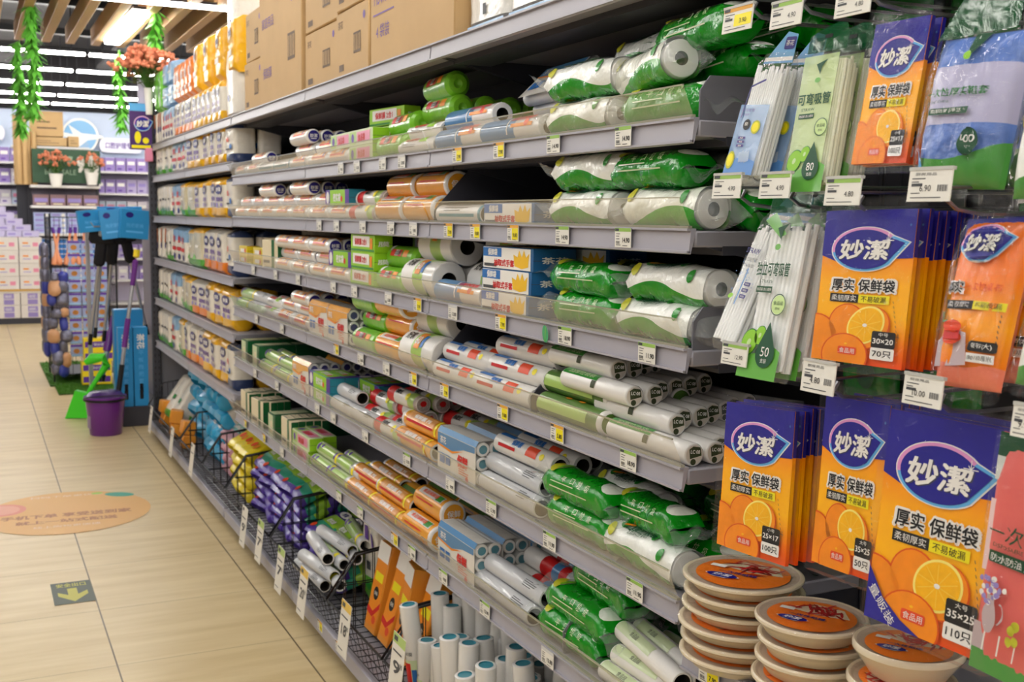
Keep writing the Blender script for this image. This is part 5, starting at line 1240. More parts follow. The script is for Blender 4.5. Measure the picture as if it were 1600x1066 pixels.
# ---- third tray
st('C', 3, 0, 'yelc', 1, 2, YC); st('C', 3, 0, 'yelc', 1, 1, YC, x0=1.22, r0=1); st('C', 3, 1, 'yelc', 1, 2, YC, x0=1.15); st('C', 3, 1, 'crc', 2, 1, CR, x0=1.2, rz=14); st('C', 3, 2, 'crc', 3, 1, CR, rz=10); st('C', 3, 3, 'nav', 3, 3, NV); st('C', 3, 4, 'nav', 3, 3, NV)
st('B', 3, 0, 'nav', 3, 3, NV); st('B', 3, 1, 'nav', 3, 2, NV); st('B', 3, 1, 'purc', 1, 1, PU, x0=1.14, z0=.053, l0=1, dy=-.02)
st('B', 3, 2, 'limec', 1, 3, LC_, dy=-.02); st('B', 3, 2, 'limec', 1, 2, LC_, x0=1.22, r0=1); st('B', 3, 3, 'limeb', 2, 2, LB); st('B', 3, 3, 'limec', 1, 3, LC_, x0=1.27, r0=2)
st('B', 3, 4, 'bigw', 3, 2, BG, dy=-.04)
st('A', 3, 0, 'bluw', 1, 1, BW); st('A', 3, 0, 'bigw', 1, 2, BG, x0=1.24); st('A', 3, 1, 'glove', 1, 3, GL, jit=.02); st('A', 3, 1, 'glove', 1, 3, GL, x0=1.29, r0=1, dy=-.08, rz=8)
gp('A', 3, 2, 'G', 1.158, 0, 0, 0, 0, dy=-.03, alt=0); gp('A', 3, 2, 'G', 1.16, .066, 1, 0, -2, dy=-.03, alt=1); gp('A', 3, 2, 'D', 1.26, 0, 0, 1, dy=-.1); gp('A', 3, 2, 'D', 1.265, .068, 1, 1, dy=-.1)
gp('A', 3, 3, 'W', 1.158, 0, 0, 0, 0, dy=-.0); gp('A', 3, 3, 'W', 1.17, .068, 1, 0, 2, dy=-.02); gp('A', 3, 3, 'D', 1.27, 0, 0, 1); gp('A', 3, 3, 'D', 1.3, .06, 1, 1, 6, dy=.02); gp('A', 3, 3, 'W', 1.37, .05, 1, 2, dy=-.05); gp('A', 3, 3, 'D', 1.37, .0, 0, 2)
# ---- fourth tray
st('C', 4, 0, 'clearg', 2, 2, CG); st('C', 4, 1, 'foil', 2, 2, FO); st('C', 4, 2, 'redw', 3, 2, RW); st('C', 4, 3, 'nav', 3, 2, NV); st('C', 4, 4, 'nav', 3, 3, NV)
st('B', 4, 0, 'bun2', 1, 1, BN); st('B', 4, 0, 'bun2', 1, 1, BN, x0=1.25, r0=1); st('B', 4, 1, 'bun2', 3, 1, BN, dy=.01)
st('B', 4, 2, 'limeb', 2, 3, LB); st('B', 4, 3, 'amb', 2, 3, AM, skip=((2, 1),)); st('B', 4, 4, 'bigw', 2, 2, BG, dy=.01)
st('A', 4, 0, 'wrb', 3, 2, WR); st('A', 4, 1, 'wrb', 4, 4, WR, jit=.03, skip=((2, 0), (3, 0)), dy=.02)
st('A', 4, 2, 'plaing', 2, 2, PG, dy=.0); st('A', 4, 2, 'plaing', 2, 2, PG, x0=1.25, r0=2, dy=-.04)
for la in range(4):
    for ro in range(8 - la):
        X = 1.134 + ro * .0445 + .022 * (la % 2); yn = 1.578 + .1 * la + .5 * (X - 1.134) + RND.uniform(-.015, .015)
        put('lc', TR(X, yn + .135, SZ[4] + la * .0375) @ RZ(RND.uniform(-2, 1)), LCC[0], LCC[1], LCC[2], WHERE(4, 'A'), la, ro)
# ---- fifth tray
st('C', 5, 0, 'dgc', 2, 1, DG); st('C', 5, 1, 'dgc', 2, 1, DG, dy=.03); st('C', 5, 2, 'clearg', 3, 2, CG); st('C', 5, 3, 'clearg', 3, 2, CG); st('C', 5, 4, 'bun2', 2, 1, BN)
st('B', 5, 0, 'purc', 2, 2, PU); st('B', 5, 1, 'purc', 2, 2, PU, x0=1.24, r0=2); st('B', 5, 1, 'foil', 2, 2, FO, jit=.02); st('B', 5, 2, 'foil', 1, 1, FO); st('B', 5, 2, 'redcap', 4, 2, RC, x0=1.18, jit=.02)
st('B', 5, 3, 'redcap', 5, 3, RC, skip=((2, 0), (1, 0)), jit=.02); st('B', 5, 4, 'ambl', 2, 2, AL); st('B', 5, 4, 'redcap', 3, 2, RC, x0=1.25, r0=2)
st('A', 5, 0, 'bun', 3, 1, BU, dy=.0); st('A', 5, 1, 'foil', 4, 2, FO, jit=.02); st('A', 5, 1, 'wrb', 3, 1, WR, x0=1.18, z0=.088, jit=.03)
gp('A', 5, 2, 'G', 1.158, 0, 0, 0, 1, dy=-.02); gp('A', 5, 2, 'G', 1.158, .064, 1, 0, 0, alt=1, dy=-.02); gp('A', 5, 2, 'W', 1.245, .055, 1, 1, -3, dy=-.07); gp('A', 5, 2, 'D', 1.25, 0, 0, 1); gp('A', 5, 2, 'D', 1.34, .0, 0, 2, dy=-.02); gp('A', 5, 2, 'D', 1.34, .07, 1, 2, -6, dy=-.04)
gp('A', 5, 3, 'W', 1.158, 0, 0, 0, 0, dy=.03); gp('A', 5, 3, 'G', 1.18, .066, 1, 0, -8, dy=.05, rx=-4); gp('A', 5, 3, 'G', 1.25, 0, 0, 1); gp('A', 5, 3, 'D', 1.34, .0, 0, 2); gp('A', 5, 3, 'D', 1.34, .068, 1, 2, -4, dy=-.04)
# ---- sixth tray
st('C', 6, 0, 'crc', 5, 1, CR); st('C', 6, 1, 'crc', 4, 1, CR, rz=5); st('C', 6, 2, 'dgc', 2, 1, DG); st('C', 6, 3, 'crc', 5, 1, CR); st('C', 6, 4, 'pinkc', 2, 2, PK)
st('B', 6, 0, 'clearg', 2, 2, CG, jit=.03); st('B', 6, 1, 'clearg', 3, 2, CG, jit=.03); st('B', 6, 2, 'ambl', 4, 2, AL); st('B', 6, 3, 'ambl', 2, 2, AL); st('B', 6, 3, 'kraft', 2, 1, KR, x0=1.24, r0=2); st('B', 6, 4, 'amb', 1, 2, AM); st('B', 6, 4, 'kraft', 2, 1, KR, x0=1.24, r0=1)
st('A', 6, 0, 'bun', 3, 1, BU); st('A', 6, 1, 'foil', 2, 2, FO, jit=.02); st('A', 6, 1, 'rblu', 3, 2, RB_, x0=1.24, r0=2)
for i, (x, zo, dy, rz, al) in enumerate(((1.158, 0, .01, 1, 0), (1.165, .06, -.02, -3, 1), (1.25, 0, -.03, -5, 0), (1.245, .066, .0, -9, 1), (1.2, .12, -.05, -5, 0))):
    gp('A', 6, 2, 'G', x, zo, (0, 1, 0, 1, 2)[i], (0, 0, 1, 1, 0)[i], rz, dy=dy, alt=al)
gp('A', 6, 3, 'W', 1.33, .05, 1, 2, -4, dy=.02)
st('A', 6, 3, 'tube', 5, 2, TB, jit=.02); st('A', 6, 3, 'tube', 2, 1, TB, x0=1.15, z0=.078, rz=-8, l0=2)
gp('A', 6, 3, 'D', 1.36, 0, 0, 3); gp('A', 6, 2, 'D', 1.36, 0, 0, 3)
# upright paper canisters at the back of the first and second far trays
DIM['can'] = (.09, .09, .16)
kind('can', 'paper_canister', [('paper_canister', MB().lathe([(0, 0), (.043, 0), (.045, .004), (.045, .156), (.043, .16), (0, .16)], 18, 0, None, [0, 0, 0, 1, 1]).mesh('paper_canister', [mat('warm_white_paper', (205, 196, 178), .6), M_navy]), [])])
for lv in (1, 2, 3, 4):
    for i in range(4):
        put('can', TR(1.45, 5.16 - i * .1, SZ[lv]), 'upright cream paper canister', 'canister', 'paper canisters', WHERE(lv, 'C'))
# ================================================================ tissue packs standing in the far bay
TI = {}
M_tw = mat('tissue_white', (226, 220, 208), .35, coat=.35, bump=.4, bscale=30); M_tor = mat('tissue_orange', (232, 128, 40), .3, coat=.4, bump=.4, bscale=30); M_tye = mat('tissue_yellow', (236, 178, 24), .3, coat=.4, bump=.4, bscale=30)
M_tgr = mat('tissue_green', (84, 160, 56), .35, coat=.4); M_tbl = mat('tissue_blue', (140, 178, 214), .35, coat=.4, bump=.4, bscale=30); M_tnv = mat('tissue_navy', (44, 60, 100), .35, coat=.4); M_tcl = mat('tissue_clear', (206, 198, 170), .25, coat=.5, bump=.4, bscale=30)
M_tli = mat('tissue_lime', (110, 190, 60), .35, coat=.4, bump=.4, bscale=30)
def tissue(key, w, H, d, z, art, seed):
    """upright soft pack: w along the aisle; z: [(height fraction, material)]"""
    r = random.Random(seed); p = r.uniform(0, 6); q = MB(); ms = []; v0 = 0.
    def fn(u, v, hh=0.):
        a = 2 * pi * u; e = min(1, min(v + .02, 1.0 - v + .004) / .1) ** .5
        y = (w / 2 + hh) * abs(cos(a)) ** .35 * (1 if cos(a) >= 0 else -1) * (1 - .06 * (1 - e)); x = (d / 2 + hh) * (.15 + .85 * e) * abs(sin(a)) ** .35 * (1 if sin(a) >= 0 else -1)
        wb = .002 * sin(26 * v + p + 3 * a)
        return (x + wb, y + wb, v * H)
    for f, m in z:
        if m not in ms: ms.append(m)
        q.grid(fn, 24, max(3, int(12 * (f - v0))), ms.index(m), loop=True, v0=v0, v1=f); v0 = f
    P = [('wrapper', q.mesh('wrapper', ms), [])]
    a = Art(lambda u, v, hh: (-d / 2 - .0035 - hh, -u, v)); art(a, w, H); P.append(('printed_front', a.mb.mesh('printed_front', a.mats or [M_white]), []))
    kind(key, 'tissue_pack', P); TI[key] = (w, H, d)
def a_pur(m):
    return lambda a, w, H: (a.ell(0, H * .72, w * .3, H * .12, M_navy, 1, 18), a.text('妙潔', 0, H * .72, H * .1, M_white, 2, bold=.03, wid=w * .4), a.text('厨房纸', w * .05, H * .48, H * .1, m, 1, bold=.03, wid=w * .6), a.ell(-w * .2, H * .34, w * .1, H * .06, M_lilac, 1, 12), a.rect(w * .1, H * .3, w * .3, H * .38, M_lilac, 1))
tissue('t_or', .12, .21, .1, [(.28, M_tor), (1, M_tw)], a_pur(M_purple), 1); tissue('t_ye', .125, .21, .1, [(.27, M_tye), (.82, M_tw), (1, M_tye)], a_pur(M_purple), 2)
tissue('t_gr', .09, .2, .1, [(.18, M_tgr), (1, M_tw)], lambda a, w, H: (a.rect(-w * .3, H * .5, w * .2, H * .56, M_ink, 1), a.poly([(-w * .4, H * .16), (-w * .1, H * .34), (0, H * .2)], M_grn, 1), a.poly([(0, H * .16), (w * .24, H * .3), (w * .3, H * .18)], M_grn, 1)), 3)
tissue('t_re', .1, .21, .1, [(.62, M_tw), (1, M_tbl)], lambda a, w, H: (a.rect(-w * .34, H * .36, w * .36, H * .46, M_red, 1), a.text('丝', 0, H * .68, H * .18, M_red, 1, bold=.03), a.ell(0, H * .2, w * .2, H * .08, M_navy, 1, 12)), 4)
tissue('t_cl', .13, .2, .1, [(.22, M_tgr), (.86, M_tcl), (1, M_tye)], lambda a, w, H: (a.poly([(-w * .4, H * .2), (-w * .2, H * .36), (0, H * .22)], M_tli, 1), a.rect(-w * .1, H * .5, w * .2, H * .56, M_white, 1)), 5)
tissue('t_nv', .11, .2, .1, [(.24, M_tnv), (.86, M_tw), (1, M_tnv)], lambda a, w, H: (a.text('纸', -w * .1, H * .6, H * .12, M_redor, 1, bold=.03), a.ell(w * .2, H * .42, w * .14, H * .07, M_blue, 1, 12), a.rect(-w * .3, H * .34, w * .1, H * .38, M_ink, 1)), 6)
tissue('t_ol', .1, .21, .1, [(1, M_tw)], lambda a, w, H: (a.rect(-w * .3, H * .5, w * .1, H * .92, M_tor, 1), a.ell(-w * .1, H * .42, w * .2, H * .1, M_navy, 2, 14)), 7)
tissue('t_yy', .16, .26, .12, [(.5, M_tye), (1, M_tye)], lambda a, w, H: (a.ell(0, H * .7, w * .22, H * .12, M_white, 1, 16), a.text('妙潔', 0, H * .7, H * .1, M_navy, 2, bold=.03), a.rect(-w * .3, H * .3, w * .3, H * .4, M_white, 1)), 8)
tissue('t_oo', .12, .22, .12, [(1, M_tor)], lambda a, w, H: (a.ell(0, H * .6, w * .24, H * .12, M_white, 1, 14), a.text('絲', 0, H * .6, H * .1, M_redor, 2), a.rect(-w * .3, H * .2, w * .3, H * .3, M_white, 1)), 9)
tissue('t_bb', .18, .13, .14, [(1, M_tbl)], lambda a, w, H: (a.rect(-w * .3, H * .45, w * .3, H * .52, M_white, 1),), 10); tissue('t_gg', .14, .26, .12, [(1, M_tli)], lambda a, w, H: (a.rect(-w * .3, H * .3, w * .1, H * .6, M_tgr, 1),), 11)
tissue('t_ww', .26, .34, .2, [(1, M_tw)], lambda a, w, H: (a.ell(0, H * .3, w * .12, H * .05, M_navy, 1, 14),), 12)
TD = {'t_or': 'orange-footed white tissue pack', 't_ye': 'yellow-ended white tissue pack', 't_gr': 'green-footed white pack', 't_re': 'blue-topped red-banded white pack', 't_cl': 'yellow-topped green-footed clear pack', 't_nv': 'navy-ended white pack', 't_ol': 'orange-panelled white pack', 't_yy': 'plump yellow tissue pack', 't_oo': 'orange tissue pack', 't_bb': 'pale blue flat tissue pack', 't_gg': 'lime tissue pack', 't_ww': 'big white bulk pack'}
def tis(key, y, z, lv, x=None, row=0, lay=0, rz=0.):
    w, H, d = TI[key]
    put(key, TR((x or FX + .012 + d / 2), y, z) @ RZ(rz + RND.uniform(-3, 3)) @ RY(RND.uniform(-1.5, 1.5)), TD[key], 'tissue pack', 'tissue packs in the far bay', ('top shelf' if lv == 0 else ORD[lv - 1] + ' shelf') + ', tissue bay', lay, row, far='far end')
ORDR = {1: ['t_gr', 't_gr', 't_gr', 't_gr', 't_re', 't_re', 't_re', 't_ye', 't_ye', 't_ye', 't_ye', 't_ye', 't_ye', 't_ye', 't_nv', 't_nv', 't_nv', 't_nv'],
        2: ['t_gr', 't_gr', 't_gr', 't_gr', 't_re', 't_re', 't_cl', 't_cl', 't_cl', 't_ye', 't_ye', 't_ye', 't_ye', 't_ye', 't_nv', 't_nv', 't_nv', 't_nv'],
        3: ['t_ol', 't_ol', 't_gr', 't_gr', 't_re', 't_re', 't_re', 't_cl', 't_cl', 't_cl', 't_or', 't_or', 't_or', 't_or', 't_or', 't_nv', 't_nv', 't_nv'],
        4: ['t_gr', 't_gr', 't_gr', 't_re', 't_re', 't_cl', 't_cl', 't_cl', 't_or', 't_or', 't_or', 't_or', 't_ye', 't_ye', 't_ye', 't_ye', 't_nv', 't_nv'],
        5: ['t_gr', 't_gr', 't_gr', 't_gr', 't_re', 't_cl', 't_cl', 't_or', 't_or', 't_or', 't_or', 't_ye', 't_ye', 't_ye', 't_ye', 't_ye', 't_nv', 't_nv']}
CLR = {1: .20, 2: .208, 3: .226, 4: .215, 5: .236}
for lv, L in ORDR.items():
    for ro in range(2):
        y = 7.73; seq = [k for i, k in enumerate(L) if k != 't_nv'] + ['t_nv']
        while y - .14 > 5.28:
            k = seq[int(len(seq) * min(.999, (7.73 - y) / 2.3))]
            w, H, d = TI[k]; wf = RND.uniform(1.5, 1.85) if k not in ('t_gr', 't_ol') else RND.uniform(1.2, 1.4); hz = CLR[lv] / H * RND.uniform(.93, 1.0)
            wf = min(wf, (y - 5.28) / w)
            put(k, TR(FX + .012 + d * .55 + ro * .125 + RND.uniform(0, .015), y - w * wf / 2, SZD[lv]) @ RZ(RND.uniform(-4, 4)) @ RY(RND.uniform(-2, 2)) @ SCL(1.1, wf * .97, hz), TD[k], 'tissue pack', 'tissue packs in the far bay', ORD[lv - 1] + ' shelf, tissue bay', 0, ro); y -= w * wf * 1.02
z = SZD[0]
y = 7.72
for k, n in (('t_ol', 3), ('t_re', 4), ('t_or', 5), ('t_ye', 6)):
    for i in range(n):
        w, H, d = TI[k]; tis(k, y - w / 2, z, 0, FX + .07, 0); tis(k, y - w / 2, z, 0, FX + .185, 1)
        zz = z + H
        up = {'t_ol': 't_gg', 't_re': 't_bb', 't_or': 't_oo', 't_ye': 't_yy'}[k]
        if k == 't_re':
            if i % 2 == 0: tis('t_bb', y - w, zz, 0, FX + .09, 0, 1); tis('t_bb', y - w, zz + .135, 0, FX + .09, 0, 2)
        elif k == 't_ol':
            if i < 2: tis(up, y - w / 2 - .02 - .05 * i, zz, 0, FX + .08, 0, 1)
        elif k == 't_ye':
            if i < 4: tis(up, y - .09 - i * .17, zz, 0, FX + .08, 0, 1)
            if 0 < i < 4: tis(up, y - .06 - i * .17, zz, 0, FX + .21, 1, 1)
        else: tis(up, y - w / 2, zz, 0, FX + .08, 0, 1)
        y -= w * 1.06
tis('t_ww', 5.42, z, 0, FX + .13, 0); tis('t_ww', 5.70, z + .0, 0, FX + .36, 1, 0); tis('t_ww', 5.42, z + .345, 0, FX + .14, 0, 1)
M_greybag = mat('grey_carrier_bag', (176, 174, 172), .4, coat=.3, bump=.8, bscale=12)
# ================================================================ cartons and white bags on the top shelf
M_kraft = mat('kraft_board', (198, 164, 116), .65, var=.07, vscale=8); M_kraft2 = mat('kraft_edge', (120, 86, 50), .7); M_tape = film('packing_tape', (214, 190, 140), .35, .08, .3); M_stamp = mat('violet_stamp', (120, 96, 160), .6); M_mark = mat('grey_stamp', (104, 84, 66), .6)
TOPZ = SZ[0]
def kcarton(y0, y1, z0, h, x0, d, label, marks):
    L = y1 - y0
    o = thing('cardboard_carton', TR(x0 + d / 2, (y0 + y1) / 2, z0) @ RZ(RND.uniform(-.7, .7)), '', 'carton', 'cartons on the top shelf', label=label)
    MB().box((0, 0, h / 2), (d, L, h - .002), 0, b=.004).obj('board', M_kraft, o)
    f = MB().box((0, 0, h), (.0025, L * .99, .0015)).box((-d / 2 - .0004, 0, h * .5), (.0008, .0025, h * .98)) if False else MB().box((0, 0, h), (.0025, L * .99, .0015))
    f.obj('flap_seam', M_kraft2, o)
    t = MB()
    t.box((0, -L / 2 - .0006, h * .86), (.055, .001, h * .26)).box((0, 0, h + .0008), (.055, L, .0008)).box((0, L / 2 + .0006, h * .86), (.055, .001, h * .26))
    t.obj('packing_tape', M_tape, o)
    a = Art(lambda u, v, s: (-d / 2 - .0006 - s, -u, v)); marks(a, L, h); a.fn = lambda u, v, s: (u, -L / 2 - .0006 - s, v)
    a.rect(-d * .34, h * .12, -d * .2, h * .3, M_mark, 1); a.text('小心轻放', d * .18, h * .3, h * .08, M_mark, 1); a.rect(d * .1, h * .1, d * .3, h * .2, M_mark, 1)
    a.obj = a.mb.obj('stamped_print', a.mats, o)
def bars(a, x, y, w, h):
    a.rect(x, y, x + w, y + h, M_mark, 1)
    for i in range(8): a.rect(x + w * (.06 + i * .12), y + h * .12, x + w * (.06 + i * .12 + (.04 if i % 3 else .07)), y + h * .9, M_kraft, 2)
def mk_small(a, L, h):
    bars(a, L * .06, h * .3, L * .22, h * .3); a.text('茶花', -L * .35, h * .8, h * .12, M_mark, 1); a.rect(-L * .4, h * .1, -L * .25, h * .2, M_mark, 1); a.ell(L * .38, h * .8, h * .06, h * .06, M_stamp, 1, 12)
def mk_big(a, L, h):
    bars(a, L * .2, h * .22, L * .16, h * .16); a.text('家庭用品', -L * .28, h * .52, h * .07, M_stamp, 1, wid=L * .3); a.text('保鲜膜', -L * .3, h * .2, h * .07, M_stamp, 1); a.ell(L * .3, h * .62, L * .04, h * .06, M_stamp, 1, 14); a.rect(-L * .44, h * .82, -L * .32, h * .92, M_mark, 1)
def mk_md(a, L, h):
    bars(a, L * .2, h * .42, L * .2, h * .24); a.text('MD0950-6', -L * .32, h * .5, h * .13, M_stamp, 1, wid=L * .25)
    for y in (.36, .62): a.rect(-L * .46, h * y, -L * .18, h * (y + .012), M_stamp, 1)
    a.text('4 袋装', -L * .33, h * .24, h * .1, M_stamp, 1, wid=L * .18)
def ypx(px, X=FX + .02, z=2.1): return Yx(px, X, z)
x0 = FX + .015
Ye = [ypx(p) for p in (384, 412, 478, 531, 586, 722)]
kcarton(Ye[1] + .01, Ye[0] - .005, TOPZ, .21, x0, .34, 'small kraft carton beside the white bulk packs, lower one', mk_small); kcarton(Ye[1] + .02, Ye[0] - .01, TOPZ + .212, .21, x0 + .005, .34, 'small kraft carton beside the white bulk packs, upper one', mk_small)
kcarton(Ye[2] + .012, Ye[1] - .004, TOPZ, .62, x0 - .01, .38, 'tall kraft carton with violet stamps on the top shelf', mk_big)
kcarton(Ye[3] + .01, Ye[2] - .01, TOPZ, .2, x0, .3, 'kraft carton right after the tall one, lower one', mk_small); kcarton(Ye[3] + .0, Ye[2] - .01, TOPZ + .202, .2, x0, .3, 'kraft carton right after the tall one, upper one', mk_small)
kcarton(Ye[4] + .01, Ye[3] - .006, TOPZ, .21, x0 - .01, .36, 'kraft carton with taped end, lower one next to the largest carton', mk_small); kcarton(Ye[4] + .012, Ye[3] - .012, TOPZ + .212, .24, x0 - .01, .36, 'kraft carton with taped end, upper one next to the largest carton', mk_small)
kcarton(Ye[5] + .0, Ye[4] - .004, TOPZ, .4, x0 - .012, .4, 'largest kraft carton stamped MD0950-6 on the top shelf', mk_md)
M_bagw = mat('white_bag_film', (232, 230, 224), .25, coat=.5, bump=.5, bscale=20)
def a_cups(a, w, H):
    a.text('一次性', 0, H * .62, H * .12, M_teals, 1, bold=.02); a.ell(w * .2, H * .36, w * .13, H * .12, M_navy, 2, 18); a.text('100', w * .2, H * .38, H * .07, M_white, 3, bold=.02); a.text('250ml', w * .2, H * .3, H * .035, M_white, 3)
    a.rect(-w * .4, H * .02, w * .4, H * .06, M_tbl, 1); a.arc(-w * .25, H * .7, w * .16, H * .2, .003, 0, 180, M_redor, 1); a.line(-w * .4, H * .6, -w * .3, H * .3, .003, M_tbl, 1); a.rect(-w * .05, H * .12, w * .02, H * .2, M_ink, 1); a.rect(-w * .3, H * .82, w * .25, H * .9, M_red, 1)
tissue('t_cup', .26, .32, .2, [(1, M_bagw)], a_cups, 31)
TD['t_cup'] = 'white bag of disposable cups'
for i, px in enumerate((792, 868, 960)):
    w, H, d = TI['t_cup']; y = ypx(px) + .12
    put('t_cup', TR(FX + .125, y, TOPZ) @ RZ(RND.uniform(-3, 3)), '', 'bag', 'bags of cups on the top shelf', label='white bag of disposable cups on the top shelf, %s' % ('next to the largest carton', 'second from the largest carton', 'third from the largest carton')[i])
# ================================================================ wire baskets on the base deck
BZ = .101
BPX = [236, 283, 318, 354, 424, 515, 602, 761, 990]
BY = [Yx(p, 1.04, .2) for p in BPX]; BY[0] = 7.70
BN_ = ['at the far end', 'of pink packs', 'of yellow packs', 'of purple and lime packs', 'of bare film rolls', 'of orange cartons', 'of white tubes', 'closest to the camera']
BW_ = ['far-end basket', 'pink-pack basket', 'yellow-pack basket', 'purple-pack basket', 'film-roll basket', 'orange-carton basket', 'white-tube basket', 'nearest basket']
def wbasket(y0, y1, label):
    L = y1 - y0 - .02; o = thing('wire_basket', TR(0, (y0 + y1) / 2, BZ), '', 'basket', 'black wire baskets on the base deck', label=label)
    f, b = 1.058, 1.47; h = L / 2
    prof = [(f, .012), (f - .025, .115), (f + .075, .26), (b, .30)]
    def zt(x):
        if x <= f + .075: return .115 + (x - f + .025) / .10 * .145
        return .26 + (x - f - .075) / (b - f - .075) * .04
    MB().tube([(f - .025, -h, .115), (f - .025, h, .115), (f + .075, h, .26), (b, h, .30), (b, -h, .30), (f + .075, -h, .26)], .0045, 6, 0, True).obj('rim', M_wire, o)
    w = MB(); n = max(6, int(L / .045))
    for i in range(n + 1):
        y = -h + L * i / n; w.tube([(f - .025, y, .115), (f, y, .006), (b, y, .006), (b, y, .30)], .0017, 4)
    for z in (.06,): w.tube([(f - .012, -h, z), (f - .012, h, z)], .002, 4)
    for i in range(5): x = f + (b - f) * i / 4; w.tube([(x, -h, .004), (x, h, .004)], .002, 4)
    w.obj('front_and_floor_wires', M_wire, o)
    for s, nm in ((-1, 'side_wires'), (1, 'side_wires')):
        w = MB()
        for i in range(1, 12): x = f + (b - f) * i / 12; w.tube([(x, s * h, .006), (x, s * h, zt(x))], .0017, 4)
        for k in (.08, .16): w.tube([(f - .01 + k * .2, s * h, k), (b, s * h, k)], .002, 4)
        w.obj(nm, M_wire, o)
for i in range(8): wbasket(BY[i + 1], BY[i], 'black wire basket ' + BN_[i])
a = None
M_card = mat('card_white', (226, 222, 212), .5)
def big_card(px, py, txt, head, label, tilt=-7):
    p = onX(px, py, 1.022); w, h = .095, .17
    a = Art(); a.mb.box((0, .001, 0), (w, .002, h), a._m(M_card)); a.rect(-w / 2, h * .34, w / 2, h * .5, head, 1); a.rect(-w * .4, h * .38, -w * .1, h * .46, M_ink, 2)
    if txt: a.text(txt, 0, -h * .02, h * .2, M_ink, 2, bold=.02, wid=w * .5); a.text('90', w * .34, h * .05, h * .08, M_ink, 2)
    a.rect(-w * .4, h * .2, w * .3, h * .23, M_ink, 1); a.rect(-w * .4, -h * .4, w * .1, -h * .38, M_ink, 1)
    o = a.mb.obj('price_card', a.mats, M=TR(1.006, p.y, max(p.z, .135)) @ AISLE @ RX(tilt)); tag(o, label, 'price card', 'large price cards on the baskets')
M_hg = mat('card_green', (176, 200, 120), .5); M_hy = mat('card_yellow', (226, 190, 90), .5)
for px, py, t, hd, nm in ((239, 655, '', M_card, 'far-end basket'), (272, 690, '', M_card, 'second basket from the far end'), (304, 718, '', M_card, 'third basket from the far end'), (386, 822, '9', M_card, 'yellow pack basket'), (411, 845, '7', M_hg, 'purple pack basket, left of two'), (443, 890, '7', M_hg, 'purple pack basket, right of two'), (479, 925, '20', M_hy, 'tall pack basket'), (545, 982, '18', M_hy, 'orange box basket'), (628, 1040, '9', M_hg, 'white tube basket')):
    big_card(px, py, t, hd, 'large white price card hanging on the %s' % nm)
# base rail tags
for px, py, nm in ((500, 945, 'orange box basket'), (528, 943, 'tall pack basket')):
    p = onX(px, py, 1.0395)
    put('t7.90y', TR(1.0385, p.y, .085) @ AISLE, '', 'price tag', 'price tags on the base rail', label='yellow price tag on the base rail below the ' + nm)
# goods in the baskets
def soft(key, name, w, H, d, z, art, seed):
    tissue(key, w, H, d, z, art, seed); KINDS[key] = (name, KINDS[key][1])
soft('b_yel', 'yellow_soft_pack', .16, .2, .06, [(.8, mat('soft_yellow', (236, 212, 40), .3, coat=.4, bump=.4, bscale=25)), (1, M_tw)], lambda a, w, H: (a.ell(-w * .1, H * .4, w * .14, H * .1, M_redor, 1, 14), a.ell(w * .2, H * .35, w * .12, H * .1, M_orange, 1, 14), a.rect(-w * .3, H * .6, w * .3, H * .7, M_white, 1)), 41)
soft('b_pur', 'purple_lime_pack', .18, .19, .045, [(.2, mat('soft_purple', (86, 62, 160), .3, coat=.4, bump=.4, bscale=25)), (.42, mat('soft_teal', (50, 160, 130), .3, coat=.4)), (.72, mat('soft_lime', (160, 205, 60), .3, coat=.4, bump=.4, bscale=25)), (1, mat('soft_purple', (86, 62, 160), .3, coat=.4, bump=.4, bscale=25))], lambda a, w, H: (a.ell(0, H * .84, w * .3, H * .1, M_white, 1, 16), a.text('妙潔', 0, H * .84, H * .1, M_navy, 2, bold=.03), a.text('密实袋', 0, H * .52, H * .12, M_white, 1, bold=.04), a.ell(-w * .3, H * .2, w * .1, H * .08, M_redor, 1, 12)), 42)
soft('b_pnk', 'pink_mint_pack', .15, .17, .05, [(.4, mat('soft_pink', (205, 150, 160), .35, coat=.4, bump=.4, bscale=25)), (.7, mat('soft_mint', (150, 200, 190), .35, coat=.4)), (1, mat('soft_pink', (205, 150, 160)))], lambda a, w, H: a.rect(-w * .3, H * .5, w * .3, H * .62, M_white, 1), 43)
soft('b_blu', 'blue_white_pack', .2, .24, .1, [(.26, mat('soft_cyan', (50, 160, 205), .3, coat=.4)), (.8, M_tw), (1, mat('soft_cyan', (50, 160, 205), .3, coat=.4))], lambda a, w, H: (a.rect(-w * .4, H * .3, w * .4, H * .36, M_red, 1), a.ell(0, H * .6, w * .2, H * .1, M_blue, 1, 14)), 44)
soft('b_wht', 'white_roll_pack', .12, .3, .11, [(.15, M_tgr), (1, M_tw)], lambda a, w, H: a.rect(-w * .2, H * .4, w * .2, H * .5, M_grn, 1), 45)
soft('b_tall', 'tall_white_pack', .1, .31, .05, [(.3, M_tli), (.9, M_tw), (1, M_tw)], lambda a, w, H: (a.rect(-w * .2, H * .75, w * .1, H * .92, M_purple, 1), a.rect(-w * .1, H * .4, w * .2, H * .5, M_ink, 1), a.ell(0, H * .2, w * .2, H * .05, M_grn, 1, 12)), 46)
a = Art(lambda u, v, h: (-.0405 - h, -u, v)); 
q = MB().box((0, 0, .15), (.08, .1, .3), 0, b=.003)
a.rect(-.046, .02, .046, .24, M_orange, 1); a.rect(-.05, .24, .05, .3, M_white, 2); a.poly([(-.05, .06), (.0, .05), (.05, .09), (.05, .11), (0, .07), (-.05, .08)], M_red, 2); a.ell(0, .13, .022, .022, M_black, 2, 16); a.text('保鲜', 0, .13, .014, M_white, 3); a.rect(-.035, .17, .035, .2, M_yellow, 2); a.ell(.02, .045, .016, .014, M_redor, 3, 12)
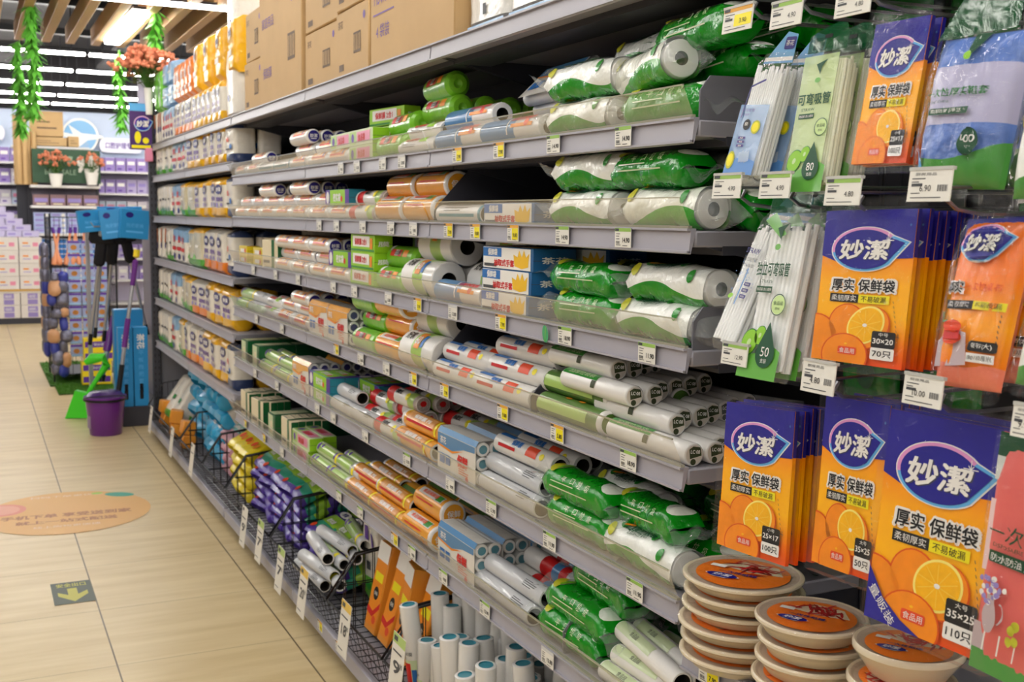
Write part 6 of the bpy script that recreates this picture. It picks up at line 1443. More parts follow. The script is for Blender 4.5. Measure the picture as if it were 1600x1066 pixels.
kind('b_box', 'tall_orange_box', [('carton', q.mesh('carton', [mat('orange_carton', (232, 150, 50), .35, coat=.3)]), []), ('printed_front', a.mb.mesh('printed_front', a.mats), [])])
b_cube = MB().box((0, 0, .04), (.08, .08, .08), 0, b=.006).mesh('orange_cube_box', [mat('orange_carton', (232, 150, 50))])
kind('b_cube', 'orange_cube_box', [('orange_cube_box', b_cube, [])])
tb = MB().lathe([(0, 0), (.026, 0), (.027, .002), (.027, .298), (.024, .3), (.019, .3), (.019, .296), (0, .296)], 18, 0, None, [0, 0, 0, 0, 0, 1, 1])
a = Art(lambda u, v, h: (-(.0278 + h) * cos(u / .0278), -(.0278 + h) * sin(u / .0278), v))
a.rect(-.03, .03, .03, .13, M_palegreen, 1, 6, 1); a.rect(-.02, .05, .01, .12, M_red, 2, 4, 1); a.rect(.012, .05, .026, .1, M_blue, 2, 3, 1); a.text('保鲜膜', 0, .15, .012, M_ink, 2)
kind('b_tub', 'white_film_tube', [('tube', tb.mesh('tube', [M_filmw, M_teals]), []), ('printed_label', a.mb.mesh('printed_label', a.mats), [])])
for k, w, H, d in (('b_box', .1, .3, .08), ('b_cube', .08, .08, .08), ('b_tub', .054, .3, .054)): TI[k] = (w, H, d)
def heap(key, i, L, desc, cat, grp, nx, ny, nl, x0=1.12, x1=1.42, lie=70, jit=8, z0=.012, ya=None, yb=None):
    w, H, d = TI[key]; y0, y1 = (BY[i + 1] + .03, BY[i] - .03); y0 = ya if ya is not None else y0; y1 = yb if yb is not None else y1
    for la in range(nl):
        for a_ in range(nx):
            for b_ in range(ny):
                x = x0 + (x1 - x0) * (a_ + .5) / nx; y = y0 + (y1 - y0) * (b_ + .5) / ny
                M = TR(x - (H * .42 if lie > 30 else 0) * sin(rad(lie)), y, BZ + z0 + la * d * 1.05 + (d * .5 if lie > 30 else 0)) @ RZ(RND.uniform(-jit, jit)) @ RY(lie + RND.uniform(-jit, jit) * .4)
                put(key, M, desc, cat, grp, BW_[i], la, a_, far='far end')
heap('b_wht', 0, 0, 'green-footed white roll pack', 'soft pack', 'white roll packs', 2, 3, 1, lie=32, x0=1.16, x1=1.32, ya=7.1)
heap('b_cube', 0, 0, 'small orange cube box', 'box', 'orange cube boxes', 1, 3, 2, lie=14, jit=16, x0=1.07, x1=1.15)
heap('b_blu', 0, 0, 'blue and white soft pack', 'soft pack', 'blue and white soft packs', 1, 3, 4, lie=56, x0=1.24, x1=1.34, ya=BY[1] + .05, yb=BY[1] + .62, jit=14)
heap('b_blu', 1, 0, 'blue and white soft pack', 'soft pack', 'blue and white soft packs', 1, 3, 4, lie=60, x0=1.2, x1=1.32, ya=BY[1] - .5, jit=14)
heap('b_pnk', 1, 0, 'pink and mint soft pack', 'soft pack', 'pink and mint packs', 2, 3, 4, lie=58, x0=1.18, x1=1.42, yb=BY[1] - .46, jit=10)
heap('b_pnk', 2, 0, 'pink and mint soft pack', 'soft pack', 'pink and mint packs', 2, 1, 4, lie=62, x0=1.18, x1=1.42, ya=BY[2] - .18, jit=10)
heap('b_yel', 2, 0, 'bright yellow soft pack', 'soft pack', 'yellow soft packs', 2, 3, 4, lie=66, x0=1.15, x1=1.42, yb=BY[2] - .2)
heap('b_pur', 3, 0, 'purple and lime soft pack', 'soft pack', 'purple and lime packs', 2, 5, 5, lie=66, x0=1.17, x1=1.44, jit=12)
heap('b_pur', 4, 0, 'purple and lime soft pack', 'soft pack', 'purple and lime packs', 2, 3, 3, lie=70, x0=1.18, x1=1.44, jit=12, ya=BY[5] + .3)
def bfoil(i, y, x, z, rz=0., rx=0., la=0, ro=0, k='foil'):
    put(k, TR(x, y, BZ + z) @ RZ(rz) @ RX(rx), FO[0] if k == 'foil' else CG[0], 'film roll', 'film rolls in the basket', BW_[i], la, ro)
for la, (x, z, dy, rz, k) in enumerate(((1.1, .10, -.0, 6, 'foil'), (1.155, .13, .03, 2, 'clearg'), (1.21, .155, .0, -4, 'clearg'), (1.12, .152, .05, -5, 'foil'), (1.175, .18, .02, 5, 'foil'), (1.25, .2, .0, -8, 'clearg'), (1.3, .17, .03, 0, 'clearg'), (1.09, .05, .06, 3, 'foil'), (1.14, .08, -.04, -6, 'clearg'))):
    bfoil(4, (BY[4] + BY[5]) / 2 - .06 + dy, x, z, rz, 0, la // 4, la % 4, k)
heap('b_tall', 4, 0, 'tall lime-footed white pack', 'soft pack', 'tall white packs', 2, 2, 1, lie=-4, x0=1.22, x1=1.44, yb=BY[5] + .26)
heap('b_box', 5, 0, 'tall white-topped orange carton', 'carton', 'tall orange cartons', 2, 4, 1, lie=14, x0=1.12, x1=1.38, jit=10)
for k_, i_, nx_, ny_ in (('b_tub', 6, 5, 10), ('b_tub', 7, 5, 8)):
    for a_ in range(nx_):
        for b_ in range(ny_):
            x = 1.085 + .36 * (a_ + .5) / nx_ + RND.uniform(-.008, .008); y = BY[i_ + 1] + .03 + (BY[i_] - BY[i_ + 1] - .06) * (b_ + .5) / ny_ + RND.uniform(-.008, .008)
            put('b_tub', TR(x, y, BZ + .012) @ RZ(RND.uniform(-25, 25)) @ RX(RND.uniform(-5, 5)) @ RY(RND.uniform(-6, 3)) @ SCL(1, 1, RND.choice((.72, .84, .93, 1.0, 1.04)) * (.9 if a_ == 0 else 1)), 'teal-topped white film tube', 'film tube', 'white film tubes', BW_[i_], 0, a_, far='far end')
# ================================================================ end of the run: bucket, dustpan, mops, rack
M_bk = mat('purple_plastic', (104, 38, 132), .3, coat=.4); M_bkd = mat('dark_purple_plastic', (64, 28, 100), .35, coat=.3)
p = onZ(169, 683, 0); p = V((p.x, p.y + .12, 0))
o = thing('mop_bucket', TR(p.x, p.y, 0), '', 'bucket', label='purple plastic bucket with dark basket on the tiled floor')
MB().lathe([(0, .004), (.095, .004), (.1, 0), (.104, .004), (.128, .235), (.138, .24), (.138, .262), (.13, .262), (.126, .24), (.1, .012), (0, .012)], 36).obj('pail', M_bk, o)
MB().lathe([(.129, .232), (.142, .236), (.142, .25), (.131, .25)], 36).obj('rim_band', M_black, o)
MB().lathe([(.128, .258), (.1, .29), (.03, .3), (.0, .3)], 30).obj('wringer_basket', M_bkd, o)
MB().tube([(.136 * cos(t), .136 * sin(t), .25 - .03 * sin(t)) for t in [pi + pi * i / 14 for i in range(15)]], .004).obj('handle', M_black, o)
a = Art(lambda u, v, h: (-(.117 + h) * cos(u / .117 + .35), -(.117 + h) * sin(u / .117 + .35), v)); a.rect(-.04, .05, .02, .2, mat('bucket_label', (150, 130, 160), .5), 1, 6, 1); a.text('拖把桶', -.01, .15, .02, M_white, 2); a.mb.obj('label', a.mats, o)
# dustpan: bright green scoop on edge, leaning on the bucket
M_dp = mat('bright_green_plastic', (70, 210, 40), .3, coat=.3)
p = onZ(128, 658, 0)
o = thing('dustpan', TR(p.x - .02, p.y + .1, .004) @ RZ(-20), '', 'dustpan', label='bright green long-handled dustpan leaning behind the purple bucket')
q = MB(); q.add([(-.09, 0, 0), (.09, 0, 0), (.11, .02, .17), (-.02, .02, .2), (-.09, .05, .0), (.09, .06, 0), (.11, .08, .17), (-.02, .08, .2)], [(0, 1, 2, 3), (0, 4, 5, 1), (1, 5, 6, 2), (0, 3, 7, 4), (3, 2, 6, 7)], 0)
q.obj('scoop', M_dp, o)
MB().tube([(.06, .05, .17), (.14, .06, .3), (.2, .06, .38), (.18, .06, .44), (.1, .06, .43), (.05, .06, .4)], [.016, .018, .03, .034, .04, .02], 10).obj('handle', M_dp, o)
# side display: plinth, back, hooks, mops and blue boxes
M_blubox = mat('sky_blue_carton', (44, 140, 200), .4, coat=.2)
o = thing('mop_display_stand', TR(1.06, 8.1, 0), '', 'display stand', label='grey steel mop display stand with dark plinth beyond the shelf end')
MB().box((-.0, .45, .07), (.3, .9, .14), b=.004).obj('plinth', M_dark, o)
MB().box((.14, .45, .83), (.016, .9, 1.4)).obj('back_panel', mat('lilac_panel', (150, 146, 160), .5), o)
for i, y in enumerate((.02, .3, .6, .88)): MB().tube([(.13, y, 1.42), (-.3, y, 1.40), (-.32, y, 1.43)], .005).obj('hook', M_hook, o)
for i in range(2):
    o = thing('mop_carton', TR(.945 + .102 * i, 8.16, .1405), '', 'carton', 'tall blue mop cartons', label='tall sky blue mop carton on dark plinth, ' + ('left one' if i == 0 else 'one beside the shelf post'))
    MB().box((0, 0, .28), (.096, .1, .56), 0, b=.003).obj('carton', M_blubox, o)
    a = Art(lambda u, v, h: (u, -.0505 - h, v)); a.text('茶花', 0, .46, .05, M_white, 1, bold=.02, rot=-pi / 2)
    for k, ch in enumerate('平板拖把套装'): a.text(ch, 0, .38 - .05 * k, .034, M_sky, 1)
    a.rrect(-.012, .05, .012, .16, .008, M_black, 1); a.mb.obj('printed_front', a.mats, o)
o = thing('mop_carton', TR(1.0, 8.42, .1405), '', 'carton', 'tall blue mop cartons', label='taller blue mop carton standing behind the two front ones')
MB().box((0, 0, .33), (.2, .12, .66), 0, b=.003).obj('carton', M_blubox, o)
MB().box((0, 0, .663), (.19, .11, .004)).obj('lid_flap', M_sky, o)
M_alu = mat('brushed_handle', (176, 176, 180), .3, metal=.7); M_mophead = mat('black_mop_foam', (26, 24, 28), .8, bump=.5, bscale=60)
for i, (x, y, tilt) in enumerate(((.83, 8.18, 7), (.93, 8.4, 6), (1.0, 8.62, -12), (.88, 8.66, 5))):
    o = thing('hanging_mop', TR(x, y, 1.42) @ RY(tilt) @ RX(6), '', 'mop', 'mops hanging from the display', label='black-headed mop with grey handle hanging upside down, %s' % ('front left', 'front right', 'tilted one by the post', 'behind the front ones')[i])
    MB().box((0, 0, -.08), (.17, .08, .13), 0, b=.02).box((0, 0, -.2), (.075, .06, .2), 0, b=.02).obj('mop_head', M_mophead, o)
    MB().lathe([(0, -.8), (.012, -.8), (.012, -.25), (.016, -.24), (.016, -.2), (0, -.2)], 10).obj('handle', M_alu, o)
    MB().lathe([(0, -.86), (.014, -.86), (.014, -.78), (0, -.78)], 10).obj('grip', M_black, o)
    MB().box((0, -.045, -.055), (.06, .02, .06), 0, b=.01).obj('grey_clamp', mat('grey_plastic', (150, 150, 150), .5), o)
for i, (x, y, z, w, h, rz) in enumerate(((.76, 8.2, 1.44, .2, .15, 10), (.88, 8.15, 1.42, .17, .2, -8), (1.02, 8.12, 1.42, .2, .2, 14), (.95, 8.34, 1.49, .3, .1, 4))):
    a = Art(); a.mb.box((0, .02, 0), (w, .04, h), a._m(M_blubox), b=.003); a.ell(-w * .2, h * .3, w * .14, h * .1, M_navy, 1, 14); a.text('拖把替换', 0, -h * .05, h * .14, M_sky, 1, wid=w * .6); a.rect(-w * .3, -h * .3, w * .3, -h * .24, M_sky, 1)
    o = a.mb.obj('mop_refill_box', a.mats, M=TR(x, y - .08, z) @ RZ(rz) @ RY(RND.uniform(-8, 8)))
    single(o, '', 'box', 'sky blue refill boxes', label='sky blue mop refill box above the mops, %s' % ('leftmost', 'second from the left', 'third from the left', 'flat one behind')[i])
o = thing('spray_mop', TR(.86, 7.98, .16) @ RY(9) @ RX(-4), '', 'mop', label='purple and silver spray mop leaning on the blue cartons')
MB().lathe([(0, .0), (.013, .0), (.013, .9), (0, .9)], 10).obj('shaft', M_alu, o)
MB().lathe([(0, .42), (.019, .42), (.019, .62), (0, .62)], 10).lathe([(0, .85), (.017, .85), (.02, 1.02), (0, 1.04)], 10).obj('grip', M_bk, o)
MB().lathe([(0, -.0), (.03, 0), (.03, .05), (.018, .12), (.018, .3), (0, .3)], 10).obj('joint', M_black, o)
MB().lathe([(0, 1.04), (.022, 1.05), (.022, 1.1), (0, 1.1)], 10).obj('yellow_cap', M_yelbox, o)
o = thing('bucket_mop', TR(p.x + .16, p.y + .15, .29) @ RY(12) @ RX(-6), '', 'mop', label='purple-handled mop standing in the purple bucket')
MB().lathe([(0, -.02), (.02, -.02), (.02, .2), (0, .2)], 10).obj('shaft', M_alu, o)
MB().lathe([(0, .18), (.03, .2), (.03, .3), (.018, .36), (.018, .46), (0, .46)], 10).obj('grip', M_bk, o)
MB().lathe([(0, -.03), (.026, -.03), (.026, .02), (0, .02)], 10).obj('collar', M_black, o)
# wire rack with hanging packs on a strip of artificial turf
for i, (L, w, mx_, my_) in enumerate(((1.6, .42, .78, 11.02), (.5, .46, .835, 9.965))):
    o = MB().grid(lambda u, v: ((u - .5) * w, (v - .5) * L, .012 + .002 * sin(u * 40) * sin(v * 60)), 24, 36, 0, sm=False)
    o.box((0, 0, .005), (w, L, .01), 1)
    r = random.Random(i)
    for k in range(1500): x, y = r.uniform(-w / 2, w / 2), r.uniform(-L / 2, L / 2); h = r.uniform(.012, .028); o.add([(x - .004, y, .008), (x + .004, y, .008), (x + r.uniform(-.008, .008), y + r.uniform(-.008, .008), .008 + h)], [(0, 1, 2)], 0)
    o = o.obj('turf_mat', [mat('artificial_turf', (78, 128, 40), .8, var=.4, vscale=60), mat('turf_backing', (50, 80, 30), .9)], M=TR(mx_, my_, .001))
    single(o, '', 'turf mat', label='strip of green artificial turf under the wire rack, ' + ('far piece' if i == 0 else 'near piece'))
RX0, RX1, RYF, RYB = .61, 1.14, 10.3, 10.95
o = thing('wire_rack', TR((RX0 + RX1) / 2, (RYF + RYB) / 2, .03), '', 'rack', label='tall black wire rack hung with small packs on green turf')
hx, hy = (RX1 - RX0) / 2, (RYB - RYF) / 2
for sx in (-1, 1):
    for sy in (-1, 1): MB().tube([(sx * hx, sy * hy, 0), (sx * hx, sy * hy, 1.45)], .008).obj('rack_post', M_wire, o)
for sy, sx in ((-1, 0), (1, 0), (0, -1), (0, 1)):
    q = MB()
    for i in range(8):
        z = .06 + 1.36 * i / 7
        q.tube([(-hx, sy * hy, z), (hx, sy * hy, z)] if sy else [(sx * hx, -hy, z), (sx * hx, hy, z)], .003, 4)
    for i in range(1, 7):
        t = -1 + 2 * i / 7
        q.tube([(t * hx, sy * hy, .06), (t * hx, sy * hy, 1.42)] if sy else [(sx * hx, t * hy, .06), (sx * hx, t * hy, 1.42)], .0025, 4)
    q.obj('wire_panel', M_wire, o)
q = MB().box((0, 0, .06), (2 * hx - .02, 2 * hy - .02, .006)).obj('rack_floor', M_dark, o)
M_gold = mat('copper_scourer', (190, 130, 70), .3, metal=.5, bump=1, bscale=160)
q = MB().box((0, 0, .0), (.1, .012, .105), 0, b=.004).mesh('hanging_pack', [mat('pack_clear_blue', (150, 160, 200), .25, coat=.5, bump=.6)])
a = Art(); a.ell(0, -.005, .026, .022, M_gold, 1, 16); a.rect(-.048, .032, .048, .05, M_purple, 1); a.rect(-.048, -.05, .048, -.034, M_tbl, 1); a.mb.v = [(x, y - .0065, z) for x, y, z in a.mb.v]
kind('scour', 'scourer_pack', [('pack', q, []), ('printed_card', a.mb.mesh('printed_card', a.mats), [])])
for c in range(3):
    for r in range(9):
        put('scour', TR(.79 + .108 * c, RYF - .06, 1.2 - .112 * r) @ RZ(RND.uniform(-8, 8)), 'purple-headed scourer pack', 'pack', 'scourer packs on the wire rack', 'wire rack front, %s row down' % ORD[r], far='left')
brush = MB().lathe([(0, 0), (.022, .01), (.026, .05), (.012, .09), (.01, .28), (0, .28)], 10).mesh('brush', [mat('peach_plastic', (226, 150, 110), .4, coat=.3)])
kind('brush', 'pot_brush', [('brush', brush, []), ('purple_tip', MB().lathe([(0, .27), (.014, .28), (.014, .33), (0, .33)], 10).mesh('purple_tip', [M_purple]), [])])
for c in range(6):
    put('brush', TR(RX0 + .02 + .05 * c, RYF - .05, 1.04) @ RY(RND.uniform(-10, 10)), 'peach pot brush with purple tip', 'brush', 'brushes at the top of the rack', 'top of the wire rack', far='left')
M_mesh = mat('foil_pack', (120, 120, 140), .2, metal=.6, bump=1.0, bscale=40); M_bluepk = mat('deep_blue_pack', (50, 60, 150), .3, coat=.4)
sp = MB().grid(lambda u, v: (.05 * cos(2 * pi * u) * (1 - abs(2 * v - 1) ** 4 * .7), .035 * sin(2 * pi * u) * (1 - abs(2 * v - 1) ** 4), -.08 + .16 * v), 14, 10, 0, loop=True)
kind('foilp', 'silver_pack', [('silver_pack', sp.mesh('silver_pack', [M_mesh]), [])]); kind('bluep', 'blue_pack', [('blue_pack', sp.mesh('blue_pack', [M_bluepk]), [])]); kind('peachp', 'peach_pack', [('peach_pack', sp.mesh('peach_pack', [mat('peach_pack', (200, 150, 110), .35, coat=.4, bump=.5)]), [])])
for r in range(9):
    for c in range(2):
        put(('foilp', 'peachp', 'bluep', 'foilp')[(r + 2 * c) % 4], TR(RX0 + .01 + .075 * c + RND.uniform(-.02, .02), RYF - .05 - .02 * (r % 2), .94 - .1 * r + RND.uniform(-.02, .02)) @ RZ(RND.uniform(-30, 30)) @ RX(RND.uniform(-20, 20)) @ SCL(RND.uniform(.7, 1.1), 1, RND.uniform(.5, 1.0)), ('silver foil pack', 'peach pack', 'deep blue pack', 'silver foil pack')[(r + 2 * c) % 4] + ' hanging', 'pack', 'packs on the rack front', 'wire rack front, %s row down' % ORD[r], far='left')
        k = ('foilp', 'bluep', 'foilp', 'peachp', 'foilp')[(r * 2 + c) % 5]
        put(k, TR(RX0 - .045, RYF + .06 + .2 * c, 1.16 - .105 * r) @ RZ(90), {'foilp': 'silver foil pack', 'bluep': 'deep blue pack', 'peachp': 'peach pack'}[k] + ' hanging on the side', 'pack', 'packs on the side of the rack', 'wire rack side, %s row down' % ORD[r], far='back')
a = Art(); a.mb.box((0, .06, .1), (.24, .12, .2), a._m(M_yelbox), b=.004)
for k in range(2): a.rect(-.11, .02 + .1 * k, .11, .07 + .1 * k, M_purple, 1); a.text('钢丝球', 0, .045 + .1 * k, .025, M_white, 2)
for k in range(2):
    single(a.mb.obj('yellow_box', a.mats, M=TR(.93 + .02 * k, 10.02, .03 + .2 * k)), '', 'box', 'yellow boxes before the rack', label='yellow and purple box standing on turf, ' + ('lower' if k == 0 else 'upper one of the pair'))
# posts of the mop area
o = thing('display_post', TR(.78, 8.85, 0), '', 'post', label='slim grey display post between wire rack and mops')
MB().box((0, 0, .7), (.03, .03, 1.4), b=.003).obj('post', M_alu, o); MB().box((0, 0, .01), (.12, .12, .02), b=.003).obj('foot', M_dark, o)
# advert panel, lilac card and flowers on the run's end
a = Art(); a.mb.box((0, .006, 0), (.14, .012, .30), a._m(M_bkd)); logo(a, .012, .02, .05, .045, 1); a.rect(-.07, .1, .07, .15, M_sky, 1); a.ell(-.02, -.07, .02, .04, M_yellow, 2, 14); a.ell(.03, -.09, .02, .02, M_yellow, 2, 14); a.rect(-.06, -.14, .06, -.12, M_yellow, 2)
single(a.mb.obj('advert_panel', a.mats, M=TR(1.03, 7.72, 2.06) @ RZ(0)), '', 'advert panel', label='purple advert panel with emblem clamped to the far end post')
o = thing('clamp_arm', TR(1.09, 7.74, 2.0), '', 'bracket', label='pink clamp under the purple advert panel')
MB().box((-.01, 0, -.12), (.05, .05, .09), b=.006).obj('clamp', M_pink, o)
single(MB().box((0, 0, 0), (.08, .01, .2)).obj('lilac_card', mat('lilac_card', (205, 200, 225), .5), M=TR(1.06, 7.76, 2.27)), '', 'card', label='pale lilac card standing above the purple advert panel')
M_stem = mat('vine_stem', (70, 110, 40), .7); M_ivy = mat('ivy_leaf', (112, 200, 70), .6, var=.35, vscale=20); M_flow = mat('peach_blossom', (226, 140, 106), .6, var=.3, vscale=40); M_fl = mat('bouquet_leaf', (96, 110, 48), .7, var=.3)
def bouquet(name, M, R, n, label, pot=None, seed=1):
    r = random.Random(seed); o = thing(name, M, '', 'flowers', label=label); b = MB(); s = MB(); l = MB()
    for i in range(n):
        t, ph = r.uniform(0, 2 * pi), r.uniform(.1, 1.35); d = R * r.uniform(.6, 1.05)
        c = V((d * sin(ph) * cos(t) * 1.2, d * sin(ph) * sin(t) * .8, d * cos(ph) * .9)); k = R * r.uniform(.10, .17)
        s.tube([(0, 0, -R * .5), c * .5 + V((0, 0, -.02)), c], R * .008, 4)
        for q in range(6):
            e = c + V((r.uniform(-1, 1), r.uniform(-1, 1), r.uniform(-1, 1))) * k * .7; kk = k * r.uniform(.35, .6)
            b.lathe([(0, -kk), (kk * .75, -kk * .6), (kk, 0), (kk * .75, kk * .6), (0, kk)], 7, 0, TR(*e))
    for i in range(n):
        t = r.uniform(0, 2 * pi); d = R * r.uniform(.2, .7); c = V((d * cos(t), d * sin(t), r.uniform(-.25, .25) * R)); a1 = r.uniform(0, 2 * pi)
        e = V((cos(a1), sin(a1), r.uniform(-.3, .6))) * R * .25; w = V((-sin(a1), cos(a1), 0)) * R * .07
        l.add([c, c + e * .5 + w, c + e, c + e * .5 - w], [(0, 1, 2, 3)], 0)
    b.obj('blossoms', M_flow, o); s.obj('stems', M_stem, o); l.obj('leaves', M_fl, o)
    if pot: MB().lathe([(0, -R * 1.25), (pot * .7, -R * 1.25), (pot, -R * .4), (pot * .9, -R * .4), (pot * .7, -R * .5), (0, -R * .5)], 18).obj('pot', M_white, o)
p = onY(228, 104, 7.8)
bouquet('flower_bouquet', TR(p.x + .0, 7.70, p.z - .07), .2, 90, 'peach artificial flower bouquet above the far shelf end', .03, 3)
def vine(px, py0, py1, Y, label, seed, dens=1.0):
    r = random.Random(seed); t = onY(px, py0, Y); b = onY(px, py1, Y); H = t.z - b.z
    o = thing('hanging_vine', TR(t.x, Y, t.z), '', 'vine', label=label)
    MB().tube([(.01 * sin(i * .9 + seed), .01 * cos(i), -H * i / 14) for i in range(15)], .006, 5).obj('stem', M_stem, o)
    l = MB()
    for k in range(int(H * 330 * dens)):
        z = -H * r.random() ** .9; a1 = r.uniform(0, 2 * pi); L = r.uniform(.07, .15); dn = r.uniform(-1.8, -.4); c = V((.01 * sin(z * 9), 0, z))
        e = V((cos(a1), sin(a1), dn)).normalized() * L; w = V((-sin(a1), cos(a1), 0)) * L * .13
        l.add([c, c + e * .45 + w, c + e, c + e * .45 - w], [(0, 1, 2, 3)], 0)
    l.obj('leaves', M_ivy, o)
vine(48, -4, 178, 9.2, 'long green leafy vine hanging from the wooden slats, second from left', 1, 1.3); vine(28, 62, 205, 9.9, 'long green leafy vine hanging at far left', 2)
vine(186, 78, 200, 10.4, 'thin green vine hanging left of the peach bouquet', 3); vine(244, 14, 72, 9.0, 'short green vine hanging above the peach bouquet', 4)
# floor stickers
M_oval = mat('floor_oval_peach', (216, 168, 102), .45)
a = Art(lambda u, v, h: (u, v, .0015 + h)); a.ell(0, 0, .40, .42, M_oval, 1, 40)
M_stxt = mat('sticker_brown', (168, 116, 82), .5); M_swht = mat('sticker_white', (222, 200, 170), .5)
a.text('手机下单 享受送到家', 0, -.06, .07, M_stxt, 2, bold=.03, wid=.6); a.text('就上一站式配送', 0, -.17, .06, M_stxt, 2, bold=.03, wid=.46); a.text('扫码下单更优惠', 0, .33, .04, M_swht, 2, wid=.36); a.text('线上购物更便捷', .0, -.27, .04, M_swht, 2, wid=.3)
a.ell(-.3, .12, .11, .12, mat('sticker_pink', (216, 140, 120), .5), 2, 20); a.ell(-.3, .12, .08, .09, mat('sticker_pink2', (222, 160, 140), .5), 3, 20); a.ell(.26, .28, .08, .045, mat('sticker_teal', (70, 160, 140), .5), 2, 18, -.5); a.ell(.15, .34, .03, .02, M_limeslice, 3, 12)
single(a.mb.obj('floor_sticker', a.mats, M=TR(.385, 5.87, 0) @ RZ(-4)), '', 'floor sticker', label='oval peach floor sticker with delivery lettering')
a = Art(lambda u, v, h: (u, v, .0015 + h)); M_stk = mat('sticker_slate', (88, 96, 88), .5); M_sty = mat('sticker_yellow_green', (190, 186, 92), .5)
a.rect(-.075, -.135, .075, .135, M_stk, 1); a.text('安全出口', 0, .095, .045, M_sty, 2, bold=.02, wid=.11); a.poly([(-.018, .05), (.018, .05), (.018, -.03), (.055, .01), (.055, -.035), (0, -.115), (-.055, -.035), (-.055, .01), (-.018, -.03)], M_sty, 2)
single(a.mb.obj('floor_sticker', a.mats, M=TR(.312, 4.585, 0)), '', 'floor sticker', label='slate floor sticker with yellow arrow pointing to the camera')
# ================================================================ far displays in front of the back wall
M_lilbox = mat('lilac_tissue_box', (196, 188, 222), .45, var=.06, vscale=20); M_whbox = mat('white_tissue_case', (224, 218, 214), .5, var=.06, vscale=10); M_shelfw = mat('white_shelf', (228, 226, 226), .5); M_wedge = mat('wood_edge', (196, 156, 84), .5)
M_sgn = mat('dark_green_sign', (52, 84, 62), .5)
TX, TY = -.60, 16.1
o = thing('promotion_table', TR(0, 0, 0), '', 'display table', label='white promotion table with wooden front edge at the back')
MB().box((TX + .75, TY + .25, .44), (1.5, .5, .05), 0, b=.004).obj('table_top', M_shelfw, o)
MB().box((TX + .75, TY - .006, .455), (1.5, .012, .03)).obj('wooden_edge', M_wedge, o)
MB().box((TX + .75, TY + .25, .04), (1.46, .46, .08)).obj('base', M_dark, o)
def prints(key, name, w, d, h, m, art):
    a = Art(lambda u, v, s: (u, -d / 2 - s, v)); art(a, w, h)
    kind(key, name, [('carton', MB().box((0, 0, h / 2), (w, d, h), 0, b=.003).mesh('carton', [m]), []), ('printed_front', a.mb.mesh('printed_front', a.mats or [M_white]), [])])
prints('whc', 'tissue_case', .28, .22, .17, M_whbox, lambda a, w, h: (a.rect(-w * .34, h * .5, -w * .1, h * .62, M_orange, 1), a.rect(-w * .34, h * .3, 0, h * .36, M_lilac, 1), a.rect(w * .1, h * .3, w * .34, h * .6, M_pink, 1)))
prints('puc', 'tissue_case', .28, .22, .17, M_whbox, lambda a, w, h: (a.rect(-w * .2, h * .06, w * .24, h * .44, M_lilac, 1), a.rect(-w * .2, h * .5, w * .24, h * .92, M_lilac, 1), a.text('抽纸', w * .0, h * .7, h * .24, M_white, 2)))
for r in range(2):
    for c in range(5): put('puc', TR(TX + .15 + .29 * c, TY + .12, .081 + .172 * r), 'lilac-printed white tissue case', 'case', 'tissue cases under the table', 'under the promotion table', r, far='left')
for r in range(4):
    for c in range(5): put('whc', TR(TX + .15 + .29 * c, TY + .14, .466 + .172 * r), 'orange-printed white tissue case', 'case', 'tissue cases on the table', 'on the promotion table', r, far='left')
prints('lil', 'lilac_tissue_box', .23, .12, .08, M_lilbox, lambda a, w, h: (a.rect(-w * .3, h * .3, w * .1, h * .6, M_lilac, 1),))
for r in range(6):
    n = 7 - r
    for c in range(n):
        if .466 + .69 + .082 * r < 3: put('lil', TR(TX + .12 + .2 * c + .1 * r, TY + .3 + .02 * r, .466 + .69 + .081 * r), 'lilac tissue box', 'tissue box', 'pyramid of lilac tissue boxes', 'pyramid on the promotion table', r, far='left')
# free-standing shelf with the green sign
SX0, SX1, SY = .76, 1.66, 16.64
o = thing('display_shelf', TR(0, 0, 0), '', 'shelf', label='white display shelf of tissue boxes below the dark green sign')
for z in (1.86, 1.58, 1.2, .84, .5): MB().box(((SX0 + SX1) / 2, SY + .2, z - .02), (SX1 - SX0, .42, .035), b=.003).obj('shelf_board', M_shelfw, o)
MB().box(((SX0 + SX1) / 2, SY + .42, 1.1), (SX1 - SX0, .02, 2.2)).obj('back_panel', mat('grey_lilac_panel', (120, 114, 128), .6), o)
for x in (SX0, SX1): MB().box((x, SY + .4, 1.1), (.04, .04, 2.2)).obj('upright', M_dark, o)
a = Art(lambda u, v, s: (u, -.016 - s, v)); a.mb.box((0, 0, 0), (.88, .03, .46), a._m(M_sgn)); a.text('5', .34, .03, .22, M_white, 1, bold=.05); a.text('9.', .2, .03, .2, M_white, 1, bold=.05, wid=.12); a.text('纸品特惠', -.12, .08, .12, M_sage, 1, wid=.36) if False else None
M_sage = mat('sage_lettering', (150, 176, 150), .5)
a.text('纸品特惠', -.1, .09, .1, M_sage, 1, bold=.02, wid=.36); a.text('BEST SALE', -.08, -.08, .07, M_sage, 1, bold=.01, wid=.4)
single(a.mb.obj('price_sign', a.mats, M=TR((SX0 + SX1) / 2 + .02, SY + .03, 2.12)), '', 'sign', label='dark green sign with white numeral 5 above the display shelf')
bouquet('potted_flowers', TR(SX0 + .32, SY - .12, 2.1), .22, 36, 'peach flowers in white pot before the green sign, left pot', .09, 11); bouquet('potted_flowers', TR(SX0 + .78, SY - .12, 2.12), .2, 30, 'peach flowers in white pot before the green sign, right pot', .09, 12)
prints('blb', 'blue_tissue_box', .2, .14, .07, mat('pale_blue_box', (170, 182, 222), .45), lambda a, w, h: (a.rect(-w * .4, h * .3, w * .1, h * .7, M_lilac, 1), a.rect(w * .2, h * .2, w * .42, h * .8, M_white, 1)))
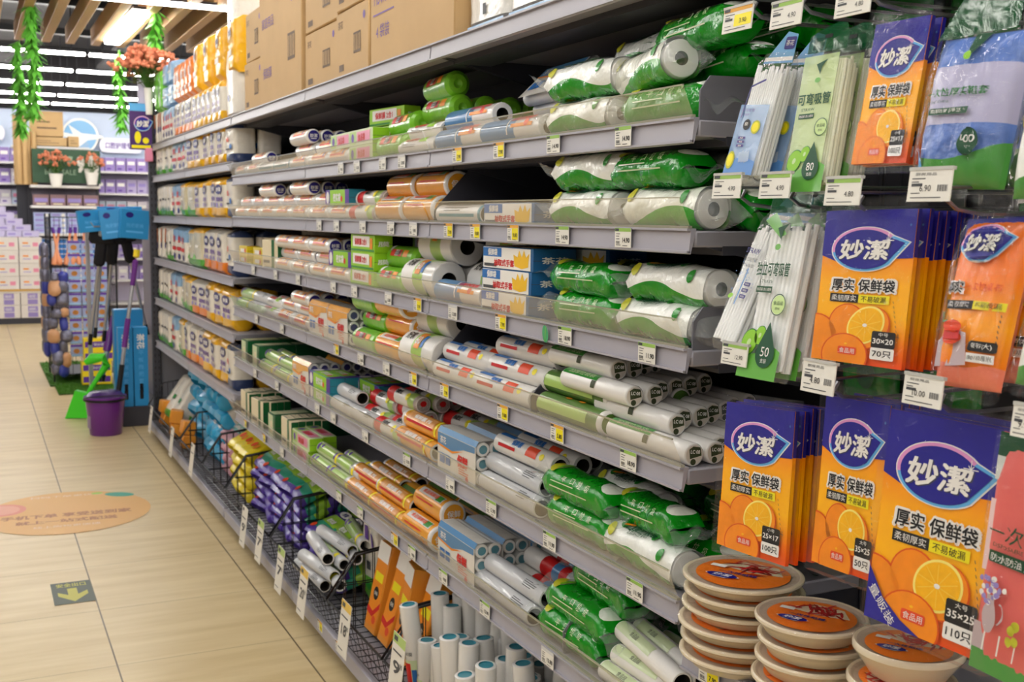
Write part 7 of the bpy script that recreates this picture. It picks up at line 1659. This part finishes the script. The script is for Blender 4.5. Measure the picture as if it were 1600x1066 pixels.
prints('dbb', 'deep_blue_box', .2, .14, .07, mat('white_blue_box', (205, 208, 225), .45), lambda a, w, h: (a.rect(-w * .05, h * .1, w * .45, h * .9, M_blue, 1),))
prints('brb', 'brown_lilac_box', .2, .14, .15, mat('brown_lilac_box', (140, 112, 116), .5), lambda a, w, h: (a.rect(-w * .42, h * .3, w * .42, h * .66, M_lilac, 1), a.rect(-w * .3, h * .08, w * .3, h * .2, M_cream, 1)))
for c in range(4): put('brb', TR(SX0 + .13 + .215 * c, SY + .12, 1.8625), 'brown and lilac box', 'tissue box', 'boxes on the display shelf', 'top board of the display shelf', far='left') if False else put('brb', TR(SX0 + .13 + .215 * c, SY + .12, 1.58), 'brown and lilac box', 'tissue box', 'boxes on the display shelf', 'upper board of the display shelf', far='left')
for z, k, n, d in ((1.2, 'blb', 4, 'pale blue tissue box'), (.84, 'dbb', 4, 'white and deep blue tissue box'), (.5, 'blb', 3, 'pale blue tissue box')):
    for c in range(4):
        for r in range(n): put(k, TR(SX0 + .13 + .215 * c, SY + .12, z + .0715 * r), d, 'tissue box', 'boxes on the display shelf', 'board %s of the display shelf' % {1.2: 'two', .84: 'three', .5: 'four'}[z], r, far='left')
# wall shelving to both sides, all stocked
def wall_unit(x0, x1, zs, label, side):
    o = thing('wall_shelving', TR(0, 0, 0), '', 'shelf', label=label)
    MB().box(((x0 + x1) / 2, 17.94, zs[0] / 2), (x1 - x0, .03, zs[0])).obj('back_panel', mat('lilac_white_panel', (206, 198, 222), .5), o)
    for z in zs: MB().box(((x0 + x1) / 2, 17.7, z - .015), (x1 - x0, .46, .03)).obj('shelf_board', M_shelfw, o)
    for x in (x0, x1): MB().box((x, 17.7, zs[0] / 2), (.03, .46, zs[0])).obj('side_panel', M_shelfw, o)
wall_unit(1.62, 2.7, [2.1, 1.78, 1.46, 1.14, .82, .5, .15], 'white wall shelving right of the display shelf', 'right'); wall_unit(-.4, .74, [2.2, 1.9, 1.6, 1.3, 1.0, .7, .4, .15], 'white wall shelving left of the display shelf', 'left')
pal = [mat('pastel_%d' % i, c, .5, var=.1) for i, c in enumerate(((214, 206, 220), (180, 168, 206), (226, 214, 206), (150, 130, 190), (220, 190, 196), (196, 208, 226)))]
for i, m in enumerate(pal): prints('wp%d' % i, 'packed_pad_pack', .14, .16, .2, m, lambda a, w, h, i=i: (a.rect(-w * .35, h * .5, w * .35, h * .75, (M_white, M_lilac, M_pink)[i % 3], 1), a.rect(-w * .3, h * .15, w * .1, h * .25, M_purple, 1)))
r = random.Random(8)
PN = ('grey-lilac', 'lilac', 'cream', 'purple', 'pink', 'pale blue')
for x0, x1, zs, nm in ((1.66, 2.66, [2.1, 1.78, 1.46, 1.14, .82, .5], 'right wall shelving'), (-.36, .72, [2.2, 1.9, 1.6, 1.3, 1.0, .7], 'left wall shelving')):
    for zi, z in enumerate(zs):
        n = int((x1 - x0) / .15); k = r.randrange(6)
        for c in range(n):
            if c % 3 == 0: k = 3 if zi == 0 and x0 > 0 else r.randrange(6)
            put('wp%d' % k, TR(x0 + .08 + .15 * c, 17.62, z), PN[k] + ' pack', 'pack', 'packs on the wall shelving', '%s, %s board down' % (nm, ORD[zi]), far='left')
# lettered header boards and the round sign on the wall
for i, (x, z, w, t) in enumerate(((1.2, 2.62, .5, '婴童纸品区'), (2.1, 2.5, .62, '口腔护理专区'), (.2, 2.62, .6, '纸品专区'))):
    a = Art(lambda u, v, s: (u, -.03 - s, v)); a.rrect(-w / 2, -.11, w / 2, .11, .09, mat('header_white', (236, 234, 244), .5), 1); a.mb.box((0, 0, 0), (w * .9, .056, .2), a._m(M_white)); a.text(t, 0, 0, .09, M_purple, 2, bold=.02, wid=w * .72)
    single(a.mb.obj('header_board', a.mats, M=TR(x, 17.93, z)), '', 'header board', 'lettered boards on the back wall', label='rounded white header board with purple characters, %s from the left' % ORD[(1, 2, 0)[i]])
a = Art(lambda u, v, s: (u, -.02 - s, v)); a.mb.lathe([(0, -.02), (.26, -.02), (.26, .02), (0, .02)], 30, a._m(M_white), RX(90)); a.ell(0, 0, .23, .23, mat('sign_sky', (130, 180, 220), .5), 1, 30)
a.poly([(-.3, .06), (-.1, .02), (-.16, .16), (.02, .04), (.3, .02), (.34, -.02), (.1, -.06), (-.02, -.16), (-.06, -.06), (-.3, 0)], M_white, 3); a.ell(0, -.12, .12, .06, M_tbl, 2, 16)
single(a.mb.obj('round_sign', a.mats, M=TR(1.52, 17.9, 2.62)), '', 'sign', label='round sky blue sign with white aeroplane on back wall')
# kraft rolls and cartons beside the sign
r = random.Random(2)
for i in range(6):
    x = .60 + .075 * (i % 4) + .03 * (i // 4); h = r.uniform(.7, .95)
    o = MB().lathe([(0, 0), (.036, 0), (.036, h), (.028, h), (.028, h - .03), (0, h - .03)], 14).obj('kraft_tube', M_kraft, M=TR(x, 16.75 - .08 * (i // 4), 1.86))
    single(o, 'tall kraft paper tube', 'tube', 'kraft tubes beside the green sign', 'beside the green sign', far='left')
for i, (x, z, w, h) in enumerate(((1.0, 2.53, .42, .34), (1.0, 2.4, .5, .12), (1.34, 2.4, .14, .14))):
    o = thing('cardboard_carton', TR(x, 16.95, z), '', 'carton', 'cartons above the green sign', label='kraft carton above the green sign, ' + ('tall one on top', 'flat lower one', 'flat one at the right')[i])
    MB().box((0, 0, h / 2), (w, .3, h), 0, b=.003).obj('board', M_kraft, o)
    a = Art(lambda u, v, s: (u, -.151 - s, v)); a.rect(-w * .3, h * .3, w * .3, h * .36, M_mark, 1); a.rect(-w * .3, h * .55, w * .1, h * .6, M_mark, 1); a.mb.obj('stamped_print', a.mats, o)
o = thing('carton_shelf', TR(1.05, 17.0, 2.37), '', 'shelf', label='narrow shelf under the cartons behind the green sign')
MB().box((0, 0, .01), (1.0, .36, .03)).obj('board', M_shelfw, o)
MB().box((0, .16, -.6), (.9, .02, 1.2)).obj('rear_panel', M_dark, o)
finish_labels()
